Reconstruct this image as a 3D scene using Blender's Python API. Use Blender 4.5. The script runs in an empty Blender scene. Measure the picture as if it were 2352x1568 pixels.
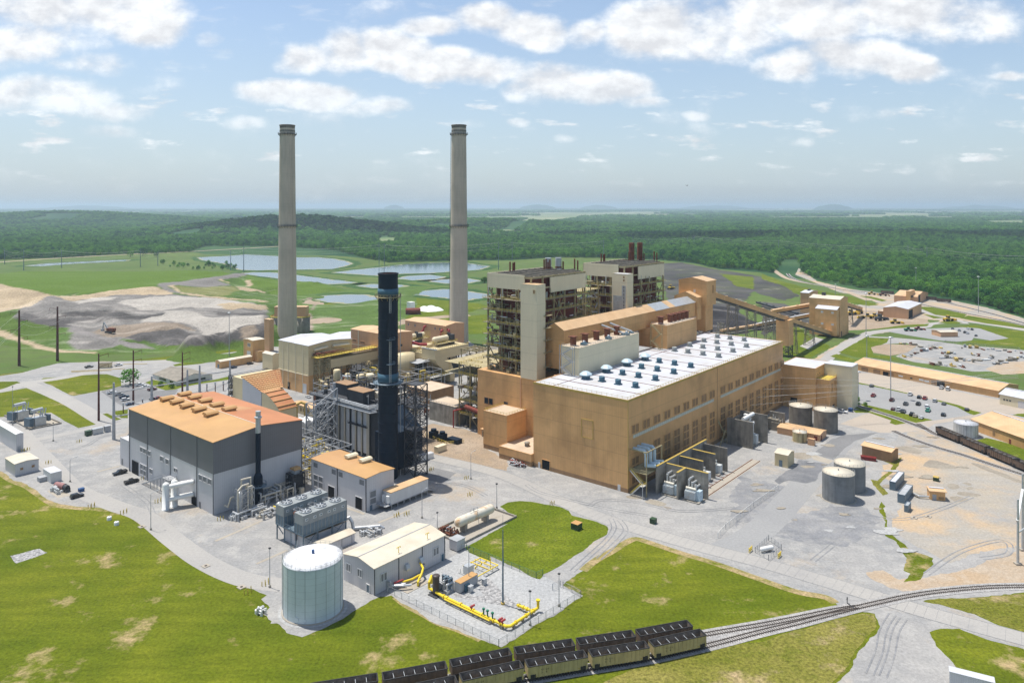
import bpy, bmesh, math, random
import numpy as np
from mathutils import Vector, Matrix, noise as mnoise
random.seed(7); rng = np.random.default_rng(7)
sc = bpy.context.scene
COL = sc.collection
rad = math.radians
# ------------------------------------------------------------------ camera, world, sun, exposure
F, CX, HY, H = 1712.0, 1176.0, 473.0, 118.0      # focal length, centre column, horizon row (of a 2352 wide picture), height in metres
cam = bpy.data.cameras.new('camera'); camo = bpy.data.objects.new('camera', cam); COL.objects.link(camo)
camo.location = (0, 0, H); camo.rotation_euler = (rad(90), 0, 0)
cam.sensor_width = 36; cam.lens = F/2352*36; cam.shift_y = -(784-HY)/2352; cam.clip_start = 1; cam.clip_end = 200000
sc.camera = camo
SUN_EL = rad(72); SUN_D = Vector((-0.86*math.cos(SUN_EL), 0.51*math.cos(SUN_EL), math.sin(SUN_EL))).normalized()
sl = bpy.data.lights.new('sun', 'SUN'); sl.energy = 3.7; sl.angle = rad(0.5); sl.color = (1, .95, .87)
so = bpy.data.objects.new('sun', sl); COL.objects.link(so); so.rotation_euler = SUN_D.to_track_quat('Z', 'Y').to_euler()
sc.view_settings.view_transform = 'Standard'; sc.view_settings.look = 'None'; sc.view_settings.exposure = 0.56; sc.view_settings.gamma = 1
sc.cycles.use_denoising = True; sc.cycles.denoising_prefilter = 'NONE'; sc.cycles.denoising_input_passes = 'RGB_ALBEDO_NORMAL'; sc.cycles.use_adaptive_sampling = False
sc.cycles.volume_bounces = 0; sc.cycles.max_bounces = 6; sc.cycles.diffuse_bounces = 3; sc.cycles.glossy_bounces = 2
sc.cycles.transparent_max_bounces = 8
# clouds: (column, row, half width, half height, strength) of each cumulus as an azimuth / elevation on the sky
CLOUDS = [(150,20,260,70,1.05),(60,90,190,60,1.0),(330,60,110,50,.9),(200,150,120,40,.75),(480,85,50,26,.55),(90,215,230,50,.9),(280,250,140,32,.75),
 (250,300,110,22,.6),(540,285,90,24,.55),(700,135,60,40,1.0),(790,120,85,50,1.1),(900,115,90,50,1.15),(1000,150,100,40,1.1),(1110,165,120,36,1.0),(1010,60,80,30,1.05),(1110,45,80,46,1.1),(1220,70,110,44,1.1),(1330,75,70,40,.9),
 (640,215,95,34,1.05),(740,225,110,32,1.05),(860,250,90,28,.85),(1200,205,60,30,.85),(1280,190,110,46,1.1),(1390,205,110,42,1.05),(1460,235,80,22,.8),
 (1530,60,150,70,1.15),(1640,60,160,85,1.1),(1750,20,150,60,1.1),(1900,50,130,60,1.1),(2060,20,230,70,1.15),(2200,40,180,60,1.05),(1820,150,90,40,1.0),(1960,140,130,48,1.15),(2080,160,100,36,1.05),(2330,165,70,16,.7),
 (1595,265,40,16,.65),(1305,320,40,14,.6),(1190,285,40,18,.6),(1060,290,70,22,.6),(2060,270,60,22,.6),(2350,250,30,20,.6),(1515,360,45,10,.5),(880,365,50,9,.4),(750,345,60,14,.4),(1850,328,50,12,.45),(80,345,90,16,.4),(2340,345,80,12,.4),(1265,360,30,8,.4),(1375,285,30,10,.45),(200,335,60,8,.4)]
def make_world():
    w = bpy.data.worlds.new('World'); sc.world = w; w.use_nodes = True
    nt = w.node_tree; N = nt.nodes; L = nt.links
    for n in list(N): N.remove(n)
    def M(op, a, b=None, c=None, clamp=False):
        n = N.new('ShaderNodeMath'); n.operation = op; n.use_clamp = clamp
        for i, v in enumerate((a, b, c)):
            if v is None: continue
            if isinstance(v, (int, float)): n.inputs[i].default_value = v
            else: L.new(v, n.inputs[i])
        return n.outputs[0]
    sky = N.new('ShaderNodeTexSky'); sky.sky_type = 'NISHITA'; sky.sun_disc = False
    sky.sun_elevation = SUN_EL; sky.sun_rotation = math.atan2(-.86, .51); sky.altitude = 200; sky.air_density = 1.0; sky.dust_density = 1.6; sky.ozone_density = 1.3
    b1 = N.new('ShaderNodeBackground'); b1.inputs[1].default_value = 0.108; L.new(sky.outputs[0], b1.inputs[0])
    tc = N.new('ShaderNodeTexCoord'); sp = N.new('ShaderNodeSeparateXYZ'); L.new(tc.outputs['Generated'], sp.inputs[0])
    y = M('MAXIMUM', sp.outputs[1], 0.03)
    gx = M('DIVIDE', sp.outputs[0], y); gz = M('DIVIDE', sp.outputs[2], y)
    cmb = N.new('ShaderNodeCombineXYZ'); L.new(gx, cmb.inputs[0]); L.new(M('MULTIPLY', gz, 1.5), cmb.inputs[1])
    def fbm(vec, scale, detail, rough=.55):
        n = N.new('ShaderNodeTexNoise'); n.inputs['Scale'].default_value = scale; n.inputs['Detail'].default_value = detail; n.inputs['Roughness'].default_value = rough
        L.new(vec, n.inputs['Vector']); return n.outputs[0]
    # warp the positions so that the outlines billow
    wn = N.new('ShaderNodeTexNoise'); wn.inputs['Scale'].default_value = 7; wn.inputs['Detail'].default_value = 3; L.new(cmb.outputs[0], wn.inputs['Vector'])
    ws = N.new('ShaderNodeSeparateColor'); L.new(wn.outputs[1], ws.inputs[0])
    wx = M('MULTIPLY_ADD', ws.outputs[0], .07, M('ADD', gx, -.035)); wz = M('MULTIPLY_ADD', ws.outputs[1], .036, M('ADD', gz, -.018))
    def field(dz):
        acc = None
        zz = M('ADD', wz, dz) if dz else wz
        for (u, v, rx, rz, s) in CLOUDS:
            ax = M('MULTIPLY', M('ADD', wx, -(u-CX)/F), F/rx/1.25); az = M('MULTIPLY', M('ADD', zz, -(HY-v)/F), F/rz/1.25)
            m = M('SUBTRACT', s, M('ADD', M('MULTIPLY', ax, ax), M('MULTIPLY', az, az)))
            m = M('MAXIMUM', m, 0)
            acc = m if acc is None else M('SMOOTH_MAX', acc, m, .12)
        return acc
    f0 = field(0)
    n1 = fbm(cmb.outputs[0], 9, 9, .58)
    off = N.new('ShaderNodeVectorMath'); off.operation = 'ADD'; L.new(cmb.outputs[0], off.inputs[0]); off.inputs[1].default_value = (-.008, .02, 0)
    n2 = fbm(off.outputs[0], 9, 7, .58)
    nbig = fbm(cmb.outputs[0], 3.2, 5, .6)
    dens = M('MULTIPLY_ADD', M('SUBTRACT', n1, .5), 3.4, M('MULTIPLY', f0, 1.3))
    dens = M('ADD', dens, -.12)
    r = N.new('ShaderNodeMapRange'); r.interpolation_type = 'SMOOTHERSTEP'; L.new(dens, r.inputs[0]); r.inputs[1].default_value = 0; r.inputs[2].default_value = 1.25
    # thin haze-like veil low in the sky and wisps
    lit = M('MULTIPLY_ADD', M('SUBTRACT', n1, n2), 1.5, .90)
    core = N.new('ShaderNodeMapRange'); L.new(M('MULTIPLY_ADD', nbig, 1.4, M('MULTIPLY', f0, .9)), core.inputs[0]); core.inputs[1].default_value = 1.1; core.inputs[2].default_value = 2.0; core.inputs[3].default_value = 0; core.inputs[4].default_value = .10
    lit = M('SUBTRACT', lit, core.outputs[0])
    lit = M('MINIMUM', M('MAXIMUM', lit, .72), 1.0)
    cr = N.new('ShaderNodeCombineColor'); L.new(M('MULTIPLY', lit, .965), cr.inputs[0]); L.new(M('MULTIPLY', lit, .985), cr.inputs[1]); L.new(M('ADD', M('MULTIPLY', lit, .93), .07), cr.inputs[2])
    b2 = N.new('ShaderNodeBackground'); L.new(cr.outputs[0], b2.inputs[0]); b2.inputs[1].default_value = .77
    # clouds thin out in the haze towards the horizon
    el = N.new('ShaderNodeMapRange'); L.new(gz, el.inputs[0]); el.inputs[1].default_value = .03; el.inputs[2].default_value = .17; el.inputs[3].default_value = .25; el.inputs[4].default_value = .97
    fr = M('MULTIPLY', r.outputs[0], el.outputs[0])
    fr = M('MULTIPLY', fr, M('GREATER_THAN', sp.outputs[1], .05))
    st = N.new('ShaderNodeCombineXYZ'); L.new(M('MULTIPLY', gx, 9.), st.inputs[0]); L.new(M('MULTIPLY', gz, 34.), st.inputs[1])
    sm = N.new('ShaderNodeMapRange'); sm.interpolation_type = 'SMOOTHSTEP'; L.new(fbm(st.outputs[0], 1.5, 6, .55), sm.inputs[0]); sm.inputs[1].default_value = .56; sm.inputs[2].default_value = .72; sm.inputs[4].default_value = .8
    se = N.new('ShaderNodeMapRange'); L.new(gz, se.inputs[0]); se.inputs[1].default_value = .02; se.inputs[2].default_value = .07; sf = N.new('ShaderNodeMapRange'); L.new(gz, sf.inputs[0]); sf.inputs[1].default_value = .12; sf.inputs[2].default_value = .2; sf.inputs[3].default_value = 1; sf.inputs[4].default_value = .25
    fr = M('MAXIMUM', fr, M('MULTIPLY', M('MULTIPLY', sm.outputs[0], se.outputs[0]), M('MULTIPLY', sf.outputs[0], M('GREATER_THAN', sp.outputs[1], .05))))
    # white veil
    vl = N.new('ShaderNodeMapRange'); L.new(gz, vl.inputs[0]); vl.inputs[1].default_value = 0; vl.inputs[2].default_value = .27; vl.inputs[3].default_value = .62; vl.inputs[4].default_value = .10
    wisp = M('MULTIPLY', M('SUBTRACT', nbig, .35), .9, clamp=True)
    b3 = N.new('ShaderNodeBackground'); b3.inputs[0].default_value = (.36, .45, .535, 1); b3.inputs[1].default_value = 1.0
    m0 = N.new('ShaderNodeMixShader'); L.new(M('ADD', vl.outputs[0], M('MULTIPLY', wisp, .45), clamp=True), m0.inputs[0]); L.new(b1.outputs[0], m0.inputs[1]); L.new(b3.outputs[0], m0.inputs[2])
    mx = N.new('ShaderNodeMixShader'); L.new(fr, mx.inputs[0]); L.new(m0.outputs[0], mx.inputs[1]); L.new(b2.outputs[0], mx.inputs[2])
    o = N.new('ShaderNodeOutputWorld'); L.new(mx.outputs[0], o.inputs[0])
    w.cycles.sampling_method = 'MANUAL'; w.cycles.sample_map_resolution = 512
make_world()
# ------------------------------------------------------------------ helpers
TH = rad(50); AX = (math.cos(TH), math.sin(TH)); BX = (-math.sin(TH), math.cos(TH))     # the plant's two grid directions
OFF = {1:(0,451.6),2:(564.5,451.6),3:(1129,451.6),4:(1749.9,451.6),5:(0,809.1),6:(564.5,809.1),7:(1129,809.1),8:(1749.9,809.1),
       11:(0,1166.6),12:(564.5,1166.6),13:(1129,1166.6),14:(1749.9,1166.6)}
OFF2 = {21:(508.0,1053.7),22:(696.2,922.0),23:(508.0,827.9),24:(903.2,715.0)}
def R(k, x, y):                       # a reading taken in survey sheet k, as a bearing
    if k == 0: return (x, y)
    if k == 17: return (1034.9+x*.12838, 564.5+y*.12838)
    if k == 18: return (602.1+x*.144, 715+y*.144)
    if k in OFF2: return (OFF2[k][0]+x*.12838, OFF2[k][1]+y*.12838)
    o = OFF[k]; return (o[0]+x*.2562, o[1]+y*.2562)
def P(u, v, z=0.):                    # ground point (world x, y) of a bearing at height z
    d = F*(H-z)/(v-HY); return ((u-CX)*d/F, d)
def G(k, x, y, z=0.): return P(*R(k, x, y), z)
def height_at(v, d): return H-(v-HY)*d/F
def block(k, near, left, right, top, z0=0.):     # grid-aligned block: near bottom corner, x readings of left & right corners, y reading of near top
    u, v = R(k, *near); x, y = P(u, v, z0)
    def run(uu, D):
        q = (uu-CX)/F; return (q*y-x)/(D[0]-q*D[1])
    la = run(R(k, right, 0)[0], AX) if right is not None else None
    lb = run(R(k, left, 0)[0], BX) if left is not None else None
    z1 = height_at(R(k, 0, top)[1], y) if top is not None else None
    return x, y, la, lb, z1
class MB:
    def __init__(s): s.v = []; s.f = []; s.sm = []
    def add(s, vs, fs, smooth=False):
        o = len(s.v); s.v += [tuple(p) for p in vs]; s.f += [tuple(i+o for i in f) for f in fs]; s.sm += [smooth]*len(fs); return s
    def box(s, x0, x1, y0, y1, z0, z1):
        return s.add([(x0,y0,z0),(x1,y0,z0),(x1,y1,z0),(x0,y1,z0),(x0,y0,z1),(x1,y0,z1),(x1,y1,z1),(x0,y1,z1)],
                     [(0,3,2,1),(4,5,6,7),(0,1,5,4),(1,2,6,5),(2,3,7,6),(3,0,4,7)])
    def cyl(s, p0, p1, r0, r1=None, n=12, caps=True, smooth=True):
        r1 = r0 if r1 is None else r1; p0 = Vector(p0); p1 = Vector(p1); d = (p1-p0).normalized()
        t = Vector((0,0,1)) if abs(d.z) < .9 else Vector((1,0,0)); e1 = d.cross(t).normalized(); e2 = d.cross(e1)
        vs = []
        for p, r in ((p0,r0),(p1,r1)):
            for i in range(n):
                a = 2*math.pi*i/n; vs.append(p+e1*(r*math.cos(a))+e2*(r*math.sin(a)))
        o = len(s.v)
        s.add(vs, [(i,(i+1)%n,n+(i+1)%n,n+i)[::-1] for i in range(n)], smooth)
        if caps: s.add(vs, [tuple(range(n)), tuple(range(2*n-1, n-1, -1))])
        return s
    def lathe(s, prof, n=24, c=(0,0), smooth=True):
        vs = [(c[0]+r*math.cos(2*math.pi*i/n), c[1]+r*math.sin(2*math.pi*i/n), z) for r, z in prof for i in range(n)]
        fs = [(j*n+i, j*n+(i+1)%n, (j+1)*n+(i+1)%n, (j+1)*n+i) for j in range(len(prof)-1) for i in range(n)]
        s.add(vs, fs, smooth); return s
    def beam(s, p0, p1, w, h=None):
        h = h or w; p0 = Vector(p0); p1 = Vector(p1); d = (p1-p0).normalized()
        t = Vector((0,0,1)) if abs(d.z) < .95 else Vector((1,0,0)); e1 = d.cross(t).normalized()*(w/2); e2 = d.cross(e1).normalized()*(h/2)
        return s.add([p0-e1-e2,p0+e1-e2,p0+e1+e2,p0-e1+e2,p1-e1-e2,p1+e1-e2,p1+e1+e2,p1-e1+e2], [(0,1,2,3),(7,6,5,4),(0,4,5,1),(1,5,6,2),(2,6,7,3),(3,7,4,0)])
    def pipe(s, pts, r, n=8):
        for a, b in zip(pts[:-1], pts[1:]): s.cyl(a, b, r, n=n)
        for p in pts[1:-1]: s.ball(p, r*1.02, n)
        return s
    def ball(s, c, r, n=8, sz=1.):
        m = max(4, n//2); vs = []; fs = []
        for j in range(m+1):
            t = math.pi*j/m
            for i in range(n):
                a = 2*math.pi*i/n; vs.append((c[0]+r*math.sin(t)*math.cos(a), c[1]+r*math.sin(t)*math.sin(a), c[2]+sz*r*math.cos(t)))
        for j in range(m):
            for i in range(n): fs.append((j*n+i, (j+1)*n+i, (j+1)*n+(i+1)%n, j*n+(i+1)%n))
        return s.add(vs, fs, True)
    def prism(s, poly, a, b, axis='x'):          # poly in the plane across axis, from a to b
        n = len(poly)
        def q(p, t): return (t,p[0],p[1]) if axis == 'x' else ((p[0],t,p[1]) if axis == 'y' else (p[0],p[1],t))
        vs = [q(p,a) for p in poly]+[q(p,b) for p in poly]
        return s.add(vs, [tuple(range(n)), tuple(range(2*n-1,n-1,-1))]+[(i,n+i,n+(i+1)%n,(i+1)%n) for i in range(n)])
    def lattice(s, x0, x1, y0, y1, z0, z1, n, w=.25, wb=.14, taper=1., k=False):   # four-legged braced tower
        cx, cy = (x0+x1)/2, (y0+y1)/2
        def lv(t):
            f = 1+(taper-1)*t; return [(cx+(x-cx)*f, cy+(y-cy)*f, z0+(z1-z0)*t) for x, y in ((x0,y0),(x1,y0),(x1,y1),(x0,y1))]
        for i in range(n):
            a, b = lv(i/n), lv((i+1)/n)
            for j in range(4):
                s.beam(a[j], b[j], w); s.beam(b[j], b[(j+1)%4], wb)
                if i % 2 == 0 or not k: s.beam(a[j], b[(j+1)%4], wb)
                if i % 2 == 1 or not k: s.beam(a[(j+1)%4], b[j], wb)
        return s
    def rail(s, pts, h=1.1, w=.07, step=2., z=None):
        for a, b in zip(pts[:-1], pts[1:]):
            a = Vector(a); b = Vector(b); L = (b-a).length; n = max(1, int(L/step))
            up = Vector((0,0,h))
            s.beam(a+up, b+up, w); s.beam(a+up*.5, b+up*.5, w)
            for i in range(n+1):
                p = a.lerp(b, i/n); s.beam(p, p+up, w)
        return s
    def build(s, name, m, parent=None, loc=None, rz=0., **kw):
        me = bpy.data.meshes.new(name); me.from_pydata(s.v, [], s.f); me.update()
        if any(s.sm):
            me.polygons.foreach_set('use_smooth', s.sm)
        me.materials.append(m)
        bm = bmesh.new(); bm.from_mesh(me); bmesh.ops.recalc_face_normals(bm, faces=bm.faces); bm.to_mesh(me); bm.free()
        o = bpy.data.objects.new(name, me); COL.objects.link(o)
        if parent: o.parent = parent
        if loc is not None: o.location = loc if len(loc) == 3 else (loc[0], loc[1], 0)
        o.rotation_euler = (0, 0, rz)
        for k2, v2 in kw.items(): o[k2] = v2
        return o
def tag(o, label, cat, group=None, kind=None):
    o['label'] = label; o['category'] = cat
    if group: o['group'] = group
    if kind: o['kind'] = kind
    return o
def thing(name, label, cat, loc, rz=TH, group=None):
    o = bpy.data.objects.new(name, None); COL.objects.link(o); o.empty_display_size = .5
    o.location = loc if len(loc) == 3 else (loc[0], loc[1], 0); o.rotation_euler = (0, 0, rz)
    return tag(o, label, cat, group)
def dup(o, parent=None, loc=None, rz=None, label=None, group=None):
    c = o.copy(); COL.objects.link(c)
    if parent is not None: c.parent = parent
    if loc is not None: c.location = loc if len(loc) == 3 else (loc[0], loc[1], 0)
    if rz is not None: c.rotation_euler = (0, 0, rz)
    if label: c['label'] = label
    if group: c['group'] = group
    for ch in list(o.children): dup(ch, c)
    return c
def loc2(t, x, y):                     # world -> a thing's own x, y
    dx, dy = x-t.location.x, y-t.location.y; a = t.rotation_euler.z
    return dx*math.cos(a)+dy*math.sin(a), -dx*math.sin(a)+dy*math.cos(a)
# ------------------------------------------------------------------ materials
def mat(name, col, rough=.65, metal=0., var=.12, scale=.35, ribs=0, ribw=.15, ribd=.82, bands=0, bandd=.8, streak=0., bump=0., dirt=None, dirts=.15, dirtamt=.5, spec=.3, fine=0., tr=0.):
    m = bpy.data.materials.new(name); m.use_nodes = True; nt = m.node_tree; N = nt.nodes; L = nt.links
    b = N['Principled BSDF']; b.inputs['Roughness'].default_value = rough; b.inputs['Metallic'].default_value = metal; b.inputs['Specular IOR Level'].default_value = spec
    tc = N.new('ShaderNodeTexCoord'); co = tc.outputs['Object']
    def mix(op, f, a, bb):
        n = N.new('ShaderNodeMix'); n.data_type = 'RGBA'; n.blend_type = op
        for i, v in ((0,f),(6,a),(7,bb)):
            if isinstance(v, (int,float)): n.inputs[i].default_value = v
            elif isinstance(v, tuple): n.inputs[i].default_value = (*v[:3],1)
            else: L.new(v, n.inputs[i])
        return n.outputs[2]
    def nz(sc_, det=4, vec=None, rg=.6):
        n = N.new('ShaderNodeTexNoise'); n.inputs['Scale'].default_value = sc_; n.inputs['Detail'].default_value = det; n.inputs['Roughness'].default_value = rg; L.new(vec or co, n.inputs['Vector']); return n.outputs[0]
    def rmp(v, a, b2, c, d):
        n = N.new('ShaderNodeMapRange'); L.new(v, n.inputs[0])
        for i, q in enumerate((a,b2,c,d)): n.inputs[1+i].default_value = q
        return n.outputs[0]
    def math_(op, a, b2=0.):
        n = N.new('ShaderNodeMath'); n.operation = op
        for i, v in enumerate((a,b2)):
            if isinstance(v,(int,float)): n.inputs[i].default_value = v
            else: L.new(v, n.inputs[i])
        return n.outputs[0]
    c = tuple(col)
    k = rmp(nz(scale), .3, .7, 1-var, 1+var)
    g = N.new('ShaderNodeCombineColor')
    for i in range(3): L.new(k, g.inputs[i])
    c = mix('MULTIPLY', 1., c, g.outputs[0])
    if fine:
        k2 = rmp(nz(4., 3), .3, .7, 1-fine, 1+fine); g2 = N.new('ShaderNodeCombineColor')
        for i in range(3): L.new(k2, g2.inputs[i])
        c = mix('MULTIPLY', 1., c, g2.outputs[0])
    if dirt: c = mix('MIX', rmp(nz(dirts, 6), .48, .68, 0., dirtamt), c, tuple(dirt))
    sp = N.new('ShaderNodeSeparateXYZ'); L.new(co, sp.inputs[0]); xy = math_('ADD', sp.outputs[0], sp.outputs[1])
    if streak:
        mp = N.new('ShaderNodeCombineXYZ'); L.new(math_('MULTIPLY', xy, .7), mp.inputs[0]); L.new(math_('MULTIPLY', sp.outputs[2], .05), mp.inputs[1])
        kk = rmp(nz(1., 4, mp.outputs[0]), .35, .7, 1., 1-streak); g3 = N.new('ShaderNodeCombineColor')
        for i in range(3): L.new(kk, g3.inputs[i])
        c = mix('MULTIPLY', 1., c, g3.outputs[0])
    if ribs:
        fr = math_('FRACT', math_('DIVIDE', xy, ribs)); ln = math_('LESS_THAN', fr, ribw)
        c = mix('MULTIPLY', ln, c, (ribd,ribd,ribd))
    if bands:
        fr = math_('FRACT', math_('DIVIDE', sp.outputs[2], bands)); ln = math_('LESS_THAN', fr, .03)
        c = mix('MULTIPLY', ln, c, (bandd,bandd,bandd))
    L.new(c, b.inputs['Base Color'])
    if bump:
        bn = N.new('ShaderNodeBump'); bn.inputs['Strength'].default_value = bump; bn.inputs['Distance'].default_value = .3; L.new(nz(2.2, 5), bn.inputs['Height']); L.new(bn.outputs[0], b.inputs['Normal'])
    return m
MT = {}
def defm(n, *a, **k): MT[n] = mat(n, *a, **k)
# ------------------------------------------------------------------ ground, roads, water
from mathutils.geometry import delaunay_2d_cdt
def gmat(name, c1, c2, c3=None, s1=.02, s2=.25, bare=None, bare_lo=.6, bare_hi=.68, bare_s=.03, stripe=0., rough=.95, fine=.12, bump=0.):
    m = bpy.data.materials.new(name); m.use_nodes = True; nt = m.node_tree; N = nt.nodes; L = nt.links
    b = N['Principled BSDF']; b.inputs['Roughness'].default_value = rough; b.inputs['Specular IOR Level'].default_value = .1
    co = N.new('ShaderNodeTexCoord').outputs['Object']
    def nz(s, d=5, r=.6, v=None):
        n = N.new('ShaderNodeTexNoise'); n.inputs['Scale'].default_value = s; n.inputs['Detail'].default_value = d; n.inputs['Roughness'].default_value = r; L.new(v or co, n.inputs['Vector']); return n.outputs[0]
    def rm(v, a, b_, c=0., d=1.):
        n = N.new('ShaderNodeMapRange'); L.new(v, n.inputs[0])
        for i, q in enumerate((a,b_,c,d)): n.inputs[1+i].default_value = q
        return n.outputs[0]
    def mx(f, a, bb, op='MIX'):
        n = N.new('ShaderNodeMix'); n.data_type = 'RGBA'; n.blend_type = op
        for i, v in ((0,f),(6,a),(7,bb)):
            if isinstance(v, (int,float)): n.inputs[i].default_value = v
            elif isinstance(v, tuple): n.inputs[i].default_value = (*v[:3],1)
            else: L.new(v, n.inputs[i])
        return n.outputs[2]
    c = mx(rm(nz(s1), .36, .64), tuple(c1), tuple(c2))
    if c3: c = mx(rm(nz(s2), .45, .7), c, tuple(c3))
    if stripe:
        mp = N.new('ShaderNodeMapping'); mp.inputs['Rotation'].default_value = (0,0,rad(-28)); mp.inputs['Scale'].default_value = (.05,.22,1); L.new(co, mp.inputs[0])
        c = mx(rm(nz(1., 3, .5, mp.outputs[0]), .35, .65, 0, stripe), c, tuple(q*.62 for q in c1))
    if bare:
        c = mx(rm(nz(bare_s, 9, .68), bare_lo, bare_hi), c, tuple(bare))
    if fine:
        k = rm(nz(1.1, 5, .78), .3, .7, 1-fine*1.7, 1+fine*1.7); g = N.new('ShaderNodeCombineColor')
        for i in range(3): L.new(k, g.inputs[i])
        c = mx(1., c, g.outputs[0], 'MULTIPLY')
    L.new(c, b.inputs['Base Color'])
    if bump:
        bn = N.new('ShaderNodeBump'); bn.inputs['Strength'].default_value = bump; bn.inputs['Distance'].default_value = .5; L.new(nz(1.2, 6, .7), bn.inputs['Height']); L.new(bn.outputs[0], b.inputs['Normal'])
    MT[name] = m; return m
gmat('lawn', (.078,.11,.005), (.165,.178,.013), (.105,.132,.007), s1=.022, s2=.1, bare=(.36,.27,.14), bare_lo=.565, bare_hi=.68, bare_s=.05, stripe=.42, fine=.27, bump=.3)
gmat('lawn_dry', (.13,.135,.018), (.2,.18,.045), (.10,.115,.012), s1=.03, s2=.2, bare=(.38,.28,.16), bare_lo=.53, bare_hi=.66, bare_s=.05, fine=.4, bump=.3)
gmat('lawn_bright', (.08,.118,.006), (.14,.165,.013), (.095,.128,.008), s1=.03, s2=.15, stripe=.3, bare=(.3,.24,.12), bare_lo=.61, bare_hi=.72, bare_s=.06, fine=.34, bump=.25)
gmat('meadow', (.075,.125,.028), (.11,.155,.04), (.085,.105,.04), s1=.008, s2=.05, fine=.15, bare=(.18,.16,.08), bare_lo=.62, bare_hi=.75, bare_s=.02)
gmat('reeds', (.03,.075,.02), (.055,.11,.03), s1=.03, fine=.35, bump=.6)
gmat('wood_floor', (.012,.05,.018), (.03,.08,.028), (.07,.13,.045), s1=.0012, s2=.0035, fine=.2)
gmat('gravel', (.315,.306,.293), (.25,.252,.252), (.365,.355,.335), s1=.028, s2=.16, bare=(.37,.30,.22), bare_lo=.56, bare_hi=.72, bare_s=.022, stripe=.2, fine=.13, bump=.2)
gmat('gravel_dark', (.2,.205,.215), (.255,.255,.26), (.3,.295,.285), s1=.05, s2=.2, stripe=.3, fine=.14)
gmat('verge', (.12,.14,.012), (.36,.27,.15), (.30,.23,.12), s1=.14, s2=.5, fine=.3)
gmat('gravel_white', (.37,.37,.36), (.32,.325,.325), s1=.06, fine=.2, bump=.3)
gmat('gravel_tan', (.34,.315,.275), (.29,.285,.275), (.37,.32,.25), s1=.02, s2=.05, bare=(.46,.33,.20), bare_lo=.46, bare_hi=.62, bare_s=.022, stripe=.25, fine=.14, bump=.2)
gmat('dirt_tan', (.38,.285,.19), (.34,.285,.225), (.41,.34,.26), s1=.05, s2=.2, fine=.15, bump=.3)
gmat('dirt_brown', (.30,.23,.16), (.36,.29,.22), (.25,.20,.15), s1=.05, s2=.2, fine=.2, bump=.4)
gmat('concrete_road', (.355,.34,.315), (.315,.305,.29), s1=.03, bare=(.26,.255,.25), bare_lo=.6, bare_hi=.8, bare_s=.06, fine=.07)
gmat('concrete_pink', (.39,.335,.275), (.36,.315,.265), s1=.03, bare=(.31,.27,.23), bare_lo=.58, bare_hi=.8, bare_s=.08, fine=.07)
gmat('asphalt', (.17,.17,.172), (.205,.205,.205), s1=.04, bare=(.12,.12,.12), bare_lo=.55, bare_hi=.75, bare_s=.06, fine=.1)
gmat('asphalt_light', (.255,.255,.255), (.285,.285,.28), s1=.04, bare=(.21,.21,.21), bare_lo=.58, bare_hi=.75, bare_s=.08, fine=.08)
gmat('asphalt_wet', (.13,.135,.145), (.2,.2,.205), s1=.12, rough=.55, fine=.12)
gmat('stain', (.24,.21,.17), (.3,.27,.22), s1=.15, fine=.15)
gmat('coal_dust', (.045,.043,.044), (.10,.095,.09), (.07,.08,.04), s1=.012, s2=.02, bare=(.26,.24,.21), bare_lo=.58, bare_hi=.7, bare_s=.02, fine=.2)
gmat('pad', (.37,.33,.27), (.34,.31,.265), s1=.1, bare=(.29,.25,.19), bare_lo=.55, bare_hi=.75, bare_s=.2, fine=.06)
gmat('ballast', (.35,.34,.325), (.28,.275,.27), s1=.08, fine=.28, bump=.4)
gmat('riprap', (.42,.41,.40), (.2,.2,.2), s1=.9, fine=.4, bump=.8)
gmat('farmland', (.10,.16,.06), (.33,.32,.2), (.12,.19,.07), s1=.0011, s2=.003, fine=.05)
def smooth_line(pts, closed=False, seg=6):
    out = []; n = len(pts)
    for i in range(n if closed else n-1):
        p = [np.array(pts[(i+j-1) % n] if closed else pts[min(max(i+j-1,0),n-1)], float) for j in range(4)]
        for t in np.linspace(0, 1, seg, endpoint=False):
            out.append(tuple(.5*(2*p[1]+(-p[0]+p[2])*t+(2*p[0]-5*p[1]+4*p[2]-p[3])*t*t+(-p[0]+3*p[1]-3*p[2]+p[3])*t**3)))
    if not closed: out.append(tuple(pts[-1]))
    return out
def rough_edge(pts, jit, step):
    out = []; n = len(pts)
    for i in range(n):
        a = Vector((*pts[i],0)); b = Vector((*pts[(i+1)%n],0)); k = max(1, min(200, int((b-a).length/step)))
        for j in range(k):
            p = a.lerp(b, j/k)
            q = mnoise.noise_vector(p*.11)*jit*1.6+mnoise.noise_vector(p*.6)*jit*.7
            out.append((p.x+q.x, p.y+q.y))
    return out
SH = [0]
def lev(lv): SH[0] += 1; return lv*.013+(SH[0] % 3)*.0043
def sheet(name, pts, lv, m, k=0, jit=0., smooth=False, step=1.5, kind='structure', world=False):
    w = pts if world else [G(k, *p) for p in pts]
    if smooth: w = smooth_line(w, True, 5)
    if jit: w = rough_edge(w, jit, step)
    rv, _, rf, _, _, _ = delaunay_2d_cdt([Vector(q) for q in w], [], [list(range(len(w)))], 1, 1e-4)
    me = bpy.data.meshes.new(name); me.from_pydata([(q.x,q.y,0) for q in rv], [], [tuple(f) for f in rf]); me.update()
    if len(me.polygons) and me.polygons[0].normal.z < 0: me.flip_normals()
    me.materials.append(MT[m] if isinstance(m, str) else m)
    o = bpy.data.objects.new(name, me); COL.objects.link(o); o.location.z = lev(lv)
    o['kind'] = kind; return o
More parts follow.
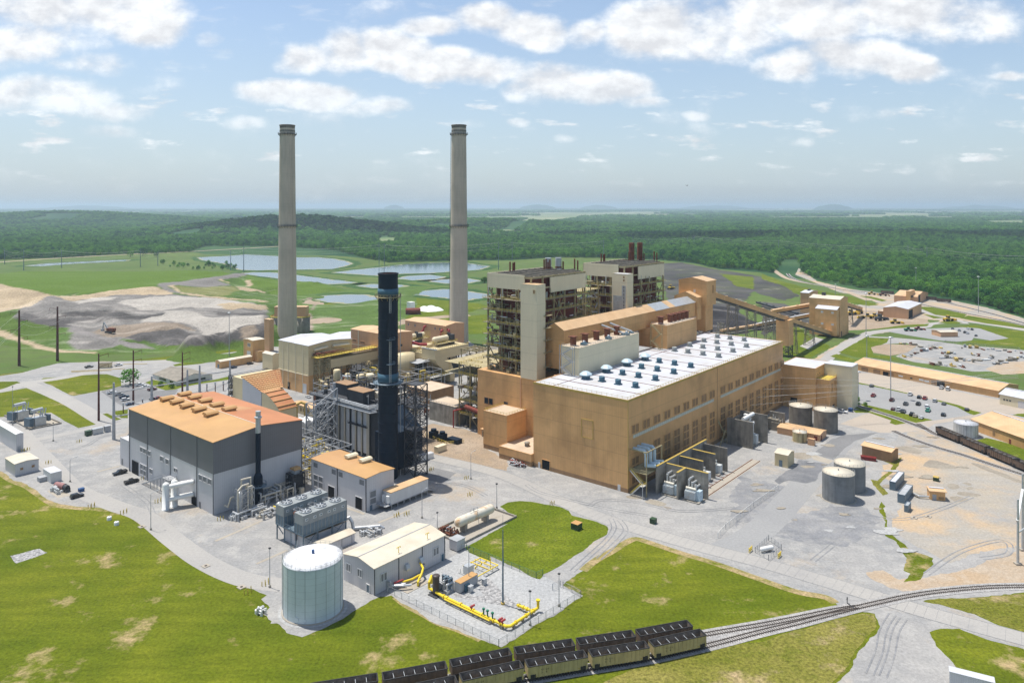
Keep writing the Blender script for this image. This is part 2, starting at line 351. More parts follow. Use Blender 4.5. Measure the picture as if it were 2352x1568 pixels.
def ribbon_mesh(w, width, z, offs=0.):
    vs = []; fs = []; n = len(w)
    for i in range(n):
        a = Vector(w[max(i-1,0)]); b = Vector(w[min(i+1,n-1)]); d = (b-a).normalized(); nn = Vector((-d.y,d.x)); p = Vector(w[i])+nn*offs
        vs += [(*(p+nn*width/2),z),(*(p-nn*width/2),z)]
        if i: fs.append((2*i-2,2*i-1,2*i+1,2*i))
    return vs, fs
def road(name, pts, width, lv, m, k=0, seg=6, world=False):
    w = smooth_line(pts if world else [G(k,*p) for p in pts], seg=seg); vs, fs = ribbon_mesh(w, width, 0)
    b = MB(); b.add(vs, fs); o = b.build(name, MT[m]); o.location.z = lev(lv); o['kind'] = 'structure'; return o
def mixk(*groups):                     # groups of (sheet, points) into one outline of bearings
    return [R(k, *p) for k, ps in groups for p in ps]
# ground, out to the horizon
b = MB(); n = 96
b.add([(0,0,0)]+[(70000*math.cos(2*math.pi*i/n),70000*math.sin(2*math.pi*i/n),0) for i in range(n)], [(0,1+i,1+(i+1)%n) for i in range(n)])
b.build('ground', MT['wood_floor'], kind='structure').location.z = -.25
sheet('meadow', [(-300,640),(-200,598),(140,592),(290,583),(440,578),(470,584),(640,586),(770,587),(845,594),(895,603),(950,602),(1080,598),(1170,598),(1300,590),(1380,592),(1520,598),(1600,606),(1650,618),(1740,625),(1785,640),(1850,640),(1900,652),(1990,670),(2060,674),(2190,700),(2280,718),(2352,740),(2700,820),(2900,1700),(-500,1700),(-400,900)], 0, 'meadow', jit=4, step=14)
sheet('lawn', [(-100,870),(560,800),(900,800),(1180,1100),(2500,1180),(2700,1800),(-600,1800),(-500,1000)], 1, 'lawn').location.z = .016
gravel_pts = mixk((5,[(-200,980),(-100,1010),(0,1062),(60,1100),(130,1145),(250,1190),(330,1240),(500,1350),(700,1380),(900,1395),(1080,1410),(1230,1470),(1330,1540)]),
  (11,[(1430,190),(1560,290),(1700,370),(1900,480),(2080,580),(2190,645)]), (12,[(0,675),(60,720),(190,775),(150,810),(220,890),(160,945),(240,1000),(230,1020),(290,1020),(380,1110),(500,1155),(620,1110),(870,1000),(1000,905),(1100,830),(1200,800),(1310,790),(1430,870),(1600,960),(1720,1030),(1900,1090),(2100,1180),(2285,1255)]),
  (13,[(810,795),(620,690),(820,560),(930,470),(1090,380),(1200,310),(1290,270),(1400,300),(1700,400),(2000,490),(2340,610)]),
  (14,[(120,680),(300,740),(560,790),(670,850),(690,880),(640,900),(880,935),(1000,950),(1060,1060),(1050,1120),(960,1190),(880,1290),(800,1440),(640,1620),(500,1800),(2050,1800),(2040,1567),(1740,1420),(1600,1270),(1520,1160),(1500,1110),(1600,1090),(1760,1075),(2050,1180),(2500,1320),(2500,1150),(2150,1060),(1900,950),(1500,835),(1440,825),(1900,795),(2350,765),(2700,740)]),
  (0,[(2600,1300),(2600,960),(2352,925),(2200,880),(2000,850),(1890,822),(1800,830),(1500,790),(1100,800),(1060,770),(900,765),(740,770),(640,790),(556,806)]),
  (5,[(1560,62),(1250,76),(900,82),(520,97),(380,132),(200,182),(0,212),(-200,240)]))
sheet('gravel_yard', gravel_pts, 2, 'gravel', jit=.7).location.z = .036
road('bare_verge', mixk((5,[(-100,1030),(0,1072),(60,1108),(130,1152),(250,1198),(330,1250),(500,1358),(700,1388),(900,1403),(1080,1418),(1230,1478),(1330,1550)]),(11,[(1430,198),(1560,300),(1700,385),(1900,495),(2080,595),(2190,655)])), 4, 1, 'verge').location.z = .027
road('bare_verge', [R(12,*p) for p in [(1330,800),(1430,875),(1600,966),(1720,1036),(1900,1096),(2100,1186)]], 1.5, 1, 'verge').location.z = .027
road('bare_verge', mixk((13,[(820,560),(930,470),(1090,380),(1200,310),(1290,275),(1400,303),(1700,403),(2000,493),(2340,613)]),(14,[(300,745),(560,795),(660,850)])), 3, 3, 'verge')
sheet('gravel_patch',[(-250,1100),(150,1190),(400,1200),(300,1300),(0,1480),(-250,1560)],3,'gravel_dark',8,jit=2.5)
sheet('gravel_patch',[(300,1500),(560,1380),(900,1400),(1000,1500),(1050,1640),(700,1750),(350,1700),(100,1640)],3,'gravel_dark',8,jit=3)
for k_, ps_, w_ in ((11,[(1930,295),(2140,205),(2350,110)],1.3),(12,[(95,500),(230,440),(370,378)],1.2),(5,[(870,1070),(1070,1020)],1.4),(6,[(1190,1525),(1330,1470),(1475,1408)],1.2),(5,[(1700,1365),(1790,1395)],2),(12,[(880,-10),(1030,40),(1060,55)],1.2)): road('concrete_strip', [R(k_,*p) for p in ps_], w_, 6, 'pad')
sheet('asphalt_loop', [(1530,1100),(1690,1035),(1880,1080),(1760,1170),(1640,1150)],4,'asphalt',6,jit=.5)
sheet('dirt_patch', mixk((6,[(1540,690),(1660,640),(1980,690),(2160,760),(2160,860),(2260,930),(2350,960),(2350,1060),(2000,1000),(1700,930),(1560,880),(1530,780)])), 3, 'dirt_brown', jit=1)
# lawns inside the yard
sheet('lawn_patch', [(-200,270),(0,263),(150,260),(245,293),(100,322),(0,350),(-200,380)], 3, 'lawn', 5, jit=.3)
sheet('lawn_patch', [(-200,400),(0,362),(270,312),(330,350),(430,402),(480,420),(560,450),(640,470),(700,505),(760,548),(850,565),(960,545),(1085,600),(700,678),(560,600),(450,540),(200,560),(-200,600)], 3, 'lawn', 5, jit=.3)
sheet('lawn_patch', [(365,245),(390,230),(900,195),(960,195),(1080,230),(1090,310),(660,390),(620,380),(470,300),(380,265)], 3, 'lawn', 5, jit=.2)
sheet('lawn_patch', [(1000,530),(1145,510),(1145,590),(1085,588)], 3, 'lawn', 5, jit=.2)
sheet('lawn_patch', [(1550,112),(1640,90),(2040,35),(2080,40),(1930,78),(1800,102),(1570,125)], 3, 'lawn_bright', 5, jit=.2)
sheet('lawn_patch', [(1300,270),(1370,245),(1640,290),(1900,250),(2050,215),(2050,245),(1820,278),(1640,310),(1520,350),(1420,320)], 3, 'lawn_bright', 5, jit=.2)
sheet('lawn_patch', mixk((7,[(80,1382),(150,1345),(250,1330),(360,1335),(480,1360),(600,1380),(690,1420),(720,1460),(830,1490),(950,1520),(1030,1550)]),(13,[(1050,165),(1060,190),(1030,235),(930,290),(860,350),(740,430),(640,500),(540,560),(470,590),(430,640),(360,615),(250,545),(150,505),(0,425)]),(12,[(2200,480),(2000,395),(1970,350),(2060,300),(2350,140)]),(7,[(10,1567),(200,1490),(120,1410)])), 3, 'lawn_bright', jit=.4)
sheet('lawn_dry', mixk((14,[(-900,1300),(0,1190),(100,1160),(400,1080),(560,1020),(640,990),(760,965),(880,950),(1000,970),(1030,1060),(960,1140),(860,1260),(800,1380),(700,1500),(400,1800),(-1900,1800)])), 3, 'lawn_dry', jit=.6)
sheet('lawn_dry', [(1440,832),(1650,805),(1900,800),(2350,772),(2600,760),(2600,1130),(2350,1110),(2150,1050),(1900,948),(1600,865)], 3, 'lawn_dry', 14, jit=.6)
sheet('dirt_patch', [(1100,700),(930,600),(920,560),(1100,560),(1240,640),(1500,620),(1700,580),(2000,480),(2350,380),(2700,330),(2700,640),(2350,668),(1900,700),(1400,750),(1250,745)], 3, 'dirt_tan', 14, jit=1.2)
sheet('dirt_patch', mixk((8,[(1300,720),(1500,700),(1900,860),(2350,1090),(2700,1250),(2700,1567),(2200,1560),(1900,1500),(1500,1330),(1150,1180),(1060,1090),(1200,900),(1150,800)])), 3, 'gravel_tan', jit=2)
sheet('weeds', [(1060,-60),(1110,-20),(1100,60),(1130,200),(1220,290),(1350,380),(1550,450),(1550,500),(1480,540),(1400,640),(1280,660),(1320,590),(1260,560),(1280,440),(1200,300),(1110,250),(1090,120),(1060,40)], 4, 'lawn', 14, jit=.7)
sheet('weeds', [(970,1140),(1030,1150),(1090,1100),(1150,1060),(1180,1010),(1080,970),(1180,960),(1250,940),(1200,1060),(1110,1120),(1060,1180),(1130,1270),(1080,1280)], 4, 'lawn_dry', 8, jit=.5)
for q in ([(1660,1190),(1700,1175),(1760,1190),(1750,1215),(1690,1220)],[(1790,1170),(1830,1165),(1880,1185),(1850,1195)],[(1740,1260),(1780,1245),(1950,1270),(1970,1285),(1900,1295),(1780,1280)],[(1690,1300),(1760,1290),(1860,1320),(1820,1345),(1730,1335)],[(1830,1215),(1870,1205),(1910,1220),(1860,1230)],[(1460,1000),(1500,960),(1640,990),(1750,1035),(1600,1040),(1480,1025)],[(1900,1010),(1950,1000),(2330,1150),(2350,1180),(2200,1130)],[(1200,850),(1300,840),(1440,880),(1400,910),(1250,880)],[(280,905),(400,900),(450,940),(380,960),(300,940)]):
    sheet('damp_patch', q, 4, 'stain', 8, jit=.6, smooth=True)
for q in ([(1200,1290),(1280,1280),(1360,1310),(1240,1310)],[(1380,1330),(1450,1320),(1570,1360),(1500,1380),(1400,1350)],[(1540,1380),(1620,1395),(1580,1405)]):
    sheet('damp_patch', q, 4, 'stain', 7, jit=.4, smooth=True)
# roads and paved areas
road('main_road', [(985,1048),(1060,1065),(1130,1083),(1185,1103),(1310,1160),(1400,1195),(1500,1225),(1600,1253),(1750,1292),(1880,1330),(2006,1368),(2134,1407),(2352,1467),(2600,1540)], 7.4, 5, 'concrete_road')
mr_ = smooth_line([G(0,*p) for p in [(985,1048),(1060,1065),(1130,1083),(1185,1103),(1310,1160),(1400,1195),(1500,1225),(1600,1253),(1750,1292),(1880,1330),(2006,1368),(2134,1407),(2352,1467)]], seg=6); jq = MB()
for o_ in (-3.75,3.75): jq.add(*ribbon_mesh(mr_, .3, 0, o_))
for p_, p2_ in zip(mr_[:-1], mr_[1:]):
    d_ = (Vector(p2_)-Vector(p_)).normalized(); n_ = Vector((-d_.y,d_.x)); L_ = (Vector(p2_)-Vector(p_)).length
    for k_ in range(max(1,int(L_/7))): c_ = Vector(p_)+d_*(2+k_*7); jq.add([(*(c_+n_*s1+d_*s2),0) for s1, s2 in ((-3.5,-.04),(3.5,-.04),(3.5,.04),(-3.5,.04))],[(0,1,2,3)])
jq.build('road_joint', MT['asphalt_light'], kind='structure').location.z = .094
road('tank_road', [(1665,1262),(1720,1235),(1770,1195),(1830,1130),(1872,1085),(1915,1035),(1950,1000)], 11.5, 4, 'asphalt_light')
sheet('wet_asphalt', [(120,1150),(340,960),(560,1000),(545,1060),(480,1150),(400,1170),(250,1150),(150,1180)], 5, 'asphalt_wet', 8, jit=.8)
sheet('paving', [(440,930),(480,920),(645,970),(600,1000),(460,960)], 6, 'pad', 8)
sheet('tar_road', [(470,900),(620,780),(730,740),(1050,720),(830,800),(740,860),(650,960),(560,940)], 5, 'asphalt', 8, jit=.5)
road('yard_road', [(-200,925),(0,898),(60,880),(140,868),(230,850),(330,834),(430,826),(560,815),(700,790)], 9.5, 4, 'concrete_road')
road('yard_road', [(55,878),(110,900),(165,925),(215,955),(245,972)], 9.5, 4, 'concrete_road')
road('yard_road', [(-100,1020),(60,1012),(180,990),(270,972),(330,955)], 6, 5, 'concrete_road')
road('yard_road', [(40,985),(110,1060),(170,1120),(260,1160),(330,1185),(400,1240),(470,1290),(560,1330),(660,1345)], 8, 4, 'concrete_road')
sheet('car_park', [(660,392),(905,350),(1090,310),(1180,280),(1290,270),(1440,330),(1620,330),(1600,380),(1450,420),(1200,470),(1140,510),(1000,530),(830,555)], 3, 'asphalt_light', 5)
sheet('car_park', [(905,350),(1090,300),(1200,290),(1300,330),(1420,345),(1600,330),(1560,390),(1300,430),(1100,480),(1060,460)], 4, 'asphalt', 5)
sheet('apron', [(700,640),(900,560),(980,540),(860,480),(820,420),(820,180),(1000,190),(1500,290),(1700,340),(2110,420),(2500,470),(2500,560),(1960,545),(1900,590),(1550,640),(1470,690),(1250,720),(1060,720),(850,670)], 3, 'concrete_pink', 8)
sheet('car_park', [(700,250),(820,272),(960,292),(1290,370),(1510,420),(1760,490),(1890,560),(1530,612),(1300,560),(960,480),(840,480),(700,460)], 4, 'asphalt_light', 8)
sheet('lawn_strip', [(820,262),(1000,295),(1150,328),(1310,365),(1370,382),(1290,368),(1000,306),(820,274)], 5, 'lawn_bright', 8, jit=.15)
sheet('lawn_strip', [(1510,410),(1600,432),(1770,475),(1890,520),(1970,540),(1900,562),(1860,550),(1750,490),(1590,442)], 5, 'lawn_bright', 8, jit=.15)
sheet('lawn_strip', [(820,500),(840,480),(900,460),(1010,487),(1260,545),(1530,605),(1380,632),(1240,590),(900,515)], 5, 'lawn_bright', 8, jit=.15)
sheet('lawn_strip', [(820,520),(880,510),(1200,590),(1310,630),(1200,650),(1145,632),(1160,610),(960,540),(840,540)], 5, 'lawn_bright', 8, jit=.15)
sheet('lawn_strip', [(1920,790),(2010,765),(2120,790),(2500,900),(2500,1050),(2350,980),(2100,860)], 5, 'lawn_bright', 8, jit=.2)
sheet('lawn_strip', [(2250,560),(2300,550),(2500,545),(2500,590),(2350,580)], 5, 'lawn_bright', 8, jit=.2)
# right hand side, behind the warehouses
sheet('gravel_lot', mixk((4,[(380,1560),(480,1440),(620,1360),(780,1270),(930,1210),(1100,1190),(1480,1170),(1600,1110),(1250,1080),(760,1200),(760,1000),(900,960),(1050,960),(900,890),(700,860),(300,700),(330,640),(500,760),(800,830),(1200,880),(1700,930),(2000,990),(2350,1090),(2700,1180),(2700,1260),(2350,1190),(1800,1110),(1500,1140),(1250,1200),(960,1240),(820,1320),(660,1430),(560,1500),(480,1600)])), 2, 'gravel_tan', jit=1.0)
sheet('equipment_yard', [(760,1200),(765,1030),(1000,1020),(1180,1070),(1480,1100),(1500,1130),(1400,1160),(1100,1180),(960,1190)], 3, 'dirt_brown', 4, jit=1.)
road('yard_road', [(480,1600),(560,1480),(690,1370),(860,1270),(1000,1215),(1200,1190),(1450,1170),(1520,1140),(1800,1120),(2100,1155),(2350,1195),(2700,1255)], 9, 4, 'concrete_road', 4)
road('yard_road', [(1400,990),(1540,1060),(1760,1110),(1820,1140)], 8, 4, 'concrete_road', 4)
sheet('gravel_lot', [(1130,1210),(1250,1190),(1700,1175),(1800,1170),(1950,1180),(2215,1270),(2050,1290),(1900,1265),(1880,1290),(1750,1300),(1600,1290),(1350,1250)], 4, 'asphalt_light', 4)
sheet('laydown_yard', [(960,1250),(1150,1260),(1600,1300),(1800,1330),(2300,1370),(2500,1400),(2500,1500),(2300,1500),(2100,1567),(1880,1567),(1700,1530),(1350,1480),(1200,1430),(1380,1350),(1300,1310),(960,1330)], 4, 'gravel', 4, jit=.5)
sheet('dirt_patch', [(970,1350),(1100,1320),(1400,1330),(1300,1400),(1150,1425),(1000,1400)], 4, 'dirt_brown', 4, jit=.6)
sheet('dirt_patch', mixk((8,[(2000,150),(2150,90),(2350,80),(2600,70),(2600,200),(2350,190),(2150,200)])), 5, 'dirt_tan', jit=.6)
sheet('lawn_patch', [(690,1395),(930,1260),(1140,1270),(1120,1310),(980,1350),(1000,1420),(1160,1430),(1250,1470),(1000,1440),(850,1440)], 5, 'lawn_bright', 4, jit=.4)
sheet('lawn_patch', [(610,1430),(670,1410),(860,1465),(800,1480),(640,1440)], 5, 'lawn_bright', 4, jit=.3)
sheet('lawn_patch', [(180,1400),(180,1160),(330,1170),(450,1270),(600,1330),(610,1350),(440,1440),(300,1440)], 5, 'lawn_bright', 4, jit=.3)
for q in ([(1370,985),(1540,990),(1840,1055),(1800,1090),(1560,1060),(1440,1010)],[(1780,1090),(1850,1065),(2350,1150),(2600,1200),(2600,1230),(2350,1180),(2000,1135)],[(1730,1165),(1900,1150),(2350,1210),(2600,1260),(2600,1400),(2350,1370),(2000,1330),(1780,1310),(1880,1290),(2060,1290),(2215,1270),(1950,1180)],[(1440,1050),(1640,1085),(1540,1092)],[(880,890),(980,895),(1120,930),(1080,940)],[(990,1190),(1280,1150),(1500,1140),(1480,1160),(1250,1178)],[(1580,1130),(1680,1105),(1800,1130),(1700,1140)]):
    sheet('lawn_strip', q, 7, 'lawn_bright', 4, jit=.4)
sheet('dirt_patch',[(1250,-40),(1500,-150),(2000,-100),(2400,0),(2600,300),(2350,330),(1900,420),(1650,480),(1560,430),(1350,330),(1230,250),(1190,100)],3,'gravel_tan',14,jit=2).location.z = .0395; SH[0] -= 1
for i in range(34):
    a_, b_ = rng.uniform(255,430), rng.uniform(55,126); c_ = (a_*AX[0]+b_*BX[0], a_*AX[1]+b_*BX[1]); s_ = rng.uniform(.8,3.2); sheet('damp_patch', [(c_[0]+s_*rng.uniform(.6,2.2)*math.cos(t_), c_[1]+s_*rng.uniform(.5,1)*math.sin(t_)) for t_ in np.linspace(0,5.6,9)], 4, 'stain' if i % 3 else 'gravel_white', world=True, smooth=True, jit=.25, step=.6).location.z = .1+i*.004
for k_, ps_ in ((13,[(1050,95),(1075,180),(1000,290),(880,400),(700,560)]),(13,[(1130,110),(1180,200),(1080,320),(940,450)]),(7,[(300,1190),(420,1260),(700,1330),(1000,1400),(1400,1470)]),(7,[(900,1380),(1000,1330),(1300,1350),(1700,1430),(2200,1400)]),(5,[(640,880),(800,830),(900,770),(1000,740)]),(5,[(1080,1190),(1180,1260),(1300,1350),(1350,1450)]),(14,[(480,480),(700,300),(800,200),(1000,120)]),(14,[(1500,600),(1800,400),(2150,300),(2180,400),(1950,440)]),(8,[(950,1480),(1300,1500),(1600,1420),(1900,1300)]),(6,[(1560,1170),(1750,1180),(1950,1200),(2140,1290)]),(14,[(1000,1500),(1080,1300),(1120,1100),(1200,960)]),(14,[(1120,1520),(1190,1320),(1230,1120),(1300,1000)])):
    for o_ in (0,1.7):
        w_ = smooth_line([G(k_,*p) for p in ps_], seg=8); vs_, fs_ = ribbon_mesh(w_, .42, 0, o_); q_ = MB(); q_.add(vs_, fs_); o = q_.build('tyre_track', MT['gravel_dark'], kind='structure'); o.location.z = lev(6)
sheet('pavement', [(340,1340),(480,1260),(560,1280),(420,1370)], 6, 'concrete_road', 4)
# coal yard
sheet('coal_yard', mixk((3,[(1500,600),(1700,590),(2000,650),(2200,680)]),(4,[(0,720),(200,800),(340,890),(200,930),(0,880)]),(3,[(2350,850),(2200,1000),(2300,1230),(1850,1240),(1600,1000),(1540,800)])), 3, 'coal_dust', jit=3, step=5)
sheet('coal_yard', mixk((4,[(0,1250),(0,940),(200,960),(340,1010),(490,1040),(490,1160),(330,1190),(180,1160)])), 3, 'coal_dust', jit=1.5, step=4)
sheet('weeds', mixk((3,[(2040,690),(2150,700),(2350,720),(2350,830),(2180,800),(2150,760)])), 4, 'lawn_bright', jit=2.5, step=4)
sheet('weeds', mixk((4,[(0,690),(180,760),(340,800),(560,850),(820,900),(1040,970),(960,980),(740,940),(300,870),(200,800),(0,740)])), 4, 'lawn_bright', jit=1.5, step=4)
road('dirt_track', [(5,620),(80,640),(150,690),(220,730),(330,760),(500,790),(640,815),(760,850),(880,900),(960,930)], 9, 5, 'dirt_tan', 4)
# open country beyond the woods
b = MB(); n = 96; rr_ = [6800, 69000]; b.add([(r_*math.cos(2*math.pi*i/n),r_*math.sin(2*math.pi*i/n),0) for r_ in rr_ for i in range(n)],[(i,(i+1)%n,n+(i+1)%n,n+i) for i in range(n)]); o = b.build('countryside', MT['farmland'], kind='structure'); o.location.z = -.1
# ponds and their banks
gmat('mud', (.30,.27,.20), (.25,.26,.15), s1=.05, fine=.15)
wm = bpy.data.materials.new('pond_water'); wm.use_nodes = True; _b = wm.node_tree.nodes['Principled BSDF']; _b.inputs['Base Color'].default_value = (.10,.14,.17,1); _b.inputs['Roughness'].default_value = .12; _b.inputs['Specular IOR Level'].default_value = .75
_n = wm.node_tree.nodes.new('ShaderNodeTexNoise'); _n.inputs['Scale'].default_value = .35; _n.inputs['Detail'].default_value = 4
_bp = wm.node_tree.nodes.new('ShaderNodeBump'); _bp.inputs['Strength'].default_value = .22; _bp.inputs['Distance'].default_value = .25
_t = wm.node_tree.nodes.new('ShaderNodeTexCoord'); wm.node_tree.links.new(_t.outputs['Object'], _n.inputs['Vector']); wm.node_tree.links.new(_n.outputs[0], _bp.inputs['Height']); wm.node_tree.links.new(_bp.outputs[0], _b.inputs['Normal'])
MT['water'] = wm
def pond(k, pts, grow=1.03):
    w = [G(k,*p) for p in pts]; c = np.mean(w, axis=0)
    def scaled(m): return [tuple(c+(np.array(p)-c)*(1+m/np.linalg.norm(np.array(p)-c))) for p in w]
    sheet('pond_bank', scaled(26), 2, 'reeds', world=True, jit=5, step=7)
    sheet('pond_bank', scaled(5), 3, 'mud', world=True, jit=2, step=6)
    sheet('pond', w, 4, 'water', world=True, jit=5.5, step=5)
pond(2, [(-180,600),(-380,570),(-430,545),(-120,530),(0,518),(220,530),(480,545),(640,545),(800,560),(900,580),(945,600),(880,625),(760,648),(560,652),(300,655),(100,660),(-60,655)])
pond(2, [(-60,690),(80,678),(290,682),(460,705),(700,735),(990,768),(900,778),(700,785),(460,755),(200,720),(30,700)])
pond(2, [(780,680),(1000,655),(1200,635),(1400,610),(1700,592),(1950,592),(2180,625),(2080,655),(1900,668),(1640,685),(1400,690),(1250,712),(1000,695)])
pond(2, [(1370,735),(1450,712),(1640,702),(1780,720),(1700,740),(1500,748)])
pond(2, [(1660,760),(1780,742),(2000,735),(2100,755),(1980,775),(1800,778)])
pond(2, [(1010,800),(1120,785),(1320,785),(1450,800),(1350,815),(1150,818)])
pond(2, [(1440,862),(1560,848),(1780,830),(1960,845),(2220,885),(2120,905),(1960,928),(1700,895),(1540,880)])
pond(2, [(540,905),(700,890),(900,880),(1060,880),(1200,905),(1160,945),(960,962),(760,945)])
pond(1, [(230,620),(400,600),(600,590),(900,575),(1160,566),(1130,575),(900,590),(600,605),(400,622)])
road('gravel_road', [(-100,611),(0,602),(150,592),(300,584),(430,578),(640,566)], 16, 4, 'dirt_tan')
sheet('lawn_patch', mixk((2,[(1390,990),(1500,900),(1800,930),(2100,960),(2180,980),(2000,1040),(1800,1060),(1500,1090),(1390,1100)])), 5, 'lawn_bright', jit=2, step=4)
sheet('lawn_patch', mixk((2,[(460,880),(460,760),(700,790),(880,830),(700,860)])), 5, 'lawn_bright', jit=2, step=4)
sheet('dirt_yard', mixk((2,[(460,980),(560,920),(720,960),(960,990),(1190,980),(1390,1000),(1500,1040),(1800,1060),(2000,1040),(2000,1080),(1600,1110),(1390,1150),(1100,1200),(700,1240),(560,1240)])), 3, 'dirt_brown', jit=2, step=4)
sheet('lawn_patch', mixk((2,[(600,1000),(740,950),(940,990),(860,1015),(740,1035)])), 5, 'lawn', jit=1, step=3)
sheet('lawn_patch', mixk((2,[(890,1030),(980,1005),(1080,1030),(1110,1060),(1060,1100),(960,1090),(1000,1050)])), 5, 'lawn_bright', jit=1, step=3)
sheet('lawn_strip', mixk((2,[(580,1210),(700,1195),(860,1160),(990,1155),(860,1180),(700,1215)])), 5, 'lawn_bright', jit=.6, step=3)
sheet('lawn_strip', mixk((2,[(580,1170),(700,1130),(790,1150),(700,1175)])), 5, 'lawn_bright', jit=.6, step=3)
sheet('lawn_patch', mixk((2,[(1720,1095),(2000,1070),(2200,1050),(2200,1230),(2000,1230),(1950,1130)])), 5, 'lawn_bright', jit=.6, step=3)
# tan clearings far away in the woods
for q in ([(1150,505),(1240,497),(1350,494),(1330,500),(1260,512),(1190,519)],[(860,560),(875,546),(915,545),(905,558)],[(650,557),(700,551),(755,552),(700,560)],[(1135,528),(1230,510),(1250,512),(1160,530)],
          [(0,484),(400,483),(640,484),(500,486),(100,487)],[(1500,481),(1900,480),(2100,483),(1700,485)],[(2050,486),(2352,484),(2352,488),(2150,489)],[(1240,488),(1500,487),(1560,490),(1300,491)],[(700,479),(1000,478),(1000,480),(720,481)],[(1100,478.2),(2300,478),(2300,479.4),(1300,479.6)],[(2250,507),(2352,505),(2352,515),(2280,514)]):
    sheet('field', q, 1, 'farmland')
# low hills on the skyline
def hill(name, u0, u1, d, h, m='wood_floor'):
    x0, x1 = (u0-CX)*d/F, (u1-CX)*d/F; L = x1-x0; n = 40; vs = []; fs = []
    for j in range(7):
        for i in range(n+1):
            t = i/n; s = j/6; prof = (math.sin(math.pi*t)**.6)*(math.sin(math.pi*min(1,s*1.0))**.8)
            vs.append((x0+L*t, d+(s-.5)*L*.5, -1+h*prof*(1+.25*mnoise.noise(Vector((t*6,s*2,d*.001))))))
    for j in range(6):
        for i in range(n): fs.append((j*(n+1)+i, j*(n+1)+i+1, (j+1)*(n+1)+i+1, (j+1)*(n+1)+i))
    b = MB(); b.add(vs, fs, True); o = b.build(name, MT[m]); o['kind'] = 'structure'
hill('hill', 1190, 1280, 24000, 165); hill('hill', 1330, 1420, 26000, 150); hill('hill', 1870, 1960, 22000, 165); hill('hill', 880, 930, 25000, 150); hill('hill', 2170, 2330, 27000, 140); hill('hill', 100, 300, 26000, 130); hill('hill', 1560, 1720, 30000, 140)
# ------------------------------------------------------------------ ash landfill
def inside(poly, x, y):
    r = np.zeros(x.shape, bool); n = len(poly)
    for i in range(n):
        x0, y0 = poly[i]; x1, y1 = poly[(i+1)%n]
        c = ((y0 > y) != (y1 > y)) & (x < (x1-x0)*(y-y0)/((y1-y0) or 1e-9)+x0)
        r ^= c
    return r
def vnoise(x, y, s, seed=0, oct=4):
    out = np.zeros(x.shape); amp = 1; tot = 0
    rg = np.random.default_rng(seed); T = rg.random((256,256))
    for o in range(oct):
        fx, fy = x/s, y/s; ix, iy = np.floor(fx).astype(int), np.floor(fy).astype(int); tx, ty = fx-ix, fy-iy
        tx = tx*tx*(3-2*tx); ty = ty*ty*(3-2*ty)
        g = lambda a, b: T[(ix+a) % 256, (iy+b) % 256]
        out += amp*((g(0,0)*(1-tx)+g(1,0)*tx)*(1-ty)+(g(0,1)*(1-tx)+g(1,1)*tx)*ty); tot += amp; amp *= .55; s /= 2.1
    return out/tot
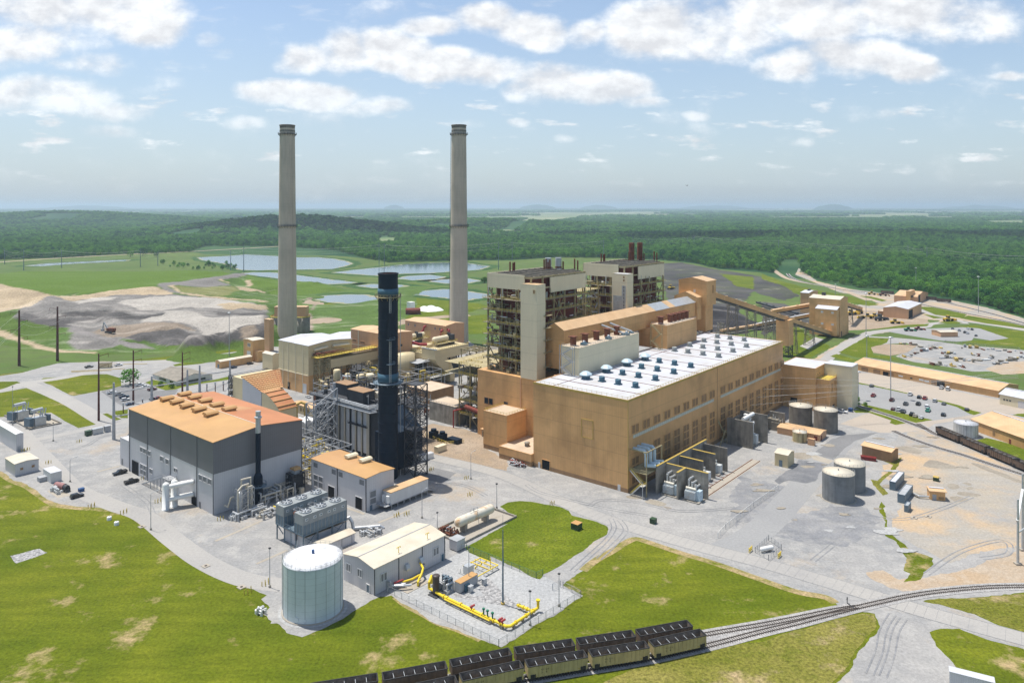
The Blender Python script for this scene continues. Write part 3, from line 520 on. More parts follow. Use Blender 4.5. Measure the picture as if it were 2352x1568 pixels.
def terrain(name, cps, x0, x1, y0, y1, res, regions, k, base, rough=1.4, seed=3, pw=4.4):
    pts = np.array([(*G(kk,x,y,z), z) for kk, x, y, z in cps])
    nx, ny = int((x1-x0)/res), int((y1-y0)/res)
    X, Y = np.meshgrid(np.linspace(x0,x1,nx), np.linspace(y0,y1,ny))
    num = np.zeros(X.shape); den = np.zeros(X.shape)
    for px, py, pz in pts:
        w = 1/(((X-px)**2+(Y-py)**2+60)**(pw/2)); num += w*pz; den += w
    Z = num/den
    lift = np.clip(Z/3, 0, 1)
    n1 = vnoise(X, Y, 45, seed, 6)-.5; n2 = vnoise(X, Y, 7, seed+1, 3)-.5
    U = CX+F*X/Y
    V0 = HY+F*(H-Z)/Y
    jx = (vnoise(X,Y,30,seed+2,5)-.5)*22; jy = (vnoise(X,Y,30,seed+3,5)-.5)*7
    col = np.empty((*X.shape,3)); col[:] = base; rgh = np.ones(X.shape)
    for c, rr, groups in regions:
        m = inside(mixk(*groups), U+jx, V0+jy); col[m] = c; rgh[m] = rr
    gul = np.abs(vnoise(X,Y,26,seed+8,4)-.5)*-2; Z = Z+lift*rgh*(n1*rough*3+n2*rough+gul*rough*2.2)
    bd = np.minimum(np.minimum(X-x0, x1-X), np.minimum(Y-y0, y1-Y)); bl = np.clip(bd/45, 0, 1); Z = (Z+2.5)*bl-2.5
    col *= (1+.5*rgh*(vnoise(X,Y,14,seed+5,5)-.5)*1.2)[...,None]
    # erosion gullies and truck tracks run as streaks of paler ground
    st = vnoise(X*.25+Y*.1, Y, 10, seed+6, 4); col += (np.clip(st-.58,0,1)*1.1*np.clip(rgh,0,1))[...,None]*np.array([.5,.45,.4])
    vs = np.stack([X,Y,Z],-1).reshape(-1,3); b = MB()
    me = bpy.data.meshes.new(name)
    idx = np.arange(nx*ny).reshape(ny,nx); fs = np.stack([idx[:-1,:-1],idx[:-1,1:],idx[1:,1:],idx[1:,:-1]],-1).reshape(-1,4)
    me.from_pydata(vs.tolist(), [], fs.tolist()); me.update()
    ca = me.color_attributes.new('soil', 'FLOAT_COLOR', 'POINT'); ca.data.foreach_set('color', np.concatenate([np.clip(col,0,1).reshape(-1,3), np.ones((nx*ny,1))],1).ravel())
    m = bpy.data.materials.new(name+'_soil'); m.use_nodes = True; N = m.node_tree.nodes; L = m.node_tree.links; bs = N['Principled BSDF']; bs.inputs['Roughness'].default_value = .95; bs.inputs['Specular IOR Level'].default_value = .1
    at = N.new('ShaderNodeAttribute'); at.attribute_name = 'soil'
    tc = N.new('ShaderNodeTexCoord'); nn = N.new('ShaderNodeTexNoise'); nn.inputs['Scale'].default_value = .6; nn.inputs['Detail'].default_value = 6; L.new(tc.outputs['Object'], nn.inputs['Vector'])
    mr = N.new('ShaderNodeMapRange'); L.new(nn.outputs[0], mr.inputs[0]); mr.inputs[1].default_value = .3; mr.inputs[2].default_value = .7; mr.inputs[3].default_value = .75; mr.inputs[4].default_value = 1.25
    mm = N.new('ShaderNodeMix'); mm.data_type = 'RGBA'; mm.blend_type = 'MULTIPLY'; mm.inputs[0].default_value = 1; L.new(at.outputs['Color'], mm.inputs[6]); L.new(mr.outputs[0], mm.inputs[7]); L.new(mm.outputs[2], bs.inputs['Base Color'])
    me.materials.append(m); me.polygons.foreach_set('use_smooth', [True]*len(me.polygons))
    o = bpy.data.objects.new(name, me); COL.objects.link(o); o['kind'] = 'structure'; return o
cp = [(1,x,y,0) for x,y in [(-500,1250),(-200,1280),(0,1260),(300,1370),(560,1395),(720,1385),(870,1400),(1150,1385),(1400,1375),(1650,1345),(1900,1330),(2170,1310),(2400,1280),(2700,1250)]]
cp += [(1,x,y,-1.5) for x,y in [(-600,1400),(-200,1400),(200,1450),(600,1450),(1000,1460),(1500,1430),(2000,1400),(2400,1380)]]
cp += [(1,0,1010,12),(1,-300,950,14),(1,100,930,16),(1,150,1150,3),(1,250,1120,7),(1,400,1230,3),(1,-100,1130,4)]
cp += [(1,620,1245,5),(1,760,1235,6),(1,900,1280,5),(1,1050,1330,4),(1,800,1340,1),(1,980,1215,6),(1,700,1190,5),(1,1150,1265,5),(1,880,1360,.5)]
cp += [(1,1300,1330,1),(1,1600,1310,2),(1,2000,1290,2),(1,2180,1270,3),(1,1600,1200,13),(1,1750,1235,14),(1,2100,1150,17),(1,2340,1140,17),(1,1300,1220,8),(1,1450,1150,12),(1,1850,1210,14)]
cp += [(1,1500,1030,13),(1,1700,1100,13),(1,1300,1100,10),(1,1900,1060,13),(1,2200,1040,14),(1,2340,1060,15)]
cp += [(1,200,1060,12),(1,350,1100,10),(1,600,1130,8),(1,750,1095,9),(1,900,1090,9),(1,500,1000,17),(1,850,975,18),(1,1050,1020,17),(1,1250,1030,15),(1,1600,1010,16)]
cp += [(1,470,900,19),(1,700,920,19),(1,1000,920,19),(1,1400,920,18),(1,1800,910,18),(1,2200,940,17),(1,1100,880,20),(1,1500,870,20),(1,1900,880,19),(1,2340,920,15)]
cp += [(1,x,y,23) for x,y in [(-200,740),(0,770),(250,825),(470,878),(900,848),(1200,820),(1390,800),(1500,770),(1800,740),(2100,700)]]
cp += [(1,x,y,25) for x,y in [(-200,720),(200,740),(600,740),(1000,730),(1300,700),(1700,670)]]
cp += [(1,x,y,23) for x,y in [(-300,722),(0,712),(400,690),(900,652),(1200,630),(1550,612),(1800,630),(2000,660)]]
cp += [(1,2150,685,20),(1,2000,780,18),(1,2200,800,14),(1,2350,800,12),(1,2240,740,16)]
cp += [(1,x,y,-2) for x,y in [(0,660),(500,640),(1000,610),(1500,590),(1900,610),(2300,640)]]
cp += [(2,100,720,13),(2,300,760,10),(2,460,770,8),(2,700,810,4),(2,880,850,0),(2,300,860,6),(2,460,880,3),(2,1000,820,-1.5),(2,700,760,-1),(2,500,735,-1),(2,700,880,0),(2,900,900,-1.5),(2,460,980,3),(2,300,960,8),(2,560,1000,0),(2,460,1080,3),(2,700,950,-1.5),(2,460,1180,0),(2,600,1120,-1),(2,100,1150,10),(2,0,1170,13)]
GRN, GRY, DRK, LGT, TAN, BRN = (.085,.14,.02), (.17,.16,.148), (.09,.084,.08), (.34,.315,.28), (.36,.285,.19), (.21,.17,.13)
terrain('landfill', cp, -760, -95, 545, 1130, 2.4, [
  ((.075,.12,.022),.5,[(1,[(-600,1100),(0,1040),(120,1040),(160,1110),(450,1150),(540,1170),(480,1260),(350,1290),(0,1220),(-600,1500),(900,1700),(2400,1600),(2400,1250),(2150,1290),(1900,1320),(1420,1330),(1450,1390),(900,1395),(500,1360),(0,1290),(-600,1250)])]),
  (TAN,.4,[(1,[(-100,1170),(0,1190),(200,1270),(400,1340),(600,1375),(900,1393),(860,1405),(560,1400),(350,1362),(150,1295),(-100,1220)])]),
  (TAN,.9,[(1,[(-500,760),(0,770),(470,880),(560,890),(900,855),(1390,805),(1530,850),(1560,880),(1000,880),(640,930),(460,940),(280,990),(180,1010),(0,1030),(-500,1060)])]),
  (GRY,1,[(1,[(180,1010),(280,990),(460,890),(500,885),(640,930),(1000,880),(1560,870),(1900,900),(2400,960),(2400,1260),(2150,1290),(1900,1320),(1420,1325),(1300,1290),(1100,1270),(1050,1340),(880,1370),(700,1365),(590,1300),(700,1200),(560,1170),(420,1150),(120,1090)])]),
  (LGT,.6,[(1,[(1060,950),(1150,915),(1500,890),(1800,895),(2000,910),(2300,950),(2400,1000),(1950,1000),(1700,990),(1500,1000),(1250,1000)])]),
  (TAN,.5,[(1,[(1950,960),(2050,940),(2400,960),(2400,1010),(2000,1000)])]),
  (LGT,.5,[(1,[(1260,1120),(1280,1085),(1500,1020),(1720,1020),(1820,1060),(1900,1080),(2350,1060),(2350,1130),(2250,1140),(2080,1200),(1850,1240),(1780,1180),(1640,1130),(1480,1110)])]),
  (LGT,.6,[(1,[(640,940),(900,890),(1050,890),(1000,920),(700,955)])]),
  (DRK,1.3,[(1,[(110,1090),(230,1040),(420,1080),(560,1100),(900,1075),(920,1100),(600,1130),(640,1160),(560,1175),(400,1150),(180,1110)])]),
  (DRK,1.3,[(1,[(1150,1260),(1300,1215),(1600,1180),(1760,1240),(1850,1240),(2080,1200),(2200,1145),(2400,1120),(2400,1270),(2000,1310),(1750,1330),(1400,1320)])]),
  (DRK,1.3,[(1,[(560,1045),(900,1005),(1100,1030),(1300,1052),(1500,1020),(1480,1055),(1250,1092),(950,1092),(880,1070),(560,1078)])]),
  (DRK,1.,[(1,[(1900,1025),(2150,1035),(2400,1040),(2400,1062),(2150,1060),(1950,1048)])]),
  (BRN,1.2,[(1,[(2150,1180),(2250,1140),(2300,1180),(2260,1260),(2180,1280)])]),
  (BRN,.8,[(1,[(830,1200),(1000,1150),(1300,1120),(1600,1130),(1760,1200),(1600,1180),(1300,1215),(1150,1260),(960,1250)])]),
  ((.20,.185,.175),.5,[(1,[(640,1150),(800,1200),(880,1240),(1020,1270),(1250,1310),(1400,1370),(1250,1360),(1000,1300),(800,1240),(600,1200)])]),
  (GRN,.12,[(1,[(-600,790),(0,775),(470,880),(900,855),(1390,805),(1400,780),(1700,740),(2050,695),(2250,680),(2400,700),(2400,560),(-600,560)])]),
  (GRY,.4,[(1,[(1395,790),(1450,770),(1700,745),(2050,695),(2180,690),(2240,698),(2000,740),(1950,745),(2080,800),(1800,810),(1540,790),(1500,800),(1560,830),(1640,860),(1540,860)])]),
  (TAN,.7,[(1,[(1500,790),(1550,790),(1640,850),(1900,880),(2400,930),(2400,860),(2150,830),(2050,770),(1960,740),(1990,735),(2100,800),(2200,815),(2400,840),(2400,940),(1900,900),(1640,865)])]),
  ((.16,.165,.06),.6,[(1,[(1560,800),(1700,810),(2080,805),(2160,840),(2000,880),(1850,870),(1660,850)])]),
  (GRN,.2,[(2,[(0,690),(460,740),(900,830),(880,840),(460,885),(280,880),(80,820),(20,800)])]),
  (TAN,.6,[(1,[(2210,740),(2260,740),(2250,800),(2200,805)])]),
  (BRN,.9,[(2,[(455,930),(560,920),(640,960),(560,1000),(620,1030),(460,1080),(460,1200),(600,1200),(600,900)])]),
  ], 1, (.075,.125,.028), rough=1.1)
# ------------------------------------------------------------------ coal pile behind the plant
cpc = [(3,x,y,0) for x,y in [(1480,700),(1500,760),(2050,1240),(2300,1200),(2350,1050),(2340,900),(2300,830),(2100,760),(1800,690),(1600,660)]]
cpc += [(3,x,y,-2) for x,y in [(1400,650),(1600,620),(1900,650),(2200,720),(2400,800),(2500,900),(2500,1100),(2400,1300),(2000,1320),(1400,900),(1500,1200)]]
cpc += [(3,1600,740,13),(3,1700,800,15),(3,1750,900,12),(3,1900,1000,9),(3,2050,1000,6),(3,1650,930,8),(3,1560,860,8),(3,2000,1120,3),(3,1850,860,10),(3,2050,880,5)]
xs = [G(3,x,y,0)[0] for x,y in [(1400,700),(2500,900)]]
terrain('coal_pile', cpc, 110, 285, 540, 880, 2.6, [((.033,.031,.033),.8,[(3,[(1400,500),(2500,500),(2500,1400),(1400,1400)])]), ((.09,.075,.065),.8,[(3,[(1600,780),(1720,770),(1760,840),(1680,880),(1600,860)])])], 3, (.033,.031,.033), rough=.7, seed=21)
# ------------------------------------------------------------------ trees
def leaf_mat(name, dark, light):
    m = bpy.data.materials.new(name); m.use_nodes = True; nt = m.node_tree; N = nt.nodes; L = nt.links
    for n in list(N): N.remove(n)
    oi = N.new('ShaderNodeObjectInfo'); ge = N.new('ShaderNodeNewGeometry')
    n1 = N.new('ShaderNodeTexNoise'); n1.inputs['Scale'].default_value = .0045; n1.inputs['Detail'].default_value = 5; L.new(ge.outputs['Position'], n1.inputs['Vector'])
    n2 = N.new('ShaderNodeTexNoise'); n2.inputs['Scale'].default_value = .45; n2.inputs['Detail'].default_value = 2; L.new(ge.outputs['Position'], n2.inputs['Vector'])
    a = N.new('ShaderNodeMath'); a.operation = 'MULTIPLY_ADD'; L.new(oi.outputs['Random'], a.inputs[0]); a.inputs[1].default_value = .7; L.new(n1.outputs[0], a.inputs[2])
    a2 = N.new('ShaderNodeMath'); a2.operation = 'MULTIPLY_ADD'; L.new(n2.outputs[0], a2.inputs[0]); a2.inputs[1].default_value = .5; L.new(a.outputs[0], a2.inputs[2])
    r = N.new('ShaderNodeMapRange'); L.new(a2.outputs[0], r.inputs[0]); r.inputs[1].default_value = .62; r.inputs[2].default_value = 1.5
    mx = N.new('ShaderNodeMix'); mx.data_type = 'RGBA'; L.new(r.outputs[0], mx.inputs[0]); mx.inputs[6].default_value = (*dark,1); mx.inputs[7].default_value = (*light,1)
    d = N.new('ShaderNodeBsdfDiffuse'); t = N.new('ShaderNodeBsdfTranslucent'); L.new(mx.outputs[2], d.inputs[0]); L.new(mx.outputs[2], t.inputs[0])
    s = N.new('ShaderNodeMixShader'); s.inputs[0].default_value = .28; L.new(d.outputs[0], s.inputs[1]); L.new(t.outputs[0], s.inputs[2])
    o = N.new('ShaderNodeOutputMaterial'); L.new(s.outputs[0], o.inputs[0]); MT[name] = m
leaf_mat('foliage', (.006,.066,.028), (.14,.32,.045)); leaf_mat('foliage_bright', (.055,.13,.02), (.15,.27,.04))
defm('bark', (.10,.075,.055), rough=.9)
def crown_mesh(name, seed, R_=5., Hc=9., z0=2.5, lobes=16, leaves=26, size=1.25, m='foliage'):
    r = random.Random(seed); vs = []; fs = []
    for i in range(lobes):
        t = (i+.5)/lobes; a = i*2.4+r.uniform(-.4,.4); zz = z0+Hc*(.12+.74*t**.9); rr = R_*.68*math.sqrt(max(.05,1-(t*1.0)**2.2))*r.uniform(.55,1.1)
        c = Vector((rr*math.cos(a), rr*math.sin(a), zz)); lr = R_*r.uniform(.30,.46)
        for j in range(leaves):
            d = Vector((r.gauss(0,1), r.gauss(0,1), r.gauss(.35,.9))).normalized(); p = c+Vector((d.x*lr,d.y*lr,d.z*lr*.75))*r.uniform(.78,1.06)
            nrm = (d+Vector((r.uniform(-.6,.6),r.uniform(-.6,.6),r.uniform(-.2,.7)))).normalized(); e1 = nrm.orthogonal().normalized(); e1.rotate(Matrix.Rotation(r.uniform(0,6.3),3,nrm)); e2 = nrm.cross(e1)
            s = size*r.uniform(.55,1.15); o = len(vs)
            vs += [tuple(p+e1*s*.5), tuple(p+e2*s*.42), tuple(p-e1*s*.5), tuple(p-e2*s*.42)]; fs.append((o,o+1,o+2,o+3))
    me = bpy.data.meshes.new(name); me.from_pydata(vs, [], fs); me.materials.append(MT[m]); me.update(); return me
def trunk_mesh(name, seed, h=5., r0=.35):
    r = random.Random(seed); b = MB(); p = Vector((0,0,0))
    top = Vector((r.uniform(-.4,.4), r.uniform(-.4,.4), h)); b.cyl(p, top, r0, r0*.55, n=7)
    for i in range(4):
        a = i*1.57+r.uniform(-.4,.4); s = p.lerp(top, r.uniform(.55,1)); b.cyl(s, s+Vector((math.cos(a)*2.4, math.sin(a)*2.4, r.uniform(1.8,3.2))), r0*.4, r0*.15, n=5)
    me = bpy.data.meshes.new(name); me.from_pydata(b.v, [], b.f); me.materials.append(MT['bark']); me.update(); return me
CROWN = [crown_mesh('crown', 10+i, R_=5+.5*(i%3), Hc=8+1.2*(i%4), z0=1.5) for i in range(6)]
CROWN_B = [crown_mesh('crown', 30+i, R_=4.5+.5*(i%3), Hc=6+(i%3), z0=.6, m='foliage_bright') for i in range(4)]
TRUNK = [trunk_mesh('trunk', 50+i) for i in range(3)]
def tree(name, x, y, s, label, group=None, crowns=CROWN, z=0., cat='tree', sz=1.):
    t = thing(name, label, cat, (x,y,z), rng.uniform(0,6.28), group); t.scale = (s,s,s*sz)
    for nm, me in (('crown', crowns[int(rng.integers(len(crowns)))]), ('trunk', TRUNK[int(rng.integers(len(TRUNK)))])):
        o = bpy.data.objects.new(nm, me); COL.objects.link(o); o.parent = t
    return t
EDGE = [(-300,600),(0,597),(140,592),(282,584),(435,579),(470,566),(640,565),(770,575),(842,594),(892,603),(949,601),(1077,597),(1166,597),(1250,592),(1372,592),(1513,596),(1590,603),(1641,615),(1731,620),(1775,628),(1800,596),(1835,596),(1845,630),(1878,642),(1980,662),(2057,665),(2110,672),(2185,686),(2275,706),(2352,728),(2480,765),(2700,840)]
CLEAR = [mixk((2,[(1170,425),(1190,360),(1290,345),(1280,415)])), [(1180,512),(1240,494),(1350,492),(1330,500),(1270,508)], [(860,562),(875,545),(915,545),(905,560)], [(470,566),(600,553),(760,549),(745,556),(600,562)],
  [(0,487.5),(400,485),(640,485.5),(500,488),(100,489)],[(1500,482),(1900,481),(2100,484),(1700,486)],[(2050,486),(2352,484),(2352,489),(2150,490)],[(1240,488),(1500,487),(1560,491),(1300,492)],[(2000,477),(2352,478),(2352,481),(2000,481)],[(1000,477.5),(1500,477),(1700,480),(1100,480)],[(1135,530),(1235,510),(1260,512),(1165,532)], [(2250,507),(2352,505),(2352,515),(2280,514)]]
HILLS = [(675,527,3300,480,230,70),(150,505,5200,900,500,75),(1950,540,2600,620,160,22),(1100,515,4200,600,260,40)]
def lift(x, y):
    z = 0*x
    for u, v, d, sx, sy, h in HILLS: z = z+h*np.exp(-(((x-(u-CX)*d/F)/sx)**2)-((y-d)/sy)**2)
    return z
for _ in range(60):
    u_, v_ = rng.uniform(-50,2400), 482+70*rng.uniform(0,1)**2.2; s_ = (v_-473)/30; x_, y_ = P(u_,v_)
    if float(lift(np.float64(x_), np.float64(y_))) > 2 or v_ > np.interp(u_, [e[0] for e in EDGE], [e[1] for e in EDGE])-14: continue
    q_ = [(u_+rng.uniform(14,46)*s_**.5*math.cos(t_), v_+rng.uniform(.7,2.0)*s_*math.sin(t_)) for t_ in np.linspace(0,5.5,8)]; CLEAR.append(q_); sheet('field', q_, 1, 'farmland' if rng.random() < .6 else 'meadow')
def wood_points(d0, d1, sp):
    y = np.arange(d0, d1, sp); pts = []
    for yy in y:
        xs = np.arange(-.78*yy, .80*yy, sp); pts.append(np.stack([xs+rng.uniform(-.45,.45,len(xs))*sp, np.full(len(xs),yy)+rng.uniform(-.45,.45,len(xs))*sp],1))
    p = np.concatenate(pts); u = CX+F*p[:,0]/p[:,1]; v = HY+F*H/p[:,1]
    ok = v < np.interp(u, [e[0] for e in EDGE], [e[1] for e in EDGE])
    for c in CLEAR: ok &= ~inside(c, u, v)
    return p[ok]
def wood(name, p, scale, sz, sources, label_kind='stuff', zoff=0.):
    n = len(p); z = lift(p[:,0], p[:,1])+zoff
    me = bpy.data.meshes.new(name); me.vertices.add(n); me.vertices.foreach_set('co', np.stack([p[:,0],p[:,1],z],1).astype(np.float32).ravel())
    a = me.attributes.new('size', 'FLOAT_VECTOR', 'POINT'); s = scale*rng.uniform(.55,1.45,n); a.data.foreach_set('vector', np.stack([s,s,s*sz*rng.uniform(.8,1.25,n)],1).astype(np.float32).ravel())
    r = me.attributes.new('turn', 'FLOAT', 'POINT'); r.data.foreach_set('value', rng.uniform(0,6.28,n).astype(np.float32))
    me.update(); o = bpy.data.objects.new(name, me); COL.objects.link(o); o['kind'] = label_kind
    col = bpy.data.collections.new(name+'_kinds')
    for q in sources:
        so_ = bpy.data.objects.new('crown', q); col.objects.link(so_)
    ng = bpy.data.node_groups.new(name, 'GeometryNodeTree'); ng.interface.new_socket('Geometry', in_out='INPUT', socket_type='NodeSocketGeometry'); ng.interface.new_socket('Geometry', in_out='OUTPUT', socket_type='NodeSocketGeometry')
    N = ng.nodes; L = ng.links; gi = N.new('NodeGroupInput'); go = N.new('NodeGroupOutput'); ip = N.new('GeometryNodeInstanceOnPoints'); ci = N.new('GeometryNodeCollectionInfo')
    ci.inputs[0].default_value = col; ci.inputs['Separate Children'].default_value = True; ci.inputs['Reset Children'].default_value = True
    L.new(gi.outputs[0], ip.inputs['Points']); L.new(ci.outputs[0], ip.inputs['Instance']); ip.inputs['Pick Instance'].default_value = True
    na = N.new('GeometryNodeInputNamedAttribute'); na.data_type = 'FLOAT_VECTOR'; na.inputs[0].default_value = 'size'; L.new(na.outputs[0], ip.inputs['Scale'])
    nr = N.new('GeometryNodeInputNamedAttribute'); nr.data_type = 'FLOAT'; nr.inputs[0].default_value = 'turn'; cx = N.new('ShaderNodeCombineXYZ'); L.new(nr.outputs[0], cx.inputs[2])
    er = N.new('FunctionNodeEulerToRotation'); L.new(cx.outputs[0], er.inputs[0]); L.new(er.outputs[0], ip.inputs['Rotation'])
    L.new(ip.outputs[0], go.inputs[0]); md = o.modifiers.new('wood', 'NODES'); md.node_group = ng; return o
near_p = wood_points(700, 2700, 9.0)
# the trees along the near edge of the wood stand one by one
uu = CX+F*near_p[:,0]/near_p[:,1]; vv = HY+F*H/near_p[:,1]
rank = np.argsort(-(vv-HY)); first = rank[:170]
for i in first:
    tree('broadleaf_tree', near_p[i,0], near_p[i,1], rng.uniform(.75,1.2), 'green broadleaf tree along the near edge of the wood on the right', 'trees along the edge of the wood')
near_p = near_p[rank[170:]]
wood('woodland', near_p, 1.0, .95, CROWN+CROWN[:3]+CROWN_B[:1])
far_p = wood_points(2700, 7000, 17); far_p = far_p[vnoise(far_p[:,0], far_p[:,1], 420, 15, 4) > .335]
BIG = [crown_mesh('crown', 80+i, R_=10, Hc=9, z0=0, lobes=14, leaves=16, size=4.2) for i in range(4)]
wood('far_woodland', far_p, 1.0, .95, BIG)
dist_p = wood_points(7000, 26000, 60); keep = vnoise(dist_p[:,0], dist_p[:,1]*1.0, 1500, 5, 4) > .50
HUGE = [crown_mesh('crown', 90+i, R_=36, Hc=9, z0=0, lobes=14, leaves=14, size=14) for i in range(3)]
wood('distant_woodland', dist_p[keep], 1.0, 1.0, HUGE)
for u, v, d, sx, sy, h in HILLS:      # the wooded hills themselves
    b = MB(); n = 24; cx_ = (u-CX)*d/F; vs = []; fs = []
    for j in range(n+1):
        for i in range(n+1):
            x = cx_+(i/n-.5)*5.2*sx; y = d+(j/n-.5)*5.2*sy; vs.append((x, y, float(lift(np.float64(x), np.float64(y)))-1.5))
    for j in range(n):
        for i in range(n): fs.append((j*(n+1)+i, j*(n+1)+i+1, (j+1)*(n+1)+i+1, (j+1)*(n+1)+i))
    b.add(vs, fs, True); b.build('hill', MT['wood_floor'], kind='structure')

# unseen cloud masses added above the frame to cast shade on the distant woods
cm = bpy.data.materials.new('shade_cloud_white'); cm.use_nodes = True; cm.node_tree.nodes['Principled BSDF'].inputs['Base Color'].default_value = (.9,.9,.9,1); cm.node_tree.nodes['Principled BSDF'].inputs['Roughness'].default_value = 1
def shade_cloud(x, y, lx, ly, n, seed):
    r = random.Random(seed); q = MB()
    for _ in range(n): s = r.uniform(.5,1); q.ball((r.gauss(0,.42)*lx, r.gauss(0,.42)*ly, r.uniform(0,60)), r.uniform(90,210)*s, 10, .5)
    o = q.build('shade_cloud', cm); o.location = (x-363, y+215, 1330); o['kind'] = 'stuff'
shade_cloud(1250, 2950, 850, 330, 190, 1); shade_cloud(2050, 3050, 600, 300, 120, 2); shade_cloud(-850, 3250, 520, 140, 70, 3); shade_cloud(600, 2600, 260, 110, 10, 4)
# ------------------------------------------------------------------ plant: big buildings, in plant coordinates (a along the hall, b across it)
OFFS = {}
def W(a, b): return (a*AX[0]+b*BX[0], a*AX[1]+b*BX[1])
def AB(p): return (p[0]*AX[0]+p[1]*AX[1], p[0]*BX[0]+p[1]*BX[1])
def pt(name, label, cat, a, b, z=0., group=None):
    o = thing(name, label, cat, (*W(a,b), z), TH, group); OFFS[o.name] = (a,b,z); return o
_build = MB.build
def build_pt(s, name, m, parent=None, loc=None, rz=0., **kw):
    r = parent
    while r is not None and r.parent is not None: r = r.parent
    if r is not None and r.name in OFFS:
        a, b, z = OFFS[r.name]; s.v = [(x-a, y-b, q-z) for x, y, q in s.v]
    return _build(s, name, MT[m] if isinstance(m, str) else m, parent, loc, rz, **kw)
MB.build = build_pt
defm('siding_tan', (.68,.395,.17), ribs=.9, ribd=.86, bands=7.6, bandd=.8, var=.11, scale=.08, streak=.09, rough=.5, dirt=(.42,.24,.1), dirts=.05, dirtamt=.7)
defm('siding_tan_pink', (.62,.36,.2), ribs=.9, ribd=.9, bands=6, bandd=.9, var=.08, scale=.08, streak=.08, rough=.5)
defm('siding_beige', (.64,.53,.32), ribs=.9, ribd=.93, bands=6.2, bandd=.86, var=.05, scale=.1, streak=.07, rough=.5)
defm('siding_cream', (.70,.62,.44), ribs=.9, ribd=.93, bands=8, bandd=.86, var=.05, scale=.08, streak=.06, rough=.5)
defm('siding_brown', (.33,.2,.105), ribs=.6, ribd=.85, var=.12, streak=.15)
defm('siding_dark', (.17,.17,.178), ribs=.9, ribd=.85, bands=5, bandd=.92, var=.06, scale=.1, rough=.55)
defm('siding_light', (.56,.55,.555), ribs=.9, ribd=.9, bands=5, bandd=.93, var=.05, scale=.1, streak=.05, rough=.5)
defm('siding_white', (.62,.62,.61), ribs=.5, ribd=.88, var=.06, streak=.08, rough=.5)
defm('roof_tan', (.60,.40,.22), ribs=.9, ribw=.12, ribd=.8, var=.1, scale=.15, dirt=(.45,.26,.12), dirts=.1, dirtamt=.4, rough=.45)
defm('roof_white', (.50,.51,.54), var=.06, scale=.12, dirt=(.42,.40,.38), dirts=.09, dirtamt=.8, rough=.6, fine=.03)
defm('roof_gravel', (.52,.42,.31), var=.12, scale=.3, dirt=(.3,.22,.16), dirts=.15, dirtamt=.5, fine=.1)
defm('roof_beige', (.60,.54,.43), ribs=.9, ribw=.14, ribd=.86, var=.08, scale=.2, dirt=(.45,.36,.24), dirts=.12, dirtamt=.4, rough=.45)
defm('roof_rust', (.48,.20,.085), ribs=.9, ribw=.1, ribd=.82, var=.12, scale=.06, dirt=(.50,.33,.15), dirts=.035, dirtamt=1., rough=.5, streak=.05)
defm('roof_ochre', (.48,.28,.11), ribs=.9, ribw=.12, ribd=.78, var=.12, scale=.06, dirt=(.46,.26,.12), dirts=.04, dirtamt=.8, rough=.5)
defm('trim_yellow', (.45,.32,.08), rough=.5)
defm('rail_yellow', (.55,.42,.08), rough=.5)
defm('rail_grey', (.5,.5,.48), rough=.5)
defm('steel', (.23,.205,.165), var=.25, scale=.3, rough=.7)
defm('steel_olive', (.35,.295,.165), var=.3, scale=.4, rough=.7)
defm('steel_grey', (.36,.37,.38), var=.15, rough=.55)
defm('steel_dark', (.05,.052,.058), var=.2, rough=.6)
defm('steel_blue', (.13,.18,.22), var=.1, rough=.5)
defm('rust', (.17,.062,.035), var=.3, scale=.6, rough=.85, dirt=(.09,.045,.035), dirts=.4, dirtamt=.7)
defm('rust_red', (.2,.05,.035), ribs=1.2, ribd=.7, var=.25, scale=.4, rough=.8)
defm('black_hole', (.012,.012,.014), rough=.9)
defm('louvre', (.33,.2,.095), ribs=.25, ribw=.35, ribd=.6, rough=.6)
defm('louvre_grey', (.20,.205,.21), rough=.5)
defm('glass', (.03,.04,.05), rough=.15, spec=.6, var=0)
defm('translucent_strip', (.52,.54,.46), ribs=1.8, ribd=.75, rough=.4, var=.1)
defm('galv', (.48,.50,.51), metal=.4, rough=.42, var=.12, scale=.6)
defm('white_paint', (.74,.74,.72), rough=.4, var=.05)
defm('light_blue', (.47,.58,.64), rough=.4, var=.1)
defm('fan_blue', (.05,.12,.17), rough=.5)
defm('fan_grey', (.26,.28,.28), rough=.5)
defm('concrete', (.36,.33,.28), var=.2, scale=.25, dirt=(.16,.15,.13), dirts=.2, dirtamt=.6, streak=.3, rough=.9)
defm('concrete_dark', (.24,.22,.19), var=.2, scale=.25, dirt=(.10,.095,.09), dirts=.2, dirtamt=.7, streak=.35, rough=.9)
defm('stack_concrete', (.54,.47,.37), var=.1, scale=.06, bands=2.6, bandd=.86, dirt=(.30,.27,.22), dirts=.03, dirtamt=.7, streak=.15, rough=.9)
defm('navy', (.004,.013,.028), var=.2, rough=.55, spec=.2, scale=.3)
defm('pipe_silver', (.55,.56,.56), metal=.5, rough=.35, var=.1)
defm('pipe_yellow', (.75,.55,.03), rough=.4, var=.06)
defm('pipe_red', (.33,.05,.05), rough=.5, var=.15)
defm('pipe_green', (.02,.16,.09), rough=.5)
defm('yellow_machine', (.55,.36,.04), rough=.5, var=.15)
defm('tyre', (.015,.015,.016), rough=.9)
defm('wood_pole', (.10,.035,.03), var=.2, rough=.8)
defm('green_box', (.035,.07,.035), rough=.5); defm('blue_paint', (.03,.08,.2), rough=.45); defm('red_paint', (.17,.022,.02), rough=.45)
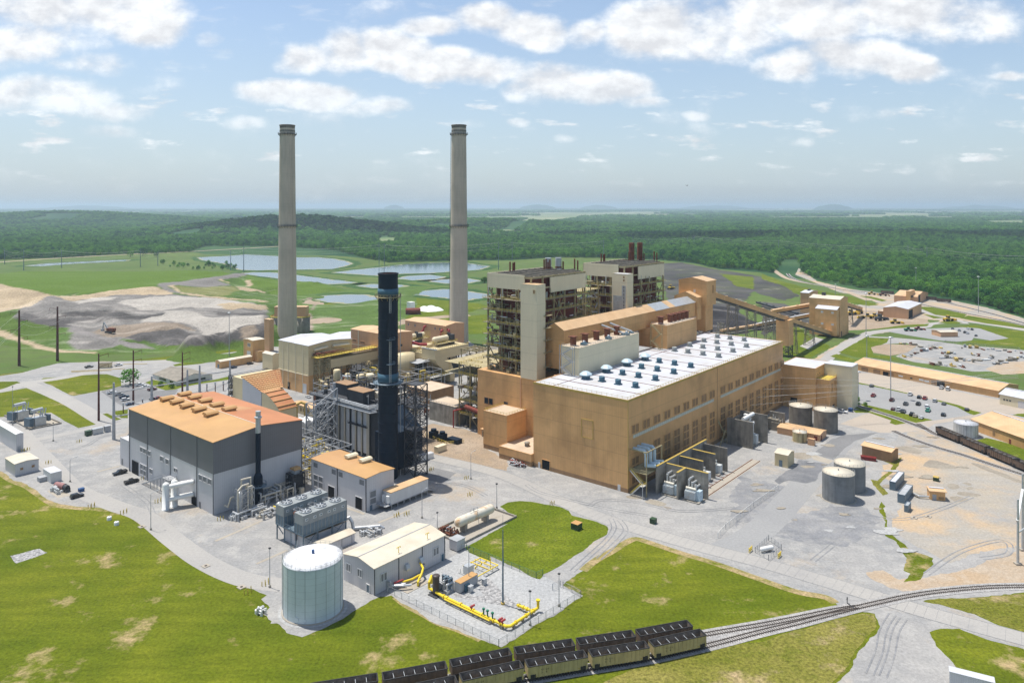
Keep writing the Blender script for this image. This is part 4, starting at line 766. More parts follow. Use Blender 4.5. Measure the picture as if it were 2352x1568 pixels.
def win(T, face, pos, u0, u1, z0, z1, m='louvre', frame=None, split=True, d=.08, name='window'):
    """opening panel on a wall: face 'a' (wall at a=pos, looking towards smaller a) or 'b' (wall at b=pos, looking towards smaller b)"""
    def bx(q, x0, x1, w0, w1, dd, e=.03):
        if face == 'a': q.box(pos-dd, pos+e, x0, x1, w0, w1)
        else: q.box(x0, x1, pos-dd, pos+e, w0, w1)
    q = MB(); bx(q, u0, u1, z0, z1, d); o = q.build(name, m, T)
    if frame:
        q = MB(); t = .22; bx(q, u0-t, u0, z0-t, z1+t, d+.12); bx(q, u1, u1+t, z0-t, z1+t, d+.12); bx(q, u0, u1, z1, z1+t, d+.12); bx(q, u0, u1, z0-t, z0, d+.12)
        if split: mid = (u0+u1)/2; bx(q, mid-t*.7, mid+t*.7, z0, z1, d+.1, -d)
        q.build('frame', frame, o)
    return o
def shed(T, a0, a1, b0, b1, z0, ze, zr, axis, wall, roof, o=.35, t=.22, rname='roof'):
    q = MB()
    if axis == 'b': am = (a0+a1)/2; q.prism([(a0,z0),(a1,z0),(a1,ze),(am,zr),(a0,ze)], b0, b1, 'y')
    else: bm_ = (b0+b1)/2; q.prism([(b0,z0),(b1,z0),(b1,ze),(bm_,zr),(b0,ze)], a0, a1, 'x')
    w = q.build('wall', wall, T)
    q = MB()
    if axis == 'b':
        s = (zr-ze)/(am-a0); q.prism([(a0-o,ze-o*s+.02),(am,zr+.02),(a1+o,ze-o*s+.02),(a1+o,ze-o*s+t),(am,zr+t),(a0-o,ze-o*s+t)], b0-o, b1+o, 'y')
    else:
        s = (zr-ze)/(bm_-b0); q.prism([(b0-o,ze-o*s+.02),(bm_,zr+.02),(b1+o,ze-o*s+.02),(b1+o,ze-o*s+t),(bm_,zr+t),(b0-o,ze-o*s+t)], a0-o, a1+o, 'x')
    return w, q.build(rname, roof, T)
def flat(T, a0, a1, b0, b1, z0, z1, wall, roof, par=.35, name='wall'):
    q = MB(); q.box(a0, a1, b0, b1, z0, z1); w = q.build(name, wall, T)
    q = MB(); q.box(a0+par, a1-par, b0+par, b1-par, z1+.005, z1+.09); r = q.build('roof', roof, T)
    q = MB(); q.box(a0-.03, a1+.03, b0-.03, b0+par, z1+.01, z1+.25); q.box(a0-.03, a1+.03, b1-par, b1+.03, z1+.01, z1+.25); q.box(a0-.03, a0+par, b0+par, b1-par, z1+.01, z1+.25); q.box(a1-par, a1+.03, b0+par, b1-par, z1+.01, z1+.25)
    q.build('parapet', wall, T); return w, r
# ---- turbine hall
T = pt('turbine_hall', 'huge long tan turbine hall with flat white roof dotted with dark fans', 'building', 265.3, 160.4)
flat(T, 265.3, 440, 160.4, 209.9, 1.8, 38, 'siding_tan', 'roof_white')
q = MB(); q.box(265.25, 440.05, 160.35, 209.85, 0, 1.8); q.build('plinth', 'siding_brown', T)
q = MB(); q.box(265.15, 440, 160.25, 160.4, 37.4, 38.3); q.box(265.15, 265.3, 160.4, 209.9, 37.4, 38.3); q.box(265.12, 265.32, 160.22, 160.42, 1.8, 37.4); q.build('edge_trim', 'trim_yellow', T)
q = MB(); q.box(350.1,350.4,160.3,160.4,1.8,37.4); q.build('wall_joint', 'siding_brown', T)
q = MB()
for k in range(10): q.box(277.5+17.6*k-.25, 277.5+17.6*k+.25, 161, 209.4, 38.1, 38.2)
q.box(265.8, 439.5, 198.9, 199.2, 38.1, 38.2); q.build('roof_seam', 'rust', T)
q = MB(); q.rail([(266,161,38.2),(439,161,38.2)], 1.1, .09, 2.5); q.rail([(266,161,38.2),(266,209,38.2)], 1.1, .09, 2.5); q.build('railing', 'rail_yellow', T)
for k in range(19):
    a = 268.4+9.15*k if k < 9 else 354+9.1*(k-9)
    if a > 436: break
    win(T, 'b', 160.4, a, a+5.4, 23.6, 27.0, frame='siding_tan')
    rows = (16.6, 13.3, 9.9, 6.5) if k >= 2 else ((13.4, 9.9, 5.7) if k == 0 else ())
    for zt in rows: win(T, 'b', 160.4, a, a+5.4, zt-2.8, zt, frame='siding_tan')
for x0, x1 in ((269.3,346.2),(354,436)): q = MB(); q.box(x0, x1, 160.27, 160.43, 21.6, 22.9); q.build('skylight_strip', 'translucent_strip', T)
win(T, 'a', 265.3, 177.7, 183.3, 18.9, 26.4, 'siding_tan', 'trim_yellow', False, name='wall_panel')
d = win(T, 'a', 265.3, 200.6, 204.9, .1, 4.3, 'black_hole', 'siding_tan', False, name='door')
win(T, 'a', 265.3, 164, 165.3, .1, 2.6, 'siding_white', name='door'); win(T, 'a', 265.3, 206, 207.2, .1, 2.6, 'siding_white', name='door')
# roof fans: things standing on the roof
def roof_fan(m, label, group):
    t = pt('roof_fan', label, 'roof fan', 286.5, 186.8, 38.09, group)
    q = MB(); q.box(285.1,287.9,185.4,188.2,38.09,38.5); q.build('base', m, t)
    q = MB(); q.lathe([(1.25,38.5),(1.35,39.0),(1.35,40.2),(1.15,40.5),(1.15,39.8),(0.01,39.8)], 16, (286.5,186.8)); q.build('drum', m, t)
    q = MB(); q.box(285.3,287.7,186.6,187,39.85,39.95); q.box(286.3,286.7,185.6,188,39.85,39.95); q.build('blade', 'fan_grey', t)
    return t
fb = roof_fan('fan_blue', 'blue drum fan on the near half of the white hall roof', 'blue drum fans on the hall roof')
fg = roof_fan('fan_grey', 'grey drum fan on the far half of the white hall roof', 'grey drum fans on the hall roof')
first = True
for i in range(4):
    for bb in (186.9, 178.3, 169.4):
        w_ = (*W(286.5+17.7*i, bb), 38.09)
        if first: fb.location = w_; first = False
        else: dup(fb, loc=w_)
first = True
for i in range(4):
    for bb in (195.2, 187.2, 178.4, 169.5):
        if i == 3 and bb == 169.5: continue
        w_ = (*W(371.8+18.2*i, bb), 38.09)
        if first: fg.location = w_; first = False
        else: dup(fg, loc=w_)
t = pt('domed_vent', 'pale blue umbrella-shaped vent on the hall roof beside the grey bunker bay', 'roof vent', 286, 195.4, 38.09, 'pale blue domed vents on the hall roof')
q = MB(); q.box(284.6,287.4,194,196.8,38.09,40); q.build('base', 'fan_blue', t)
q = MB(); q.lathe([(3.1,40.1),(2.9,40.5),(1.7,41.4),(.3,41.8),(.01,41.8)], 8, (286,195.4), smooth=False); q.build('hood', 'light_blue', t)
for a in (303.8, 322.6, 340.5): dup(t, loc=(*W(a,195.6), 38.09))
# ---- low annex, box building and control bay left of the hall
T = pt('annex_building', 'low flat roofed tan annex on a brown base left of the turbine hall', 'building', 263.7, 209.95)
flat(T, 263.7, 290, 209.95, 229.3, 2.2, 5.5, 'siding_tan', 'roof_gravel'); q = MB(); q.box(263.75, 289.9, 210, 229.2, 0, 2.2); q.build('plinth', 'siding_brown', T)
q = MB(); q.rail([(264,211.5,0),(264,211.5,.01)],5.5,.12); q.rail([(264,212.3,0),(264,212.3,.01)],5.5,.12)
for z in range(1,11): q.beam((264,211.5,z*.5),(264,212.3,z*.5),.06)
q.build('ladder', 'rail_yellow', T)
t = pt('roof_vent', 'small mushroom vent on the low tan annex roof', 'roof vent', 272, 219, 5.6); q = MB(); q.box(271.2,272.8,218.2,219.8,5.6,6.6); q.build('base','concrete_dark',t); q = MB(); q.lathe([(.9,6.6),(1.4,7.0),(1.2,7.6),(.01,7.8)],10,(272,219)); q.build('hood','concrete',t)
T = pt('annex_tower', 'tan box building with gravel roof and yellow railing standing on the brown annex', 'building', 269.6, 228.7)
flat(T, 269.6, 284.4, 229.4, 244.5, 2.2, 18.2, 'siding_tan', 'roof_gravel'); q = MB(); q.box(269.65,284.3,229.45,244.4,0,2.2); q.build('plinth','siding_brown',T)
q = MB(); q.rail([(284,229.8,18.4),(270,229.8,18.4),(270,244,18.4),(284,244,18.4)],1.1,.09); q.build('railing','rail_yellow',T)
T = pt('boiler_bay', 'tall tan windowed building below the open steel boiler frame', 'building', 284.5, 209.95)
q = MB(); q.box(284.5, 374, 213.0, 262, 0, 33.5); q.build('wall', 'siding_tan', T)
q = MB(); q.box(284.5, 294.5, 209.95, 213.0, 0, 37.5); q.build('pilaster', 'siding_tan_pink', T)
for b in (241.5, 251.5, 254.6): win(T, 'a', 284.5, b, b+2.4, 16.8, 19.8, 'glass', 'siding_brown', False)
q = MB(); q.box(284.2,284.5,210.4,211.2,2,33); q.box(284.2,284.5,232.8,233.4,18.4,33); q.build('downpipe','siding_tan_pink',T)
# ---- bunker bays on the hall roof and the coal gallery
def bay(a0, a1, wall, label):
    T = pt('bunker_bay', label, 'building', a0, 200.9, 38.2); flat(T, a0, a1, 200.95, 211.6, 38.2, 51, wall, 'roof_gravel')
    q = MB(); q.rail([(a0+.3,211,51.2),(a0+.3,201.3,51.2),(a1-.3,201.3,51.2)],1.1,.09); q.build('railing','rail_grey',T); return T
bay(288.5, 343.5, 'siding_cream', 'grey beige bunker bay on the hall roof with stairs at its end')
bay(374, 410.5, 'siding_tan', 'brown bunker bay further along the hall roof under the coal gallery')
T = pt('coal_gallery', 'long tan gabled coal gallery running above the bunker bays', 'building', 295, 214.5, 37)
q = MB(); q.prism([(214.5,48.5),(225.5,48.5),(225.5,57.2),(220,60.2),(214.5,57.2)], 295, 444, 'x'); q.build('wall','siding_tan',T)
q = MB(); q.box(295,346,211.7,225.4,37.9,48.45); q.box(374,412,211.7,225.4,37.9,48.45); q.box(346,374,222,225.4,37.9,48.45); q.build('lower_wall','siding_tan',T)
q = MB(); q.prism([(214.0,57.0),(220,60.25),(226,57.0),(226,57.2),(220,60.5),(214.0,57.2)], 294.6, 385, 'x'); q.build('roof','roof_tan',T)
q = MB(); q.prism([(214.0,57.0),(220,60.25),(226,57.0),(226,57.2),(220,60.5),(214.0,57.2)], 385, 440, 'x'); o = q.build('roof','galv',T); o['label'] = 'shiny replaced metal roof sheets'
q = MB(); q.prism([(214.0,57.22),(220,60.55),(226,57.22)], 402, 409, 'x'); q.build('roof_patch','roof_tan',T)
for nm, pts_ in (('bin_vent',[(293,207.5),(303,207.5),(313,207.5),(323,207.5),(332,207.5)]),('bin_vent',[(377,206.5),(388,206.5),(393,206.5),(398,206.5),(403,206.5),(408,206.5)])):
    for j, (a, b) in enumerate(pts_):
        near = a < 350
        t = pt(nm, 'rusty upright vent box in the row on the near grey bunker bay' if near else 'rusty upright vent box in the row on the far brown bunker bay', 'vent', a, b, 51.1, 'rusty vent boxes on the near bunker bay' if near else 'rusty vent boxes on the far bunker bay')
        q = MB(); q.cyl((a,b,51.1),(a,b,55.2),1.5,n=10); q.build('drum','rust',t); q = MB(); q.box(a-1.6,a+1.6,b-1.6,b+1.9,55.2,55.5); q.build('cap','rust',t)
for a in (330, 338):
    t = pt('dust_pipe', 'silver slanting dust pipe leaning on the gallery wall', 'pipe', a, 206, 51.1, 'silver slanting pipes by the gallery'); q = MB(); q.pipe([(a+3,204,51.2),(a+3,204,52),(a-2.5,214,56)],.55); q.build('pipe','galv',t); q = MB(); q.box(a+2,a+4,203,205,51.1,51.8); q.build('foot','fan_blue',t)
for a, b in ((297,204),(318,203.5),(334,202.8)):
    t = pt('filter_unit', 'small blue filter unit on the near bunker bay roof', 'filter unit', a, b, 51.1, 'blue filter units on the bunker bay'); q = MB(); q.box(a-1.4,a+1.4,b-1.2,b+1.2,51.1,52.3); q.build('case','fan_blue',t); q = MB(); q.lathe([(.7,52.3),(.7,53.2),(.01,53.4)],10,(a,b)); q.build('cap','galv',t)
# steel stairs on the end of the near bay and between the bays
def stair(T_label, a, b0, b1, z0, z1, m, along='b', fl=4, w=1.6):
    t = pt('stair_tower', T_label, 'stairs', a, b0, z0); h = (z1-z0)/fl; q = MB(); s = MB(); r = MB()
    for i in range(fl):
        za, zb = z0+i*h, z0+(i+1)*h; p, n_ = (b0,b1) if i % 2 == 0 else (b1,b0)
        P_ = (lambda bb, z, o: (a+o, bb, z)) if along == 'b' else (lambda aa, z, o: (aa, b0+o, z))
        for o in (0, w): s.beam(P_(p,za,o), P_(n_,zb,o), .16, .35); r.beam(P_(p,za+1.1,o), P_(n_,zb+1.1,o), .1)
        for k in range(8): x = k/8; q.beam(P_(p+(n_-p)*x,za+h*x,0), P_(p+(n_-p)*x,za+h*x,w), .3, .08)
        x0, x1 = (n_-.9, n_+.9); q.box(*((a, a+w, x0, x1) if along == 'b' else (x0, x1, b0, b0+w)), zb-.1, zb)
    q.build('treads', m, t); s.build('stringer', m, t); r.build('handrail', m, t)
    q = MB()
    for bb in (b0-.9, b1+.9):
        for o in (0, w): q.beam(P_(bb,z0,o), P_(bb,z1+1,o), .2)
    q.build('posts', m, t); return t
stair('grey zigzag steel stairs against the end of the grey bunker bay', 285.6, 203.5, 209.3, 38.2, 51.2, 'steel_grey')
stair('yellowish zigzag steel stairs between the two bunker bays', 369.5, 203, 208, 38.2, 51.2, 'steel_olive', fl=3)
# ---- lift towers
for a, b, m, lab in ((284,222.6,'siding_cream','tall cream lift tower with tan roof in front of the near boiler house'),(371,225,'siding_cream','tall cream lift tower with grey repaired panels in front of the far boiler house')):
    T = pt('lift_tower', lab, 'tower', a, b, 30 if a < 300 else 33.5)
    z0, z1 = (33.5, 79.5) if a < 300 else (33.5, 78.5)
    flat(T, a, a+6.8, b, b+10.2, z0, z1, m, 'roof_tan' if a < 300 else 'roof_white', .1)
    if a < 300: win(T, 'a', a, b+1.2, b+2.2, 75.5, 77.2, 'louvre', 'siding_beige', False)
    else:
        q = MB(); q.box(a-.06, a+.02, b+.8, b+3.4, 40, 72); q.box(a-.06, a+.02, b+3.4, b+9.2, 46, 66); q.build('repair_panel', 'galv', T)
        q = MB()
        for z in range(14): q.box(a-.09, a+.02, b+1.8, b+2.2, 43+z*2.1, 44.6+z*2.1)
        for z in range(8): q.box(a-.09, a+.02, b+4.6, b+5, 46+z*1.5, 47.2+z*1.5)
        q.build('window', 'glass', T)
        for z in (74.5, 76.4): win(T, 'a', a, b+1.6, b+2.5, z, z+1.1, 'louvre', None, False)
    q = MB()
    for z in (39, 46, 52, 58, 64): q.box(a+5.2,a+11,b-1.2,b,z,z+.15); q.rail([(a+5.2,b-1.1,z),(a+11,b-1.1,z)],1.1,.08)
    if a < 300: q.build('landing','steel_olive',T)
# ---- open steel boiler houses
def boiler(da, lab, stackm, tall):
    A0, A1, B0, B1 = 290+da, 337+da, 231, 259.6; zb = 33.6
    T = pt('boiler_house', lab, 'boiler house', A0, B0, zb)
    q = MB(); q.box(A0+3,A1-3,B0+3,B1-3,56,81.5); q.build('boiler_casing','rust_red',T)
    q = MB(); q.box(A0+5,A1-4,B0+4,B1-4,zb,56); q.build('furnace','rust',T)
    f = MB(); g = MB(); xs = [A0+i*(A1-A0)/5 for i in range(6)]; ys = [B0+i*(B1-B0)/3 for i in range(4)]
    lev = [zb, 40, 46, 52, 58, 64.5, 70.5, 76.5, 82]
    for i, x in enumerate(xs):
        for j, y in enumerate(ys):
            if 0 < i < 5 and 0 < j < 3: continue
            f.beam((x,y,zb),(x,y,82.5),.75)
    for z in lev[1:]:
        for y in (ys[0], ys[-1]): f.beam((A0,y,z),(A1,y,z),.35,.8)
        for x in (xs[0], xs[-1]): f.beam((x,B0,z),(x,B1,z),.35,.8)
    for z0_, z1_ in ((zb,46),(46,58),(58,70.5)):
        for i in (0,2,4):
            f.beam((xs[i],B0,z0_),(xs[i+1],B0,z1_),.4); f.beam((xs[i+1],B0,z0_),(xs[i],B0,z1_),.4) if i == 2 else None
        for j in (0,2): f.beam((A0,ys[j],z0_),(A0,ys[j+1],z1_),.4)
    f.beam((A0,B1,76),(A0,ys[2],64),.6); f.beam((A0,ys[2],64.5),(A0,B1,66),.4)
    f.build('frame','steel_olive',T)
    # floors, handrails, valves and pipes on each level
    for z in lev[1:-2]:
        g.box(A0-3.2,A0+3.5,B0,B1+1,z-.12,z); g.box(A0+3.5,A1-2,B0-2.6,B0+3,z-.12,z)
    g.build('floor','steel',T)
    r = MB()
    for z in lev[1:-2]: r.rail([(A0-3.2,B1+1,z),(A0-3.2,B0,z)],1.2,.1,2); r.rail([(A0-3.2,B0-2.6,z),(A1-2,B0-2.6,z)],1.2,.1,2); r.rail([(A0+3,B0+2,z),(A0+3,B1-2,z)],1.2,.1,3)
    r.build('handrail','rail_yellow',T)
    p = MB(); p2 = MB(); rr = random.Random(int(da)+5)
    for z in lev[:-2]:
        for _ in range(44):
            if rr.random() < .62: x, y = A0+rr.uniform(-2.5,3), rr.uniform(B0+1,B1); dx, dy = 0, rr.choice((0,rr.uniform(1,6)))
            else: x, y = rr.uniform(A0+2,A1-3), B0+rr.uniform(-2,2.6); dx, dy = rr.choice((0,rr.uniform(1,6))), 0
            rad_ = rr.uniform(.12,.38); tgt = p if rr.random() < .7 else p2
            if dx or dy:
                zz = z+rr.uniform(.8,4.6); tgt.cyl((x,y,zz),(x+dx,min(y+dy,B1),zz),rad_,n=6)
            else: tgt.cyl((x,y,z),(x,y,z+rr.uniform(2,6)),rad_,n=6)
            if rr.random() < .4: s_ = rr.uniform(.4,1.1); p.box(x-s_,x+s_,y-s_,y+s_,z,z+rr.uniform(.8,2.4))
    p.build('pipework','steel_olive',T); p2.build('pipework','pipe_silver',T)
    q = MB()
    for i in range(14): x = A0+6+i*2.9; q.cyl((x,B0+2.2,zb),(x,B0+2.2,52),.35,n=6)
    q.build('riser','steel_grey',T)
    # penthouse cladding and roof steel
    q = MB(); q.box(A0-.4,A0+.1,235,B1+.2,75.7,83.2); q.box(A0-.4,A1,B1-.1,B1+.3,75.7,83.2); q.build('penthouse_panel','siding_cream',T)
    q = MB(); q.box(A0+15.5,A1+.4,B0-.4,B0+.1,73.6,81.4); q.box(A1,A1+.4,B0,B1,73.6,81.4); q.build('penthouse_panel','siding_cream',T)
    q = MB(); q.box(A0+.5,A1-.2,B0+.5,B1-.4,81.3,81.6); q.build('roof','steel',T)
    q = MB(); rr = random.Random(3)
    for i in range(9): x = A0+2+i*5.2; q.beam((x,B0+.5,82.6),(x,B1-.5,82.6),.5,1.0)
    for y in (B0+6,B0+14,B0+21): q.beam((A0+1,y,83.3),(A1-1,y,83.3),.5,.7)
    for i in range(14): x, y = rr.uniform(A0+3,A1-6), rr.uniform(B0+3,B1-4); q.cyl((x,y,82.5),(x+rr.choice((0,4)),y+rr.choice((0,3)),82.5+.01),.35,n=6) if rr.random() < .7 else q.box(x,x+2,y,y+1.5,81.6,83)
    q.build('roof_steel','steel',T)
    q = MB()
    for x, y in ((A0+13,B1-4),(A0+15,B1-4.4),(A0+16,B1-4.6),(A0+31,B1-13),(A0+32.2,B1-13.4),(A0+33.4,B1-13.8),(A0+34.6,B1-14.2),(A0+43,B1-17),(A1-1,B0+6),(A1-.2,B0+4.5)): q.cyl((x,y,81.6),(x,y,88+rr.uniform(-.6,1.5)),.42,n=8)
    q.build('vent_pipe','rust',T)
    for x, y in ((A0+36,B1-12),(A0+42,B1-14.5)):
        q = MB(); q.cyl((x,y,83),(x,y,83+tall),1.75,n=14); o = q.build('exhaust_stack',stackm,T)
        q = MB(); q.cyl((x,y,83+tall*.12),(x,y,83+tall*.26),1.82,n=14); q.build('band','rust',o)
    return T
boiler(0, 'open steel boiler house with grey roof stacks, nearer of the two', 'galv', 6.5)
boiler(88, 'open steel boiler house with two tall rusty roof stacks, further away', 'rust', 11.5)
# platforms between the boilers
t = pt('link_platform', 'tangle of yellow railed steel platforms between the two boiler houses', 'steel frame', 338, 228, 33.6)
f = MB(); r = MB()
for z in (40,46,52,58,64,70): f.box(338,366,240,256,z-.12,z); r.rail([(338,240,z),(366,240,z)],1.2,.1)
for x in (340,348,356,364):
    for y in (240,256): f.beam((x,y,33.6),(x,y,72),.55)
f.box(352,359,243,250,33.6,60); f.build('frame','steel_olive',t); r.build('handrail','rail_yellow',t)
q = MB(); rr = random.Random(9)
for _ in range(50): x, y, z = rr.uniform(338,364), rr.uniform(239.5,243), rr.choice((40,46,52,58,64)); q.cyl((x,y,z+rr.uniform(.5,4)),(x+rr.uniform(1,5),y,z+rr.uniform(.5,4)),rr.uniform(.2,.5),n=6)
q.build('pipework','pipe_silver',t)
# ---- chimneys
def chimney(x, y, lab, ladder):
    T = thing('chimney', lab, 'chimney', (x,y), 0)
    q = MB(); prof = [(8.3-2.05*(z/187)**.85, z) for z in np.linspace(0,184.5,24)]; q.lathe(prof, 40); q.build('shaft','stack_concrete',T)
    q = MB(); q.lathe([(6.3,184.5),(6.3,186.3),(6.6,186.4),(6.6,187.4),(5.6,187.4),(5.6,184.6)],40); q.build('cap','concrete_dark',T)
    for z, rr_ in ((179.5,6.5),(101,7.25)):
        q = MB(); q.lathe([(rr_-.3,z-.25),(rr_+1.3,z-.25),(rr_+1.3,z),(rr_-.3,z)],40); pf = q.build('platform','steel_dark',T)
        q = MB(); q.lathe([(rr_+1.25,z+1.1),(rr_+1.25,z+1.25),(rr_+1.15,z+1.25)],40); q.lathe([(rr_+1.25,z+.5),(rr_+1.25,z+.62),(rr_+1.15,z+.62)],40)
        for i in range(20): a = i*math.pi/10; q.beam(((rr_+1.2)*math.cos(a),(rr_+1.2)*math.sin(a),z),((rr_+1.2)*math.cos(a),(rr_+1.2)*math.sin(a),z+1.2),.12); q.beam(((rr_-.3)*math.cos(a),(rr_-.3)*math.sin(a),z-2),((rr_+1.2)*math.cos(a),(rr_+1.2)*math.sin(a),z-.2),.15)
        q.build('railing','steel_dark',pf)
    q = MB(); q.lathe([(6.42,181.5),(6.44,182.2),(6.41,182.9)],40); q.build('band','concrete_dark',T)
    if ladder:
        q = MB()
        for y0 in (-.5,.5): q.beam((-8.6,y0,0),(-6.8,y0,180),.22)
        for i in range(90): z = i*2; xx = -8.6+1.8*z/180; q.beam((xx,-.5,z),(xx,.5,z),.12); (q.beam((xx,0,z),(xx+1.2,0,z),.12) if i % 3 == 0 else None)
        q.build('ladder','steel_dark',T)
    else:
        q = MB()
        for i in range(4):
            a = .9+i*1.57; q.beam((6.9*math.cos(a),6.9*math.sin(a),178),(8.5*math.cos(a),8.5*math.sin(a),2),.1)
        q.build('lightning_cable','steel',T)
    return T
chimney((660-CX)*640/F, 640, 'tall tapered concrete chimney, one without a ladder, beside grey silos', False)
chimney((1054-CX)*640/F, 640, 'tall tapered concrete chimney with a dark ladder down its side', True)
# ------------------------------------------------------------------ front complex: gas turbine building, boiler with black stack, cooling tower, gas yard
b0g = 270.3
T = pt('gas_turbine_building', 'large two-tone grey building with rusty orange gabled roof and roof vents', 'building', 144.8, b0g)
q = MB(); q.prism([(144.8,15.5),(184,15.5),(184,27.7),(164.4,29.7),(144.8,27.7)], b0g, 344, 'y'); q.build('upper_wall','siding_dark',T)
q = MB(); q.box(144.85,183.95,b0g+.05,343.95,0,15.5); q.build('lower_wall','siding_light',T)
q = MB(); s_ = 2/19.6; q.prism([(144.3,27.68),(164.4,29.72),(164.4,29.95),(144.3,27.9)], b0g-.4, 344.4, 'y'); q.build('roof','roof_ochre',T)
q = MB(); q.prism([(164.4,29.72),(184.5,27.68),(184.5,27.9),(164.4,29.95)], b0g-.4, 344.4, 'y'); o = q.build('roof','roof_rust',T); o['label'] = 'rusty orange half of the roof'
q = MB(); q.box(164.2,164.6,b0g-.4,344.4,29.93,30.05); q.build('ridge_cap','roof_beige',T)
q = MB()
for b in (283.2,305.2,326.2,343.9,270.4): q.box(144.6,144.8,b-.18,b+.18,0,27.6)
q.box(183.8,184.1,b0g-.15,b0g,0,27.6); q.build('downpipe','siding_dark',T)
for b, z in ((330.4,11.2),(327.3,11.2),(323.2,11.1),(311.5,11.3),(306.6,11.2),(278.9,11.1),(275.4,11.2),(271.8,11.2)): win(T,'a',144.8,b,b+2.7,z,z+1.9,'louvre_grey','siding_light',False)
for b in (330.2,327.2): win(T,'a',144.8,b,b+2.6,3.9,5.8,'louvre_grey','siding_light',False); win(T,'a',144.8,b,b+2.6,1.5,3.5,'louvre_grey','siding_light',False)
win(T,'a',144.8,321.4,324,3.8,5.7,'louvre_grey','siding_light',False); win(T,'a',144.8,299.3,301.9,9.6,11,'glass','siding_light',True)
win(T,'a',144.8,335.2,340.8,.05,5.6,'black_hole','steel_dark',False,name='door'); win(T,'a',144.8,283.4,287,.05,3.3,'black_hole','steel_dark',False,name='door'); win(T,'a',144.8,280.2,281.5,.05,2.5,'siding_dark',None,name='door')
T2 = pt('side_annex', 'light grey lower annex at the far end of the two-tone grey building', 'building', 146, 344.1)
flat(T2, 146, 180, 344.1, 356.5, 0, 12.1, 'siding_light', 'siding_light'); win(T2,'a',146,353.5,355,.05,3,'louvre_grey',name='door')
for i, (x, y) in enumerate([(1495,428),(1585,455),(1675,490),(1785,525),(1890,565),(1655,390),(1745,418),(1840,447),(1945,485),(2055,522)]):
    a, b = AB(G(5,x,y,29.4)); z = 29.9-abs(a-164.4)*.102
    if i == 0:
        rv = t = pt('ridge_vent', 'hooded tan ridge vent on the rusty orange roof', 'roof vent', a, b, z, 'hooded vents on the orange roof')
        q = MB(); q.box(a-2.6,a+2.6,b-1.2,b+1.2,z-.2,z+.8); q.build('base','roof_ochre',t)
        q = MB(); q.prism([(b-1.9,z+.75),(b+1.9,z+.75),(b+1.9,z+1.1),(b+1.1,z+1.75),(b-1.1,z+1.75),(b-1.9,z+1.1)], a-2.8, a+2.8, 'x'); q.build('hood','roof_ochre',t)
    else: dup(rv, loc=(*W(a,b),z))
# outside stair on the grey building
t = pt('steel_stairs', 'grey steel stairs climbing the wall of the two-tone grey building', 'stairs', 143, 302)
q = MB(); r = MB(); s = MB()
for o in (0, -2): q.beam((144-1+o*.8,324,0),(144-1+o*.8,305,7.2),.2,.4); r.beam((143+o*.8,324,1.2),(143+o*.8,305,8.4),.1)
for k in range(24): f = k/24; s.beam((143,324-19*f,7.2*f),(141.4,324-19*f,7.2*f),.35,.08)
s.box(141.2,144.7,299.5,305,7.1,7.25); r.rail([(141.3,305,7.2),(141.3,299.6,7.2),(144.6,299.6,7.2)],1.2,.1)
for b in (300,304.5,310,316): r.beam((141.5,b,0),(141.5,b,7.2 if b < 306 else 7.2*(324-b)/19),.25); r.beam((143,b,0),(143,b,7.2 if b < 306 else 7.2*(324-b)/19),.25)
s.build('treads','steel_grey',t); q.build('stringer','steel_grey',t); r.build('handrail','steel_grey',t)
t = pt('intake_silencer', 'pair of white vertical silencers joined by horizontal white pipes at the grey wall', 'silencer', 138, 290)
for a, b in ((135.6,289.6),(139.2,290.2)): q = MB(); q.lathe([(1.45,0),(1.45,.3),(1.3,.3),(1.3,9.4),(1.1,10.1),(.5,10.5),(.01,10.6)],18,(a,b)); q.build('drum','white_paint',t)
for z, r_ in ((8.6,.85),(3.6,.85)):
    for a, b in ((135.6,289.6),(139.2,290.2)): q = MB(); q.cyl((a,b,z),(144.7,b-4+.1*(a-135),z+.6),r_ if a < 137 else .7,n=14); q.build('duct','white_paint',t)
# thin exhaust stack and process piping in front of the grey building
t = pt('exhaust_stack', 'thin dark exhaust stack with silver top against the two-tone grey wall', 'stack', 162, 267.6)
q = MB(); q.cyl((162,267.6,0),(162,267.6,10.5),1.75,n=20); q.cyl((162,267.6,10.5),(162,267.6,12.2),1.75,1.0,n=20,caps=False); q.cyl((162,267.6,12.2),(162,267.6,28),1.0,n=20); q.build('shaft','navy',t)
q = MB(); q.cyl((162,267.6,28),(162,267.6,36.6),1.0,n=20); q.lathe([(1.0,33.8),(1.45,33.9),(1.45,34.4),(1.0,34.5)],20,(162,267.6)); q.build('liner','galv',t)
q = MB(); q.lathe([(1.7,6.9),(3.3,6.9),(3.3,7.05),(1.7,7.05)],16,(162,267.6)); pf = q.build('platform','steel_blue',t)
q = MB(); q.lathe([(3.25,8.1),(3.3,8.2),(3.2,8.2)],16,(162,267.6))
for i in range(12): a = i*math.pi/6; q.beam((162+3.25*math.cos(a),267.6+3.25*math.sin(a),7),(162+3.25*math.cos(a),267.6+3.25*math.sin(a),8.2),.1)
q.build('railing','steel_blue',pf)
